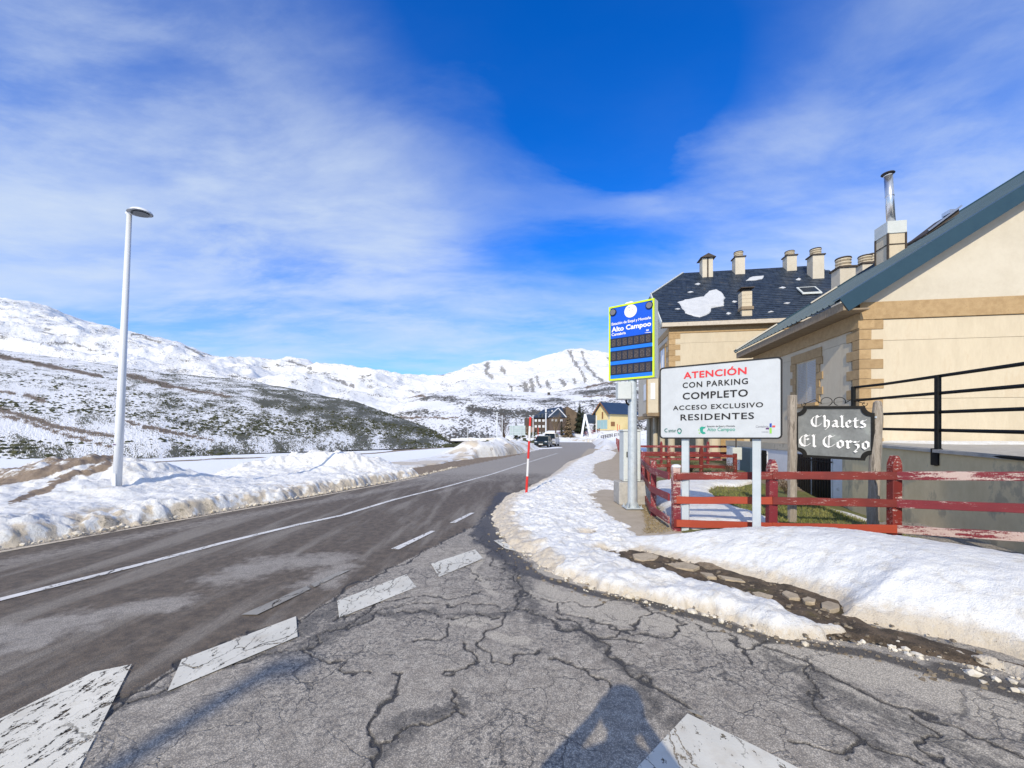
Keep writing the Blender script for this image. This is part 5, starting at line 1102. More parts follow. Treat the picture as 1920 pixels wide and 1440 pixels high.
# ------------------------------------------------------------ fences
def picket(h, w=.13, t=.11, pointed=True):
    mb = MB()
    if pointed:
        p = [(-w/2, 0), (w/2, 0), (w/2, h-.16), (w*.42, h-.09), (w*.2, h-.02), (0, h), (-w*.2, h-.02), (-w*.42, h-.09), (-w/2, h-.16)]
        mb.prism([(x, z) for x, z in p], -t/2, t/2, Matrix(((1, 0, 0, 0), (0, 0, 1, 0), (0, 1, 0, 0), (0, 0, 0, 1))))
    else: mb.box((0, 0, h/2), (w, t, h))
    return mb
def fpost(par, p, z0, z1, m, pointed=True, w=.13, rz=0.0):
    o = picket(z1-z0, w, w*.85, pointed).build('post', m, par, bevel=.008); o.location = (p[0], p[1], z0); o.rotation_euler = (random.uniform(-.012, .012), random.uniform(-.012, .012), rz); return o
def frail(par, a, b, m, ht=.115, th=.035):
    a, b = Vector(a), Vector(b); L = (b-a).length; mb = MB(); n = 6; vs = []
    for i in range(n+1):
        x = L*i/n; dy = random.uniform(-.003, .003); dz = random.uniform(-.004, .004)*(0 < i < n); h = ht/2+random.uniform(-.003, .003)
        vs += [(x, -th/2+dy, -h+dz), (x, th/2+dy, -h+dz), (x, th/2+dy, h+dz), (x, -th/2+dy, h+dz)]
    fs = [(0, 3, 2, 1), (4*n, 4*n+1, 4*n+2, 4*n+3)]
    for i in range(n): q = 4*i; fs += [(q, q+4, q+7, q+3), (q+3, q+7, q+6, q+2), (q+2, q+6, q+5, q+1), (q+1, q+5, q+4, q)]
    o = mb.add(vs, fs).build('rail', m, par, bevel=.004); d = (b-a).normalized(); o.location = a
    o.rotation_euler = (0, -math.asin(d.z), math.atan2(d.y, d.x)); return o
F1 = thing('wooden_fence', 'red three-rail wooden fence with pointed posts beside the white sign', 'fence', (0, 0, 0), 0, 'red wooden fences')
P0, P1, P2, P3, P4 = Vector((2.69, 6.55, 0)), Vector((4.03, 6.22, 0)), Vector((5.52, 5.78, 0)), Vector((6.42, 4.72, 0)), Vector((7.3, 3.7, 0))
zr = {0: (.985, .60, .225), 1: (1.03, .645, .25), 2: (1.075, .68, .315), 3: (1.185, .80, .45), 4: (1.27, .88, .52)}
off = Vector((-.03, -.075, 0))
for k in range(3):
    ms = [(M_RED, M_RED, M_RED_PEEL), (M_RED_NEW, M_RED, M_RED_WORN), (M_RED_NEW, M_RED_NEW, M_RED_PEEL)][k]
    for i, (a, b) in enumerate(((P0, P1), (P1, P2), (P2, P3))):
        o = frail(F1, a+off+Vector((0, 0, zr[i][k])), b+off+Vector((-.002, 0, zr[i+1][k])), ms[i] if not (k == 2 and i == 0) else M_RED_NEW)
        if i == 2: o['label'] = 'badly peeling red rail'
    frail(F1, P3+off+Vector((0, 0, zr[3][k])), P4+off+Vector((0, 0, zr[4][k])), M_RED_PEEL)
fpost(F1, P0, -.05, 1.13, M_RED_PEEL, False, .12); fpost(F1, P1, -.05, 1.28, M_RED_WORN); fpost(F1, P2, -.05, 1.365, M_RED, w=.135); fpost(F1, P3+Vector((.1, .1, 0)), -.05, 1.42, M_RED)
MB().lathe([(.075, 0), (.07, .03), (.03, .045)], (P0.x, P0.y, 1.125), 12).build('snow_cap', M_PLAIN_SNOW, F1)
for z in (.97, .59, .215): MB().box((P0.x, P0.y-.065, z), (.135, .03, .12)).build('rail_end', M_RED, F1, bevel=.004)
F2 = thing('wooden_fence', 'red side fence with three leaning rails running back behind the galvanised pole', 'fence', (0, 0, 0), 0, 'red wooden fences')
sp = [Vector((2.66, 6.62, 0)), Vector((2.72, 7.7, 0)), Vector((3.05, 9.0, 0)), Vector((3.45, 10.6, 0)), Vector((3.95, 12.4, 0)), Vector((4.55, 14.9, 0)), Vector((5.2, 17.4, 0)), Vector((5.72, 20.2, 0))]
for i in range(len(sp)-1):
    a, b = sp[i], sp[i+1]
    for z in (.97, .62, .24): frail(F2, a+Vector((-.06, 0, z+float(zroad(a.y)))), b+Vector((-.06, 0, z+float(zroad(b.y)))), (M_RED_WORN, M_RED)[i % 2])
    if i: fpost(F2, a, float(zroad(a.y))-.05, 1.15+float(zroad(a.y)), (M_RED, M_RED_WORN)[i % 2], i % 2 == 0, .12, R(75))
F3 = thing('wooden_fence', 'long red fence beyond the grey cabinet, receding along the pavement', 'fence', (0, 0, 0), 0, 'red wooden fences')
q = [(5.75, 20.4), (6.5, 23.4), (7.25, 26.4), (8.0, 29.4), (8.8, 32.6), (9.9, 37), (11, 41.4), (12.1, 45.8), (13.6, 51.8), (15.6, 59.8)]
for i in range(len(q)):
    z = float(zroad(q[i][1]))+.05; fpost(F3, q[i], z-.1, z+1.15, M_RED_WORN, True, .13, R(75))
    if i < len(q)-1:
        z2 = float(zroad(q[i+1][1]))+.05
        for h in (.95, .6, .25): frail(F3, (*q[i], z+h), (*q[i+1], z2+h), M_RED_WORN)
F4 = thing('wooden_fence', 'red two-rail garden fence before the porch columns, behind the white sign', 'fence', (0, 0, 0), 0, 'red wooden fences')
gp = [Vector((4.7, 15.3, 0)), Vector((5.95, 15.2, 0)), Vector((7.1, 15.0, 0)), Vector((8.30, 14.9, 0))]
for i in range(3):
    for h in (.84, .42): frail(F4, gp[i]+Vector((0, -.06, h)), gp[i+1]+Vector((0, -.06, h-.02*i)), M_RED)
for i in range(4): fpost(F4, gp[i], .02, 1.16 if i in (1, 2) else .9, M_RED, i in (1, 2), .12)
F5 = thing('wooden_fence', 'dark red fence at the foot of the porch columns, farther than the garden fence', 'fence', (0, 0, 0), 0, 'red wooden fences')
for i in range(5):
    fpost(F5, (6.6+i*1.15, 20.9-.12*i), -.05, 1.22, M_RED_WORN, True, .12)
    if i < 4:
        for h in (.95, .62, .3): frail(F5, (6.6+i*1.15, 20.84-.12*i, h), (7.75+i*1.15, 20.72-.12*i, h), M_RED_WORN)
# grass in the garden
def grass(name, polys, n, m, hmin, hmax, z0=0.0, seed=1):
    rng = np.random.default_rng(seed); V = []; F = []; k = 0
    while k < n:
        pl = polys[rng.integers(len(polys))]; a = np.array(pl); x = rng.uniform(a[:, 0].min(), a[:, 0].max()); y = rng.uniform(a[:, 1].min(), a[:, 1].max())
        if not inside(np.array([x]), np.array([y]), pl)[0]: continue
        z = float(gh(np.array([x]), np.array([y]))[0])-.01; an = rng.uniform(0, 6.28); w_ = rng.uniform(.004, .011); h = rng.uniform(hmin, hmax); lx, ly = rng.normal(0, .035, 2)
        b = len(V); c, s = math.cos(an)*w_, math.sin(an)*w_; V += [(x-c, y-s, z), (x+c, y+s, z), (x+lx, y+ly, z+h)]; F.append((b, b+1, b+2)); k += 1
    me = bpy.data.meshes.new(name); me.from_pydata(V, [], F); o = link(name, me, None, m); o['kind'] = 'stuff'
M_GRASS = simple('grass_blade', (.12, .15, .025), (.26, .24, .08), 3, .8, .1, .001)
GP = [WP([(1325, 922), (1340, 912), (1386, 910), (1440, 912), (1445, 935), (1350, 938)], .13), WP([(1355, 945), (1445, 940), (1520, 945), (1575, 962), (1610, 975), (1560, 985), (1470, 990), (1400, 965)], .1),
      WP([(1690, 1012), (1760, 1018), (1840, 1035), (1930, 1055), (1960, 1070), (1800, 1060), (1700, 1022)], 0.05), WP([(1330, 898), (1440, 896), (1440, 903), (1340, 905)], .1), [(4.3, 6.6), (6.6, 5.3), (7.0, 5.6), (7.6, 8.2), (6.6, 9.2), (4.6, 7.6)],
      [(5.2, 13.9), (7.8, 13.4), (8.2, 14.6), (5.3, 14.8)]]
grass('grass', GP, 15000, M_GRASS, .03, .085)
M_DRY = simple('dry_grass', (.20, .15, .07), (.34, .27, .15), 3, .9, .1, .001)
DG = [[(2.1, 6.35), (2.62, 6.5), (2.75, 7.7), (3.0, 8.6), (2.85, 9.1), (2.6, 7.9), (2.35, 7.0)]]
_g = gh; gh = lambda X, Y: _g(X, Y)*0+.085
grass('dry_grass', DG, 2200, M_DRY, .015, .05, seed=3); gh = _g
# ------------------------------------------------------------ white attention sign
a, b = AT(1240, 823, 6.65), AT(1464.5, 821, 5.70)
S0 = Vector((2.465, 6.65, 1.60)); xd = Vector((1.375, -.95, .012)); SW = xd.length; SH = 1.155
MS = frame(S0, xd); MSi = MS.inverted()
def onsign(px, py, Mx, Mi):
    o = Mi @ Vector((0, 0, CAM_Z)); d = (Mi.to_3x3() @ Vector(((px-960)/FPX, 1, (HOR-py)/FPX))); t = -o.z/d.z; return o.x+d.x*t, o.y+d.y*t
def rrect(x0, y0, x1, y1, r, n=6):
    p = []
    for cx_, cy_, a0 in ((x1-r, y0+r, -90), (x1-r, y1-r, 0), (x0+r, y1-r, 90), (x0+r, y0+r, 180)):
        for k in range(n+1): a = R(a0+90*k/n); p.append((cx_+r*math.cos(a), cy_+r*math.sin(a)))
    return p
def ringp(mb, outer, inner, z0, z1, M):
    n = len(outer); vs = [M @ Vector((x, y, z)) for z in (z0, z1) for x, y in outer]+[M @ Vector((x, y, z)) for z in (z0, z1) for x, y in inner]
    for i in range(n):
        j = (i+1) % n; mb_f = [(i, j, n+j, n+i), (2*n+j, 2*n+i, 3*n+i, 3*n+j), (n+i, n+j, 3*n+j, 3*n+i), (j, i, 2*n+i, 2*n+j)]
        if i == 0: fs = []
        fs += mb_f
    mb.add(vs, fs); return mb
SG = thing('attention_sign', 'white notice board with black border reading ATENCION in red, on two grey posts', 'sign', (0, 0, 0))
MB().prism(rrect(0, 0, SW, SH, .05), -.025, 0, MS).build('panel', M_SIGNW, SG)
ringp(MB(), rrect(-.012, -.012, SW+.012, SH+.012, .06), rrect(.010, .010, SW-.010, SH-.010, .042), -.03, .006, MS).build('border', M_BLACK, SG)
for t in (.226, .817):
    p = S0+xd*t; n = MS.to_3x3() @ Vector((0, 0, 1)); q_ = p-n*.075
    MB().box((0, 0, (2.70-(-.1))/2), (.11, .07, 2.8), 0).build('post', M_WPAINT, SG, loc=(q_.x, q_.y, -.1), bevel=.006).rotation_euler = (0, 0, math.atan2(xd.y, xd.x))
    for zz_ in (1.75, 2.5): MB().box((0, 0, 0), (.16, .03, .05)).build('clamp', M_GALV, SG, loc=(p.x-n.x*.04, p.y-n.y*.04, zz_)).rotation_euler = (0, 0, math.atan2(xd.y, xd.x))
def line(par, s, m, pl, pr, top, bot, M, Mi, off=.0, z=.004, space=1.0, name='lettering'):
    """s spans photo columns pl..pr; top,bot = rows of the cap top and baseline at the left end"""
    x0, y0 = onsign(pl, bot, M, Mi); _, y1 = onsign(pl, top, M, Mi); x1, _ = onsign(pr, bot, M, Mi)
    return text_mesh(name, s, m, par, M, x0, y0, x1-x0, y1-y0, off, z, space)
line(SG, 'ATENCIÓN', M_REDL, 1282, 1400, 697.5, 710.6, MS, MSi, .028, space=1.08)
line(SG, 'CON PARKING', M_BLACK, 1280, 1402.5, 717, 728, MS, MSi, .020, space=1.15)
line(SG, 'COMPLETO', M_BLACK, 1280, 1402.5, 736, 749.5, MS, MSi, .022, space=1.1)
line(SG, 'ACCESO EXCLUSIVO', M_BLACK, 1262, 1431, 760.5, 769.5, MS, MSi, .020, space=1.15)
line(SG, 'RESIDENTES', M_BLACK, 1276, 1414, 776.5, 788.5, MS, MSi, .016, space=1.1)
# small logos along the foot of the sign
line(SG, 'antur', M_DGREEN, 1253.5, 1268, 803.5, 810.5, MS, MSi, .012)
line(SG, 'Alto Campoo', M_GREENL, 1326, 1378.5, 801.5, 808.5, MS, MSi, .008)
line(SG, 'Estación de Esquí y Montaña', M_BLACK, 1326, 1378, 797.8, 800.8, MS, MSi, .005)
line(SG, 'Cantabria', M_GREYL, 1417, 1441, 797.5, 801.8, MS, MSi, .0)
line(SG, 'sociedad pública', M_GREYL, 1428, 1441, 808.5, 810.8, MS, MSi, .0)
def logo_poly(par, pts, m, M, Mi, z=.004, name='logo'):
    q = [onsign(px, py, M, Mi) for px, py in pts]; return MB().prism(q, z-.002, z, M).build(name, m, par)
def arcpx(cx_, cy_, r0, r1, a0, a1, n=12, ky=1.0):
    o = [(cx_+r1*math.cos(R(a0+(a1-a0)*k/n)), cy_-ky*r1*math.sin(R(a0+(a1-a0)*k/n))) for k in range(n+1)]
    i = [(cx_+r0*math.cos(R(a0+(a1-a0)*k/n)), cy_-ky*r0*math.sin(R(a0+(a1-a0)*k/n))) for k in range(n, -1, -1)]
    return o+i
logo_poly(SG, arcpx(1249.5, 807, 2.3, 3.7, 50, 310), M_DGREEN, MS, MSi)
logo_poly(SG, arcpx(1274, 808, 2.7, 4.4, -60, 200, ky=1.15), M_DGREEN, MS, MSi); logo_poly(SG, arcpx(1274.4, 808.3, 2.5, 4.8, 205, 295, ky=1.15), M_GREENL, MS, MSi)
logo_poly(SG, [(1312, 802), (1316, 799.5), (1320, 800.5), (1323.5, 799.8), (1322, 803), (1318.5, 804), (1318, 809), (1322, 810.5), (1323, 813), (1318, 814), (1313.5, 811), (1312.5, 806)], M_GREENL, MS, MSi)
logo_poly(SG, [(1309.5, 805), (1311, 804.5), (1311.2, 808), (1309.8, 808)], M_LGREEN, MS, MSi); logo_poly(SG, [(1310, 811), (1312.2, 811), (1312.6, 813.4), (1310.6, 813)], M_LGREEN, MS, MSi)
for pts, m_ in (([(1443, 794), (1447, 793.6), (1447, 801), (1443, 801.3)], M_BLUEQ), ([(1448, 798), (1453.5, 797.6), (1453.5, 801), (1448, 801.3)], M_REDQ), ([(1436, 802.2), (1442, 802), (1442, 805), (1436, 805)], M_PURPLE), ([(1443, 802.2), (1447, 802), (1447, 812.6), (1443, 812.8)], M_LGREEN)):
    logo_poly(SG, pts, m_, MS, MSi)
# ------------------------------------------------------------ blue electronic panel on its pole
E0 = Vector((2.09, 8.62, 2.80)); ex = Vector((.765, -.60, 0)); EW = ex.length; EH = 1.585; ME = frame(E0, ex); MEi = ME.inverted()
EP = thing('information_panel', 'blue electronic snow report panel with lime green frame on a tall galvanised pole', 'sign', (0, 0, 0))
pc = Vector((2.535, 8.42, 0))
MB().prism([(0, 0), (EW, 0), (EW, EH), (0, EH)], -.22, -.02, ME).build('cabinet', M_BOXG, EP)
ringp(MB(), [(0, 0), (EW, 0), (EW, EH), (0, EH)], [(.035, .035), (EW-.035, .035), (EW-.035, EH-.035), (.035, EH-.035)], -.02, .012, ME).build('frame', M_LIME, EP)
MB().prism([(.034, .034), (EW-.034, .034), (EW-.034, EH-.034), (.034, EH-.034)], -.018, .0, ME).build('face', M_BLUEP, EP)
for k, (y0, y1) in enumerate(((.705, .895), (.412, .622), (.118, .328))):
    row = MB().prism([(.036, y0-.005), (EW-.036, y0-.005), (EW-.036, y1), (.036, y1)], .0005, .004, ME).build('display_row', M_NAVY, EP)
    MB().prism([(.036, y0-.078), (EW-.036, y0-.078), (EW-.036, y0-.006), (.036, y0-.006)], .0005, .006, ME).build('light_band', M_BLUEB, EP)
    for j in range(7):
        x0 = .058+j*.124
        q = MB().prism([(x0, y0+.018), (x0+.098, y0+.018), (x0+.098, y1-.02), (x0, y1-.02)], .0045, .008, ME); q.build('digit_module', M_LED, row)
    mb = MB()
    for j in range(7):
        x0 = .058+j*.124
        for (r_, c_) in ((0, 1), (0, 2), (1, 0), (1, 3), (2, 0), (2, 1), (2, 3), (3, 1), (3, 2), (4, 0), (4, 3), (5, 0), (5, 3), (6, 1), (6, 2)):
            if random.random() < .8: mb.prism([(x0+.010+c_*.021, y0+.028+r_*.0195), (x0+.024+c_*.021, y0+.028+r_*.0195), (x0+.024+c_*.021, y0+.041+r_*.0195), (x0+.010+c_*.021, y0+.041+r_*.0195)], .0085, .0095, ME)
    o = mb.build('display_dots', M_LEDB, row)
def disc(name, cx_, cy_, r, z0, z1, m, par, M, n=28):
    return MB().prism([(cx_+r*math.cos(2*math.pi*k/n), cy_+r*math.sin(2*math.pi*k/n)) for k in range(n)], z0, z1, M).build(name, m, par)
for cx_ in (.098, EW-.098):
    f = disc('warning_light', cx_, EH-.128, .076, .001, .022, M_NAVY, EP, ME); disc('lens', cx_, EH-.128, .060, .0225, .030, M_LAMPG, f, ME)
f = disc('emblem', EW/2-.005, EH-.168, .134, .001, .006, M_WHITEL, EP, ME)
M_FAINT = flat('faint_print', (.45, .42, .48), .5); M_FBLUE = flat('faint_blue', (.10, .18, .55), .5)
c_ = (EW/2-.005, EH-.168)
for pts, m_ in (([(-.085, -.03), (-.03, .035), (-.02, .03), (-.075, -.035)], M_FAINT), ([(-.03, .035), (.005, -.005), (.0, -.012), (-.036, .028)], M_FAINT), ([(.0, -.01), (.045, .045), (.052, .038), (.008, -.016)], M_FAINT), ([(.045, .045), (.09, -.03), (.082, -.034), (.042, .034)], M_FAINT),
                ([(-.075, -.052), (.08, -.052), (.08, -.058), (-.075, -.058)], M_FAINT)):
    MB().prism([(c_[0]+x, c_[1]+y) for x, y in pts], .0065, .008, ME).build('print', m_, f)
for k in range(6):
    a = R(60*k); MB().prism([(c_[0]-.03+.006*math.cos(a+1.57), c_[1]+.08+.006*math.sin(a+1.57)), (c_[0]-.03+.026*math.cos(a), c_[1]+.08+.026*math.sin(a)), (c_[0]-.03-.006*math.cos(a+1.57)*.2, c_[1]+.08-.006*math.sin(a+1.57)*.2)], .0065+k*.0002, .0082+k*.0002, ME).build('print', M_FBLUE, f)
line(EP, 'Estación de Esquí y Montaña', M_WHITEL, 1147, 1220.8, 605.3, 610.5, ME, MEi, .022, space=.96)
line(EP, 'Alto Campoo', M_WHITEL, 1147, 1221, 613.5, 623.2, ME, MEi, .035, space=1.0)
line(EP, 'Cantabria', M_WHITEL, 1147, 1173.5, 625, 630.5, ME, MEi, .022, space=.96)
line(EP, 'aı', M_WHITEL, 1211.5, 1216.5, 616.5, 620.8, ME, MEi, .03); logo_poly(EP, [(1208, 624.6), (1213, 622.8), (1220.6, 622.6), (1220.6, 623.6), (1213, 623.8)], M_WHITEL, ME, MEi, .006)
MB().tube([(pc.x, pc.y, .1), (pc.x, pc.y, 4.33)], [.098, .082], 20).build('pole', M_GALV, EP)
bp = MB().box((pc.x, pc.y, .115), (.36, .36, .022)).build('base_plate', M_GALV, EP, bevel=.004)
for sx in (-1, 1):
    for sy in (-1, 1): MB().lathe([(.018, 0), (.018, .03), (.008, .031), (.008, .06)], (pc.x+sx*.14, pc.y+sy*.14, .126), 6).build('bolt', M_GALV, bp)
for k in range(4):
    a = R(45+90*k); MB().add([(pc.x+.09*math.cos(a), pc.y+.09*math.sin(a), .127), (pc.x+.17*math.cos(a), pc.y+.17*math.sin(a), .127), (pc.x+.09*math.cos(a), pc.y+.09*math.sin(a), .26)], [(0, 1, 2), (2, 1, 0)]).build('gusset', M_GALV, bp)
MB().prism([(.28, EH+.001), (.34, EH+.06), (.46, EH+.07), (.52, EH+.03), (.54, EH+.001)], -.16, -.10, ME).build('beacon', M_WHITEL, EP)
jb = MB().box((0, 0, 0), (.28, .20, .36)).build('junction_box', M_BOXG, EP, loc=(2.33, 8.36, 2.56), bevel=.012); MB().tube([(2.38, 8.36, 2.37), (2.40, 8.37, 2.30), (2.45, 8.39, 2.27)], .02, 8).build('cable', M_BLACKM, EP)
MB().box((pc.x-.02, pc.y-.02, 2.60), (.26, .1, .05)).build('clamp', M_GALV, EP)
# grey cabinet on its plinth
CB = thing('electrical_cabinet', 'narrow grey electrical cabinet on a concrete block behind the galvanised pole', 'cabinet', (0, 0, 0))
MB().box((0, 0, .30), (.72, .50, .50)).build('plinth', M_BLOCK, CB, loc=(2.72, 9.05, .04), bevel=.015)
MB().box((0, 0, 0), (.38, .36, 1.12)).build('cabinet', M_BOXG, CB, loc=(2.68, 9.1, 1.155), bevel=.01); MB().box((0, 0, 0), (.42, .40, .04)).build('roof', M_BOXG, CB, loc=(2.68, 9.1, 1.735), bevel=.008)
MB().box((0, 0, 0), (.33, .012, 1.02)).build('door', M_BOXG, CB, loc=(2.68, 8.915, 1.15), bevel=.004); MB().box((0, 0, 0), (.02, .02, .12)).build('handle', M_BLACKM, CB, loc=(2.56, 8.90, 1.2))
# ------------------------------------------------------------ chalets sign
L0 = AT(1491, 852, 6.98); R0 = AT(1640, 861, 6.36)
cx_d = Vector((R0.x-L0.x, R0.y-L0.y, -.035)); CW = cx_d.length
base = Vector((L0.x, L0.y, 1.27)); MC = frame(base, cx_d, Vector((0.0, 0, 1))); MCi = MC.inverted(); CHt = .88
CS = thing('chalets_sign', 'slate coloured notched sign in black frame with white blackletter Chalets El Corzo', 'sign', (0, 0, 0))
def notched(x0, y0, x1, y1, r, n=6):
    p = []
    for cx_, cy_, a0 in ((x1, y0, 180), (x1, y1, 270), (x0, y1, 0), (x0, y0, 90)):
        for k in range(n+1): a = R(a0-90*k/n); p.append((cx_+r*math.cos(a), cy_+r*math.sin(a)))
    return p
mb = MB(); mb.prism(notched(.03, .03, CW-.03, CHt-.03, .10), -.012, .0, MC); mb.build('face', M_SLATEG, CS)
ringp(MB(), notched(0, 0, CW, CHt, .115), notched(.042, .042, CW-.042, CHt-.042, .125), -.03, .02, MC).build('frame', M_BLACKM, CS)
def scroll(pts, r=.006): MB().tube([MC @ Vector((x, y, 0)) for x, y in pts], r, 6).build('scroll', M_BLACKM, CS)
for s in (-1, 1):
    c0 = CW/2; pts = []
    for k in range(15): a = R(-70+k*20); pts.append((c0+s*(.085+.075*math.cos(a)*-1), CHt+.075+.07*math.sin(a)))
    pts += [(c0+s*.24, CHt+.115), (c0+s*.32, CHt+.07), (c0+s*.40, CHt+.035)]; scroll(pts)
    scroll([(c0+s*(.40+.03*math.cos(R(a))), CHt+.03+.03*math.sin(R(a))) for a in range(90, 400, 30)], .005)
for y in (.2, .7): MB().box((0, 0, 0), (.06, .03, .03)).build('bracket', M_GALV, CS, loc=(MC @ Vector((CW+.02, y, 0)))[:])
def blackletter(s, x0, y0, wd, xh, m):
    """broad-nib pen strokes; letters on an x-height of 1, returned as one flat mesh"""
    a = R(38); nib = (math.cos(a)*.15, math.sin(a)*.15)
    T = 'thin'
    GL = {
     'C': (1.42, [[(.74, 1.60), (.40, 1.38), (.18, 1.0), (.20, .52), (.42, .17), (.76, .06), (1.04, .20), (1.24, .42)], [(.74, 1.56), (.96, 1.40), (1.20, 1.54)], [T, (.66, 1.40), (.64, .30)], [T, (.76, 1.38), (.74, .26)]]),
     'E': (1.40, [[(.74, 1.60), (.40, 1.38), (.18, 1.0), (.20, .52), (.42, .17), (.76, .06), (1.04, .20), (1.24, .42)], [(.74, 1.56), (.96, 1.40), (1.16, 1.54)], [T, (.64, 1.40), (.62, .30)], [(.74, .92), (.96, 1.06), (1.08, .96)], [T, (.74, 1.38), (.74, .26)]]),
     'h': (.98, [[(.16, 1.62), (.26, 1.45), (.26, .12), (.38, .04)], [T, (.26, .72), (.52, .98)], [(.48, .98), (.72, .82), (.72, .18), (.58, -.12), (.40, -.30)], [T, (.08, 1.40), (.26, 1.55)]]),
     'a': (.94, [[(.20, .84), (.40, .96), (.60, .82), (.60, .16), (.78, .03)], [(.60, .55), (.34, .50), (.18, .32), (.28, .06), (.46, .10), (.60, .24)]]),
     'l': (.56, [[(.14, 1.60), (.26, 1.42), (.26, .16), (.42, .02)], [T, (.06, .10), (.26, .24)], [T, (.26, 1.52), (.42, 1.64)]]),
     'e': (.86, [[(.42, .98), (.18, .74), (.18, .26), (.40, .02), (.64, .18)], [(.42, .98), (.62, .80), (.54, .62)], [T, (.54, .62), (.22, .46)]]),
     't': (.66, [[(.26, 1.30), (.26, .18), (.44, .02), (.56, .12)], [(.06, .94), (.30, .92), (.54, .98)]]),
     's': (.86, [[(.66, 1.0), (.44, .86), (.26, .92), (.22, .66), (.46, .52), (.62, .36), (.60, .12), (.40, .02), (.20, .12), (.10, .04)], [T, (.62, .96), (.78, 1.08)]]),
     'o': (.90, [[(.42, .99), (.18, .76), (.18, .24), (.44, .02)], [(.42, .99), (.68, .78), (.68, .26), (.44, .02)]]),
     'r': (.74, [[(.12, .98), (.26, .82), (.26, .14), (.38, .03)], [T, (.26, .74), (.46, .98)], [(.44, .98), (.60, .80), (.68, .88)], [T, (.10, .06), (.26, .20)]]),
     'z': (.80, [[(.14, .90), (.34, .82), (.58, .96)], [T, (.58, .92), (.34, .58)], [(.30, .58), (.54, .46), (.56, .16), (.34, -.14), (.20, -.30), (.36, -.42)], [T, (.20, .52), (.40, .60)]]),
     ' ': (.55, [])}
    total = sum(GL[c][0] for c in s); k = wd/total; mb = MB(); x = x0; zc = .0032
    for ch in s:
        w_, st = GL[ch]
        for q in st:
            thin = q[0] == T; q = q[1:] if thin else q; nx, ny = (nib[0]*.28, nib[1]*.28) if thin else nib
            for (ax, ay), (bx_, by) in zip(q, q[1:]):
                # hull of the nib swept from a to b
                pts = [(ax-nx, ay-ny), (ax+nx, ay+ny), (bx_+nx, by+ny), (bx_-nx, by-ny)]
                e = .022; ux, uy = -math.sin(a)*e, math.cos(a)*e
                quad = [MC @ Vector((x+px_*k, y0+py_*xh, zc)) for px_, py_ in pts]
                mb.add(quad, [(0, 1, 2, 3)])
                q2 = [(ax-nx-ux, ay-ny-uy), (ax+nx-ux, ay+ny-uy), (ax+nx+ux, ay+ny+uy), (ax-nx+ux, ay-ny+uy)]
                mb.add([MC @ Vector((x+px_*k, y0+py_*xh, zc+.00012)) for px_, py_ in q2], [(0, 1, 2, 3)])
                q2 = [(bx_-nx-ux, by-ny-uy), (bx_+nx-ux, by+ny-uy), (bx_+nx+ux, by+ny+uy), (bx_-nx+ux, by-ny+uy)]
                mb.add([MC @ Vector((x+px_*k, y0+py_*xh, zc+.00024)) for px_, py_ in q2], [(0, 1, 2, 3)]); zc += .0004
        x += w_*k
    return mb.build('lettering', m, CS)
x0, y0 = onsign(1519, 800, MC, MCi); x1, y1 = onsign(1623, 803, MC, MCi); _, yt = onsign(1519, 779, MC, MCi)
blackletter('Chalets', x0, y0, x1-x0+.02, (yt-y0)/1.62, M_WHITEL)
x0, y0 = onsign(1497, 836.5, MC, MCi); x1, y1 = onsign(1629, 842, MC, MCi); _, yt = onsign(1497, 814.5, MC, MCi)
blackletter('El Corzo', x0, y0, x1-x0+.02, (yt-y0)/1.62, M_WHITEL)
def rough_post(name, x, y, z0, z1, w_, lean, label, flat_top):
    rng = random.Random(int(x*100)); pts = []; rad = []; n = 9
    for i in range(n+1):
        t = i/n; pts.append((x+lean*t+rng.uniform(-.008, .008), y+rng.uniform(-.006, .006), z0+(z1-z0)*t)); rad.append(w_*rng.uniform(.94, 1.06)*(1 if i < n or flat_top else .7))
    if not flat_top: rad[-2] = w_*.98; pts.append((x+lean, y, z1+.03)); rad.append(w_*.35)
    mb = MB().tube(pts, rad, 7 if flat_top else 12); o = mb.build(name, M_GREY_WOOD, None, bevel=.004); return tag(o, label, 'post', None)
rough_post('wooden_post', L0.x-.055, L0.y, -.05, 2.34, .072, .0, 'weathered square grey post between the white sign and the slate coloured sign', True)
rough_post('wooden_post', R0.x-.03, R0.y+.02, .0, 2.17, .075, .10, 'rough round log post right of the slate coloured sign, stained dark below', False)
# ------------------------------------------------------------ street lamps
def gz(x, y): return float(gh(np.array([float(x)]), np.array([float(y)]))[0])
LP = thing('street_lamp', 'tall white street lamp standing in the ploughed snow left of the road', 'street lamp', (0, 0, 0), 0, 'white street lamps')
b0 = Vector((-8.9, 9.0, .2)); t0 = AT(242.5, 401, 9.0)
MB().tube([b0, b0.lerp(t0, .3), t0], [.084, .076, .046], 18).build('pole', mat('lamp_white', (.66, .69, .73), .3), LP, smooth=True)
hd = MB(); n = 20; L, Wd = .30, .17; rows = []
for k, (s, z) in enumerate(((1.0, 0.0), (.99, .02), (.86, .055), (.6, .082), (.28, .095), (.02, .098))):
    rows += [(L*s*math.cos(2*math.pi*i/n), Wd*s*math.sin(2*math.pi*i/n)*(1-.25*math.cos(2*math.pi*i/n)*-1), z) for i in range(n)]
fs = [(k*n+i, k*n+(i+1) % n, (k+1)*n+(i+1) % n, (k+1)*n+i) for k in range(5) for i in range(n)]+[tuple(range(5*n, 6*n))]
hd.add(rows, fs); A_ = R(-12)
h_ = hd.build('lamp_head', MATS['lamp_white'], LP, smooth=True); h_.location = t0+Vector((.27, -.05, -.01)); h_.rotation_euler = (R(-4), R(6), A_)
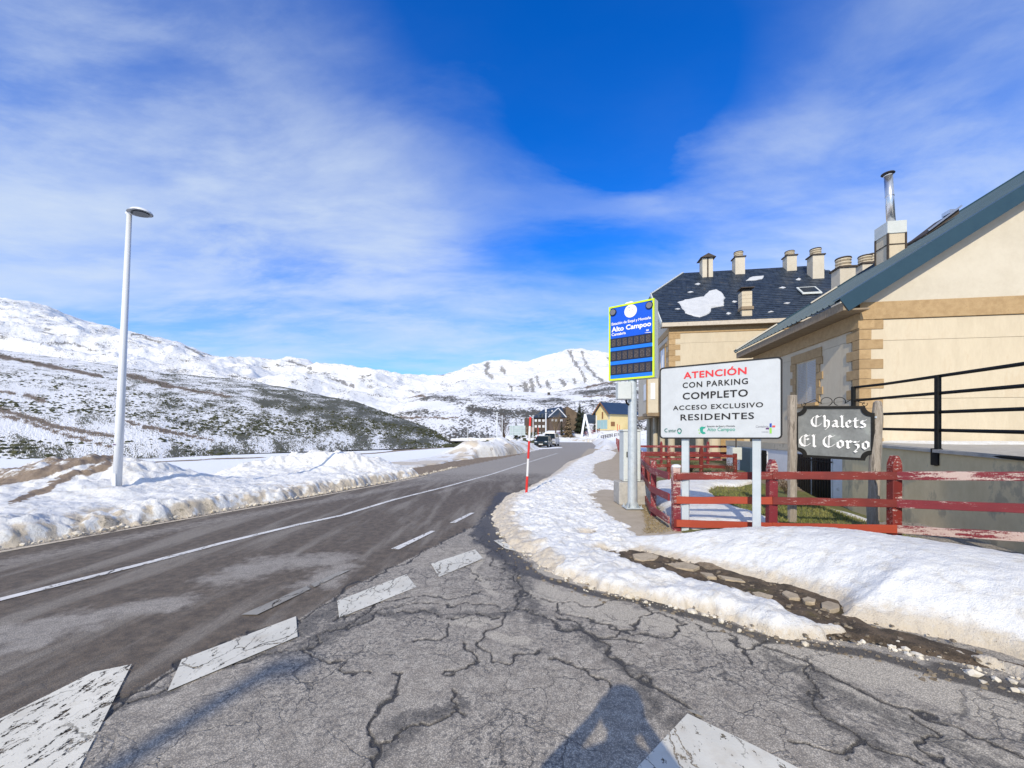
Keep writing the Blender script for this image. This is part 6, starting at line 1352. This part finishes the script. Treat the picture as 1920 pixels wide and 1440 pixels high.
u_ = MB().prism([(L*.985*math.cos(2*math.pi*i/n), Wd*.985*math.sin(2*math.pi*i/n)) for i in range(n)], -.008, .006).build('rim', flat('lamp_grey', (.22, .24, .27), .4), h_)
l_ = MB().prism([(.04+L*.70*math.cos(2*math.pi*i/n), Wd*.72*math.sin(2*math.pi*i/n)) for i in range(n)], -.028, -.0081).build('lens', M_DARKGLASS, h_)
MB().tube([t0+Vector((-.05, 0, .0)), t0+Vector((.06, -.012, .03))], [.045, .05], 12).build('joint', MATS['lamp_white'], LP)
MB().box((b0.x+.02, b0.y-.082, .62), (.09, .012, .3)).build('hatch', MATS['lamp_white'], LP, bevel=.003)
MB().box((b0.x+.04, b0.y-.09, 1.42), (.05, .006, .02)).build('sticker', M_PURPLE, LP)
NEARL = ['slim white lamp post rising from the far snow mound, left of the info board', 'thinner white post just behind the far snow mound', 'short white post far left in the valley scrub', 'second white post in the valley scrub',
         'slim white post before the dark hotel, left of two', 'stouter white post before the dark hotel and above the cars', 'slim white post beside the yellow house']
for (px, yt, Yd, rr), lb in zip(((932, 774, 66, .14), (941.5, 780, 84, .10), (877, 800, 98, .09), (898.5, 797, 98, .09), (999.5, 779, 108, .13), (1023.5, 775, 92, .17), (1118, 780, 112, .10)), NEARL):
    x = (px-960)/FPX*Yd; z0 = gz(x, Yd)-.1; z1 = CAM_Z+(HOR-yt)/FPX*Yd
    t = thing('street_lamp', lb, 'street lamp', (x, Yd, z0), 0, 'white street lamps')
    MB().tube([(0, 0, 0), (0, 0, z1-z0)], [rr, rr*.7], 8).build('pole', MATS['lamp_white'], t); MB().box((.25*rr, 0, z1-z0+.04), (rr*3, rr*2, .08)).build('lamp_head', MATS['lamp_white'], t)
# ------------------------------------------------------------ snow poles
M_MR = flat('marker_red', (.62, .025, .02), .45); M_MW = flat('marker_white', (.66, .66, .66), .45)
SP = thing('snow_pole', 'red and white banded snow marker pole at the edge of the road', 'marker pole', (0, 0, 0), 0, 'snow marker poles')
ys = [782, 799, 827, 860, 893, 928]; p = lambda y: AT(994.5-(y-782)/143*7.6, y, 10.4)
for k in range(5): MB().tube([p(ys[k]), p(ys[k+1])], .030 if k < 4 else .033, 12).build('band', M_MW if k % 2 else M_MR, SP)
for px, yt, yb, Yd, lb in ((1157.5, 795, 822, 46, 'thin marker pole beside the far red fence, nearer one'), (1161.5, 797, 818, 60, 'thin marker pole beside the far red fence, farther one'), (1009, 801, 813, 100, 'tiny red marker pole before the dark hotel')):
    t = thing('snow_pole', lb, 'marker pole', (0, 0, 0), 0, 'snow marker poles'); a, b = AT(px, yb, Yd), AT(px, yt, Yd); c = a.lerp(b, .5)
    MB().tube([a-Vector((0, 0, .8)), c], .035 if Yd < 90 else .07, 6).build('band', M_MW if Yd < 90 else M_MR, t); MB().tube([c, b], .035 if Yd < 90 else .07, 6).build('band', M_MR, t)
# ------------------------------------------------------------ parked cars
def car(label, x, y, rz, body, hgt, ln, wd, van=False):
    t = thing('parked_car', label, 'car', (x, y, float(zroad(y))), rz, 'cars parked at the bend'); h = hgt
    st = [(-ln/2, .55, .78), (-ln/2+.12, .40, .92), (-ln/2+.85, .34, 1.0*h/1.6+.02), (-ln/2+1.35, .34, 1.02*h/1.6), (ln/2-.7, .34, 1.04*h/1.6), (ln/2-.10, .40, 1.0*h/1.6), (ln/2, .52, .85*h/1.6)]
    mb = MB(); vs = []
    for i, (yy_, zb, zt_) in enumerate(st):
        w_ = wd/2*(.86 if i in (0, 6) else 1); vs += [(-w_, yy_, zb), (w_, yy_, zb), (w_*1.0, yy_, (zb+zt_)/2+.1), (w_*.93, yy_, zt_), (-w_*.93, yy_, zt_), (-w_*1.0, yy_, (zb+zt_)/2+.1)]
    fs = [(6*i+k, 6*i+(k+1) % 6, 6*(i+1)+(k+1) % 6, 6*(i+1)+k) for i in range(6) for k in range(6)]+[tuple(range(5, -1, -1)), tuple(range(36, 42))]
    mb.add(vs, fs).build('body', body, t, bevel=.03, seg=2)
    zb = 1.0*h/1.6; y0, y1 = -ln/2+(.75 if not van else .5), ln/2-.12; c = MB()
    lo = [(-wd*.455, y0, zb-.02), (wd*.455, y0, zb-.02), (wd*.455, y1, zb-.02), (-wd*.455, y1, zb-.02)]; hi = [(-wd*.38, y0+.62, h-.06), (wd*.38, y0+.62, h-.06), (wd*.38, y1-.22, h-.06), (-wd*.38, y1-.22, h-.06)]
    c.hexa(lo, hi).build('windows', M_DARKGLASS, t); MB().box((0, (y0+.62+y1-.22)/2, h-.03), (wd*.80, y1-y0-.80, .07)).build('roof', body, t, bevel=.03, seg=2)
    for s in (-1, 1):
        MB().beam(Vector(lo[0 if s < 0 else 1])+Vector((0, -.01, 0)), Vector(hi[0 if s < 0 else 1])+Vector((0, -.01, 0)), .07, .05).build('pillar', body, t)
        MB().beam(Vector(lo[3 if s < 0 else 2])+Vector((0, .01, 0)), Vector(hi[3 if s < 0 else 2])+Vector((0, .01, 0)), .09, .05).build('pillar', body, t)
        MB().box((s*wd*.36, -ln/2-.005, .80), (.32, .10, .14)).build('headlight', M_BRIGHT, t, bevel=.02); MB().box((s*wd*.43, ln/2, .95), (.12, .06, .3)).build('tail_light', M_MR, t)
        MB().box((s*(wd/2+.10), y0+.30, zb+.06), (.2, .1, .14)).build('mirror', body, t, bevel=.02)
        for yy_ in (-ln/2+.85, ln/2-.85):
            w_ = MB().lathe([(.20, -.11), (.335, -.11), (.345, -.06), (.345, .06), (.335, .11), (.20, .11)], (0, 0, 0), 18).build('tyre', M_BLACK, t, loc=(s*(wd/2-.10), yy_, .345)); w_.rotation_euler = (0, R(90), 0)
            MB().lathe([(.04, -.12), (.20, -.115), (.20, .115), (.04, .12)], (0, 0, 0), 12).build('rim', M_BRIGHT, w_)
    MB().box((0, -ln/2-.02, .48), (.52, .02, .11)).build('number_plate', M_WHITEL, t); MB().box((0, -ln/2-.01, .76), (.6, .04, .14)).build('grille', M_BLACK, t); MB().box((0, -ln/2-.02, .34), (wd*.86, .14, .2)).build('bumper', M_BLACK, t, bevel=.02)
    return t
cp1 = mat('car_paint_dark', (.012, .028, .042), .25, metal=.3); cp2 = mat('car_paint_silver', (.52, .53, .56), .3, metal=.2)
car('dark blue car with its front to us, parked beside the cut snow bank', 4.15, 52.6, R(-14), cp1, 1.52, 4.2, 1.78); car('tall silver van parked behind the dark blue car', 5.75, 58.6, R(-14), cp2, 1.92, 4.6, 1.86, True)
# ------------------------------------------------------------ information board on two legs
IB = thing('notice_board', 'pale backed information board on two thin grey legs beyond the far snow mound', 'sign', (0, 0, 0)); Yb = 60
a, b = AT(955.5, 816, Yb), AT(985, 798, Yb)
M_BOARD = simple('board_back', (.30, .38, .40), (.42, .50, .51), 1.5, .5, .1, .002)
MB().box(((a.x+b.x)/2, Yb, (a.z+b.z)/2), (b.x-a.x, .06, b.z-a.z)).build('panel', M_BOARD, IB)
for px in (961, 977): x = (px-960)/FPX*Yb; MB().box((x, Yb-.08, (gz(x, Yb)+b.z)/2), (.09, .09, b.z-gz(x, Yb))).build('leg', M_GALV, IB)
for y_ in (803, 811): z = AT(960, y_, Yb).z; MB().box(((a.x+b.x)/2, Yb-.05, z), (b.x-a.x, .04, .07)).build('brace', M_GALV, IB)
# ------------------------------------------------------------ far buildings
def wallbox(name, x0, x1, y0, y1, z0, z1, m, par): return MB().box(((x0+x1)/2, (y0+y1)/2, (z0+z1)/2), (x1-x0, y1-y0, z1-z0)).build(name, m, par)
M_HOTEL = simple('hotel_wall', (.055, .040, .034), (.10, .075, .062), .5, .9, .2, .01); M_HSLATE = simple('hotel_slate', (.020, .032, .048), (.045, .060, .080), .4, .5, .2, .02, spots=((.6, .62, .66), .64, .9))
M_BROWNR = simple('brown_roof', (.085, .058, .035), (.14, .10, .065), .6, .8, .2, .02)
H = thing('hotel', 'large dark brown hotel with slate hipped roofs and rows of small white windows', 'building', (0, 0, 0)); Yh = 138.0
X_ = lambda px, Y_=Yh: (px-960)/FPX*Y_
Z_ = lambda py, Y_=Yh: CAM_Z+(HOR-py)/FPX*Y_
wallbox('wall', X_(1000), X_(1062), Yh, Yh+16, 1.0, Z_(783), M_HOTEL, H); wallbox('wing', X_(985), X_(1000.2), Yh+1.5, Yh+12, 1.0, Z_(783.5), M_HOTEL, H)
wallbox('annex', X_(987), X_(1001), Yh-3, Yh+1.4, 1.0, Z_(801), flat('annex_wall', (.30, .20, .16), .8), H)
e = Z_(783.2); hx0, hx1, r0, r1, rz1 = X_(999), X_(1064), X_(1022), X_(1058), Z_(762.5, Yh+8)
mb = MB(); mb.add([(hx0, Yh-.7, e), (hx1, Yh-.7, e), (hx1, Yh+16.7, e), (hx0, Yh+16.7, e), (r0, Yh+8, rz1-1.0), (r1, Yh+8, rz1)], [(0, 1, 5, 4), (1, 2, 5), (2, 3, 4, 5), (3, 0, 4), (3, 2, 1, 0)]); mb.build('roof', M_HSLATE, H)
pk = (X_(1048.5), Yh+3, Z_(765.5, Yh+3)); mb = MB(); mb.add([(X_(1027), Yh-2.6, e+.05), (X_(1064), Yh-2.6, e+.05), pk, (X_(1046), Yh+7.5, rz1-.3)], [(0, 1, 2), (0, 2, 3), (1, 3, 2)]); mb.build('front_roof', M_HSLATE, H)
for p in ((X_(1027), Yh-2.6, e+.1), (X_(1060), Yh-2.6, e+.1)): MB().beam(Vector(pk)+Vector((0, -.05, .08)), Vector(p), .35, .12).build('ridge_snow', M_PLAIN_SNOW, H)
wallbox('front_wall', X_(1028.5), X_(1062.4), Yh-2.2, Yh-.001, 1.0, Z_(783), M_HOTEL, H)
mb = MB(); gx0, gx1 = X_(1060.5), X_(1085); mb.prism([(gx0, 1.0), (gx1, 1.0), (gx1, Z_(776)), (X_(1063), Z_(762)), (gx0, Z_(766))], Yh-1.0, Yh+15.5, Matrix(((1, 0, 0, 0), (0, 0, 1, 0), (0, 1, 0, 0), (0, 0, 0, 1)))); mb.build('gable_block', M_BROWNR, H)
for row in (788.5, 799.5):
    for px in (1004.5, 1011.5, 1019): w_ = wallbox('window', X_(px-1.9), X_(px+1.9), Yh-.12, Yh-.004, Z_(row+2.2), Z_(row-2.2), M_SHUT, H); wallbox('mullion', X_(px-.18), X_(px+.18), Yh-.16, Yh-.121, Z_(row+2.2), Z_(row-2.2), M_DARKGLASS, w_)
for px in (1035, 1041, 1051): wallbox('window', X_(px-1.9), X_(px+1.9), Yh-2.32, Yh-2.204, Z_(790.5), Z_(786.5), M_SHUT, H)
for px, py in ((1025.5, 766), (1037.5, 770)): wallbox('chimney', X_(px-1.3), X_(px+1.3), Yh+4, Yh+5.5, Z_(py+6), Z_(py-2), M_WHITE, H)
for px in (1010, 1017): wallbox('dormer', X_(px-1.8), X_(px+1.8), Yh-.3, Yh+2.5, e, Z_(775.5), M_HSLATE, H)
YH = thing('yellow_house', 'small yellow house with navy roof and brown shuttered window', 'house', (0, 0, 0))
cY = Vector((30.9, 128, 0)); uY = Vector((.955, .296, 0)); vY = Vector((-.72, .69, 0)); MY = Matrix.Identity(4)
for i in range(3): MY[i][0], MY[i][1], MY[i][2], MY[i][3] = uY[i], vY[i], (0, 0, 1)[i], cY[i]
YH.matrix_world = MY; ZE, ZA, GW = 8.2, 11.3, 5.9
M_YEL = simple('yellow_render', (.62, .50, .24), (.68, .56, .30), .6, .85, .2, .01); M_NAVYR = simple('navy_roof', (.010, .030, .075), (.020, .045, .10), .5, .45, .2, .02)
MB().prism([(0, 2.3), (GW, 2.3), (GW, ZE), (GW/2, ZA-.12), (0, ZE)], 0, 13, Matrix(((0, 0, 1, 0), (1, 0, 0, 0), (0, 1, 0, 0), (0, 0, 0, 1)))).build('wall', M_YEL, YH)
bx('stone_base', -.05, 13.1, -.08, GW+.05, .6, 2.29, M_BLOCK, YH)
for s in (0, 1):
    yy0, yy1 = (-.75, GW/2) if s == 0 else (GW+.75, GW/2); k_ = (ZA-ZE)/(GW/2); mb = MB(); ze = ZE-.75*k_
    mb.hexa([(-.9, yy0, ze), (13.5, yy0, ze), (13.5, yy1, ZA), (-.9, yy1, ZA)], [(-.9, yy0, ze+.16), (13.5, yy0, ze+.16), (13.5, yy1, ZA+.16), (-.9, yy1, ZA+.16)]); mb.build('roof', M_NAVYR, YH)
    MB().beam(Vector((-.95, yy0, ze-.02)), Vector((-.95, yy1, ZA-.02)), .12, .35).build('barge_board', flat('orange_wood', (.22, .10, .035), .6), YH)
M_OW = MATS['orange_wood']
bx('window', 1.0, 2.7, -.10, -.01, 3.6, 5.0, M_OW, YH); bx('window', -.10, -.01, 2.4, 3.0, 6.0, 8.2, M_OW, YH); bx('window', 9.0, 10.4, -.10, -.01, 3.6, 5.0, M_OW, YH)
gl = bx('glass_door', -.08, -.01, .5, 5.2, 2.7, 5.6, M_GLASSF, YH)
for k in range(4): bx('frame', -.11, -.081, .5+k*1.53, .6+k*1.53, 2.7, 5.6, M_GALV, gl)
for k in range(9): bx('corner_stone', -.04, .5 if k % 2 else .3, -.05, -.011, 5.7+k*.28, 5.95+k*.28, M_BLOCK, YH)
DH = thing('slate_shed', 'low dark slate roofed building between the white A-frame and the yellow house', 'building', (0, 0, 0))
wallbox('wall', X_(1094, 150), X_(1120, 150), 150, 158, 1, Z_(797, 150), M_HOTEL, DH)
mb = MB(); mb.add([(X_(1092, 149), 149, Z_(798, 149)), (X_(1122, 149), 149, Z_(798, 149)), (X_(1122, 149), 155, Z_(777, 155)), (X_(1098, 149), 155, Z_(777, 155)), (X_(1122, 149), 161, 3.5), (X_(1092, 149), 161, 3.5)], [(0, 1, 2, 3), (3, 2, 4, 5), (0, 3, 5), (1, 4, 2)]); mb.build('roof', M_HSLATE, DH)
for px, py, w_, lb, cl in ((774, 777.5, 4.5, 'tiny green hut far up the snowy valley', (.03, .12, .09)), (813, 779.5, 5, 'tiny grey hut right of the green one far up the valley', (.10, .09, .09)), (874, 782, 6, 'long low dark shed on the far valley slope', (.07, .06, .055)), (1029, 737, 3, 'tiny dark cabin high on the slope above the hotel', (.05, .045, .04))):
    Yd = 300; c = AT(px, py, Yd); wm = w_/FPX*Yd; t = thing('hut', lb, 'hut', (c.x, c.y, c.z-2)); MB().box((0, 0, 1.6), (wm*1.5, 3, 1.6)).build('wall', flat('hut_%d' % px, cl, .8), t); MB().prism([(-wm*.8, 2.41), (wm*.8, 2.41), (wm*.7, 2.7), (-wm*.7, 2.7)], -1.8, 1.8, Matrix(((1, 0, 0, 0), (0, 0, 1, 0), (0, 1, 0, 0), (0, 0, 0, 1)))).build('roof', M_PLAIN_SNOW if px != 774 else MATS['hut_774'], t)
# swing frame
AF = thing('swing_frame', 'big white A-shaped frame standing in the snow before the conifer', 'frame', (0, 0, 0)); Ya = 117
ap_ = AT(1097, 777, Ya)
for px, py, dy in ((1090, 812, -1.5), (1107.5, 811, -1.5)):
    f = AT(px, py, Ya+dy); f.z = gz(f.x, f.y)-.1; MB().beam(f, ap_, .55, .35, up=(0, 1, 0)).build('leg', MATS['lamp_white'], AF)
q = ap_+Vector((1.2, 5, 0))
MB().beam(ap_, q, .3, .3).build('top_bar', MATS['lamp_white'], AF)
# far low fences, tables
def farfence(label, pts, Yd, h=1.0, m=M_RED_WORN, gap=1.6):
    t = thing('wooden_fence', label, 'fence', (0, 0, 0), 0, 'red wooden fences')
    P = [Vector(((px-960)/FPX*y, y, gz((px-960)/FPX*y, y)+.1)) for px, y in pts]
    for a, b in zip(P, P[1:]):
        L_ = (b-a).length; n = max(1, int(L_/gap))
        for k in range(n+1): c = a.lerp(b, k/n); MB().box((c.x, c.y, c.z+h/2), (.16, .16, h+.1)).build('post', m, t)
        for z in (h*.9, h*.45): MB().beam(a+Vector((0, -.1, z)), b+Vector((0, -.1, z)), .08, .16).build('rail', m, t)
    return t
farfence('dark red fence with snow along its rails behind the parked cars', [(1005, 112), (1022, 113), (1042, 118), (1079, 122)], 0); farfence('red fence around the snowy terrace below the A-frame', [(1092, 117), (1105, 120), (1118, 122), (1124, 126)], 0)
farfence('short dark fence panels on the snow below the yellow house', [(1127, 112), (1148, 116)], 0, .9, M_DKWOOD, 1.0); farfence('low fence at the foot of the yellow house', [(1152, 116), (1170, 118), (1185, 120)], 0, .9, M_DKWOOD, 1.5)
# ------------------------------------------------------------ trees
def conifer(label, px, py0, py1, wpx, Yd, m, dens=1.0, name='conifer_tree', seed=1, narrow=.0):
    rng = random.Random(seed); x = (px-960)/FPX*Yd; z0 = gz(x, Yd)-.1; z1 = Z_(py1, Yd); H_ = z1-z0; rmax = wpx/2/FPX*Yd
    t = thing(name, label, 'tree', (x, Yd, z0), 0, 'trees by the far houses'); MB().tube([(0, 0, 0), (0, 0, H_*.97)], [rmax*.09, .02], 6).build('trunk', M_BARK, t)
    mb = MB(); n = int(1100*dens)
    for i in range(n):
        h = 1-math.sqrt(rng.random())*.93; rr_ = rmax*((1-h)**.75)*(.8+.3*math.sin(h*40+seed))*rng.uniform(.35, 1.08); a = rng.uniform(0, 6.283); c = Vector((math.cos(a)*rr_, math.sin(a)*rr_, h*H_-rr_*.22))
        o = Vector((math.cos(a), math.sin(a), rng.uniform(-.5, .1))); s_ = Vector((-math.sin(a), math.cos(a), rng.uniform(-.3, .3))); L_ = rmax*rng.uniform(.14, .34)*(1-h*.5); w_ = L_*.42
        mb.add([c-s_*w_, c+s_*w_, c+o*L_+Vector((0, 0, -L_*.2)), c-o*L_*.5+Vector((0, 0, L_*.25))], [(0, 1, 2), (1, 0, 3)])
    mb.build('crown', m, t)
M_FIR = simple('fir_needles', (.010, .016, .008), (.032, .042, .018), 1.2, .95, .3, .05); M_TAN = simple('bare_larch_twigs', (.12, .085, .05), (.25, .19, .12), 1.2, .95, .3, .05); M_OLIVE = simple('olive_needles', (.035, .045, .015), (.09, .10, .035), 1.2, .95, .3, .05)
conifer('tall dark conifer right of the brown tree, tallest of the trees', 1086.5, 812, 752, 26, 122, M_FIR, 1.6, seed=2); conifer('olive green conifer just behind the tallest dark one', 1093, 812, 761, 18, 126, M_OLIVE, 1, seed=3)
conifer('pale brown larch with drooping twigs before the hotel', 1065, 812, 771, 27, 116, M_TAN, 1.3, 'larch_tree', seed=4); conifer('small dark fir left of the hotel, above the board', 967.5, 812, 778, 13, 118, M_FIR, .7, seed=5)
conifer('dark green fir between the bare tree and the larch', 1053, 812, 784, 12, 119, M_FIR, .6, seed=6); conifer('small dark fir at the left corner of the yellow house', 1114.5, 812, 785, 9, 125, M_FIR, .5, seed=7)
def bare(label, px, py1, wpx, Yd, seed, m=None):
    rng = random.Random(seed); x = (px-960)/FPX*Yd; z0 = gz(x, Yd)-.1; H_ = Z_(py1, Yd)-z0; t = thing('bare_tree', label, 'tree', (x, Yd, z0), 0, 'trees by the far houses'); W_ = wpx/2/FPX*Yd
    MB().tube([(0, 0, 0), (.1, 0, H_*.5)], [.18, .08], 6).build('trunk', M_BARK, t); mb = MB(); c3 = 0
    def br(p, d, L_, r, dep):
        nonlocal c3
        q = p+d*L_; mb.tube([p, q], [r, r*.6], 3, False); c3 += 1
        if dep == 0: return
        for k in range(3 if dep > 1 else 4):
            nd = (d+Vector((rng.uniform(-.6, .6), rng.uniform(-.6, .6), rng.uniform(-.1, .5)))).normalized(); br(p+d*L_*rng.uniform(.35, 1), nd, L_*rng.uniform(.5, .75), r*.6, dep-1)
    for k in range(9):
        a = rng.uniform(0, 6.28); br(Vector((0, 0, H_*rng.uniform(.05, .3))), Vector((math.cos(a)*W_/H_*1.1, math.sin(a)*W_/H_, 1)).normalized(), H_*.42, .06, 4)
    mb.build('crown', m or M_TAN, t)
bare('bushy bare brown tree before the hotel windows', 1041.5, 776, 26, 117, 11); bare('bare brown shrubby tree left of the info board', 946, 783, 18, 95, 12, simple('brown_twigs', (.05, .035, .025), (.12, .08, .055), 1, .95, .2, .05))
bare('low bare bush at the left of the hotel annex', 990, 800, 9, 120, 13)
# small yellow flag sticker on the ramp wall, planters and bins by the porch
UB = thing('utility_box', 'white utility box hanging on the lower wall beside the blue gate', 'box', (0, 0, 0)); c = AT(1380, 850.5, 15.6)
MB().box((c.x, c.y, c.z), (.36, .2, .48)).build('box', M_BOXG, UB, bevel=.01); MB().box((c.x, c.y-.106, c.z), (.30, .01, .42)).build('door', M_BOXG, UB); MB().tube([(c.x, c.y, c.z+.24), (c.x, c.y, c.z+.9)], .025, 8).build('pipe', M_DKWOOD, UB)
MB().box((c.x, c.y, c.z-.55), (.07, .07, .65)).build('post', M_DKWOOD, UB)
# dead shrubs in the garden
def bush(label, px, py, Yd, r, h, m, seed, n=260):
    rng = random.Random(seed); c = AT(px, py, Yd); c.z = gz(c.x, c.y); t = thing('garden_bush', label, 'bush', tuple(c)); st = MB(); lf = MB()
    for k in range(26):
        a = rng.uniform(0, 6.28); tip = Vector((math.cos(a)*r*rng.uniform(.3, 1), math.sin(a)*r*rng.uniform(.3, 1), h*rng.uniform(.5, 1))); mid = tip*.5+Vector((rng.uniform(-.05, .05), rng.uniform(-.05, .05), .05)); st.tube([(0, 0, 0), mid, tip], [.008, .006, .003], 3, False)
        for j in range(n//26):
            p = mid.lerp(tip, rng.random())+Vector((rng.gauss(0, .04), rng.gauss(0, .04), rng.gauss(0, .04))); d = Vector((rng.gauss(0, 1), rng.gauss(0, 1), rng.gauss(0, 1))).normalized()*.03; e = Vector((rng.gauss(0, 1), rng.gauss(0, 1), rng.gauss(0, 1))).normalized()*.02; lf.add([p-e, p+e, p+d], [(0, 1, 2)])
    st.build('stems', M_BARK, t); lf.build('leaves', m, t)
M_DLEAF = simple('dead_leaf', (.05, .03, .018), (.15, .09, .045), 3, .9, .1, .001); M_DGRN = simple('dark_leaf', (.02, .03, .012), (.06, .07, .025), 3, .9, .1, .001)
bush('dead brown bush at the garden fence end before the utility box', 1368, 880, 14.2, .32, .7, M_DLEAF, 1); bush('small green bush left of the pointed garden fence post', 1296, 882, 16.0, .42, .5, M_DGRN, 2, 500); bush('low dark ivy patch below the garden fence', 1335, 887, 14.0, .5, .3, M_DGRN, 3, 500)
bush('dark shrub beside the barred opening near the corner wall', 1474, 918, 10.4, .25, .45, M_DLEAF, 4)
# ------------------------------------------------------------ the photographer, behind the camera; only the shadow shows
def person():
    t = thing('person', 'person standing with both arms raised, holding a phone to photograph the road', 'person', (-.16, -.14, 0), R(-8))
    V = {'pel': (0, 0, .95, .155), 'bel': (0, .01, 1.10, .15), 'che': (0, 0, 1.30, .18), 'nck': (0, .0, 1.50, .075), 'hd0': (0, .02, 1.60, .085), 'hd1': (0, .03, 1.70, .115), 'hd2': (0, .03, 1.79, .08),
         'lh': (-.10, 0, .88, .10), 'lk': (-.12, .03, .50, .068), 'la': (-.13, 0, .10, .048), 'lf': (-.15, .16, .04, .042), 'rh': (.10, 0, .88, .10), 'rk': (.13, .02, .50, .068), 'ra': (.15, -.02, .10, .048), 'rf': (.19, .14, .04, .042),
         'ls': (-.20, 0, 1.42, .075), 'le': (-.33, .17, 1.24, .055), 'lw': (-.13, .20, 1.50, .036), 'rs': (.20, 0, 1.42, .075), 're': (.35, .17, 1.24, .055), 'rw': (.15, .20, 1.50, .036)}
    E = [('pel', 'bel'), ('bel', 'che'), ('che', 'nck'), ('nck', 'hd0'), ('hd0', 'hd1'), ('hd1', 'hd2'), ('pel', 'lh'), ('lh', 'lk'), ('lk', 'la'), ('la', 'lf'), ('pel', 'rh'), ('rh', 'rk'), ('rk', 'ra'), ('ra', 'rf'), ('che', 'ls'), ('ls', 'le'), ('le', 'lw'), ('che', 'rs'), ('rs', 're'), ('re', 'rw')]
    for s, w_ in ((-1, 'lw'), (1, 'rw')):
        bx_ = V[w_]; pk_ = 'p'+w_; V[pk_] = (bx_[0]-s*.02, bx_[1]-.01, bx_[2]+.07, .030); E.append((w_, pk_))
        for k in range(4):
            a, b = f'{w_}f{k}', f'{w_}g{k}'; z = bx_[2]+.10+k*.018; V[a] = (bx_[0]-s*.035, bx_[1]-.02, z, .010); V[b] = (bx_[0]-s*.075, bx_[1]-.035, z+.004, .008); E += [(pk_, a), (a, b)]
        V[w_+'t'] = (bx_[0]-s*.05, bx_[1]-.055, bx_[2]+.075, .011); E.append((pk_, w_+'t'))
    K = list(V); me = bpy.data.meshes.new('body'); me.from_pydata([V[k][:3] for k in K], [(K.index(a), K.index(b)) for a, b in E], []); o = link('body', me, t, flat('dark_clothes', (.03, .035, .05), .8))
    md = o.modifiers.new('s', 'SKIN'); md.use_smooth_shade = True; sv = me.skin_vertices[0].data
    for i, k in enumerate(K): sv[i].radius = (V[k][3], V[k][3]); sv[i].use_root = (k == 'pel')
    sb = o.modifiers.new('d', 'SUBSURF'); sb.levels = 1; sb.render_levels = 2
    dg = bpy.context.evaluated_depsgraph_get(); m2 = bpy.data.meshes.new_from_object(o.evaluated_get(dg)); o.modifiers.clear(); o.data = m2
    MB().lathe([(.122, 1.63), (.128, 1.72), (.10, 1.80), (.03, 1.835)], (0, .0, 0), 14).build('hair', M_BLACK, t)
    for s in (-1, 1): MB().box((s*.035, .135, 1.70), (.025, .01, .012)).build('eye', M_WHITEL, t)
    MB().box((0, .145, 1.67), (.03, .03, .045)).build('nose', flat('skin', (.45, .28, .2), .6), t, bevel=.01)
    ph = thing('phone', 'dark phone held upright in two hands, seen only as shadow', 'phone', (-.13, .055, 1.60)); MB().box((0, 0, 0), (.155, .009, .075)).build('case', M_BLACK, ph, bevel=.006)
person()
# lamp post behind the photographer: its shadow falls across the road
BL = thing('street_lamp', 'lamp post behind the viewpoint whose shadow streaks the asphalt', 'street lamp', (0, 0, 0), 0, 'white street lamps')
dS = Vector((math.sin(R(SUN_AZ)), math.cos(R(SUN_AZ)), 0)); tip = Vector((-1.74, 2.85, 0)); hb = 9.5; bb = tip-dS*(hb/math.tan(R(SUN_EL)))
MB().tube([bb, bb+Vector((0, 0, hb))], [.085, .07], 14).build('pole', MATS['lamp_white'], BL); MB().box((bb.x+.1, bb.y, hb+.03), (.3, .16, .06)).build('lamp_head', MATS['lamp_white'], BL)
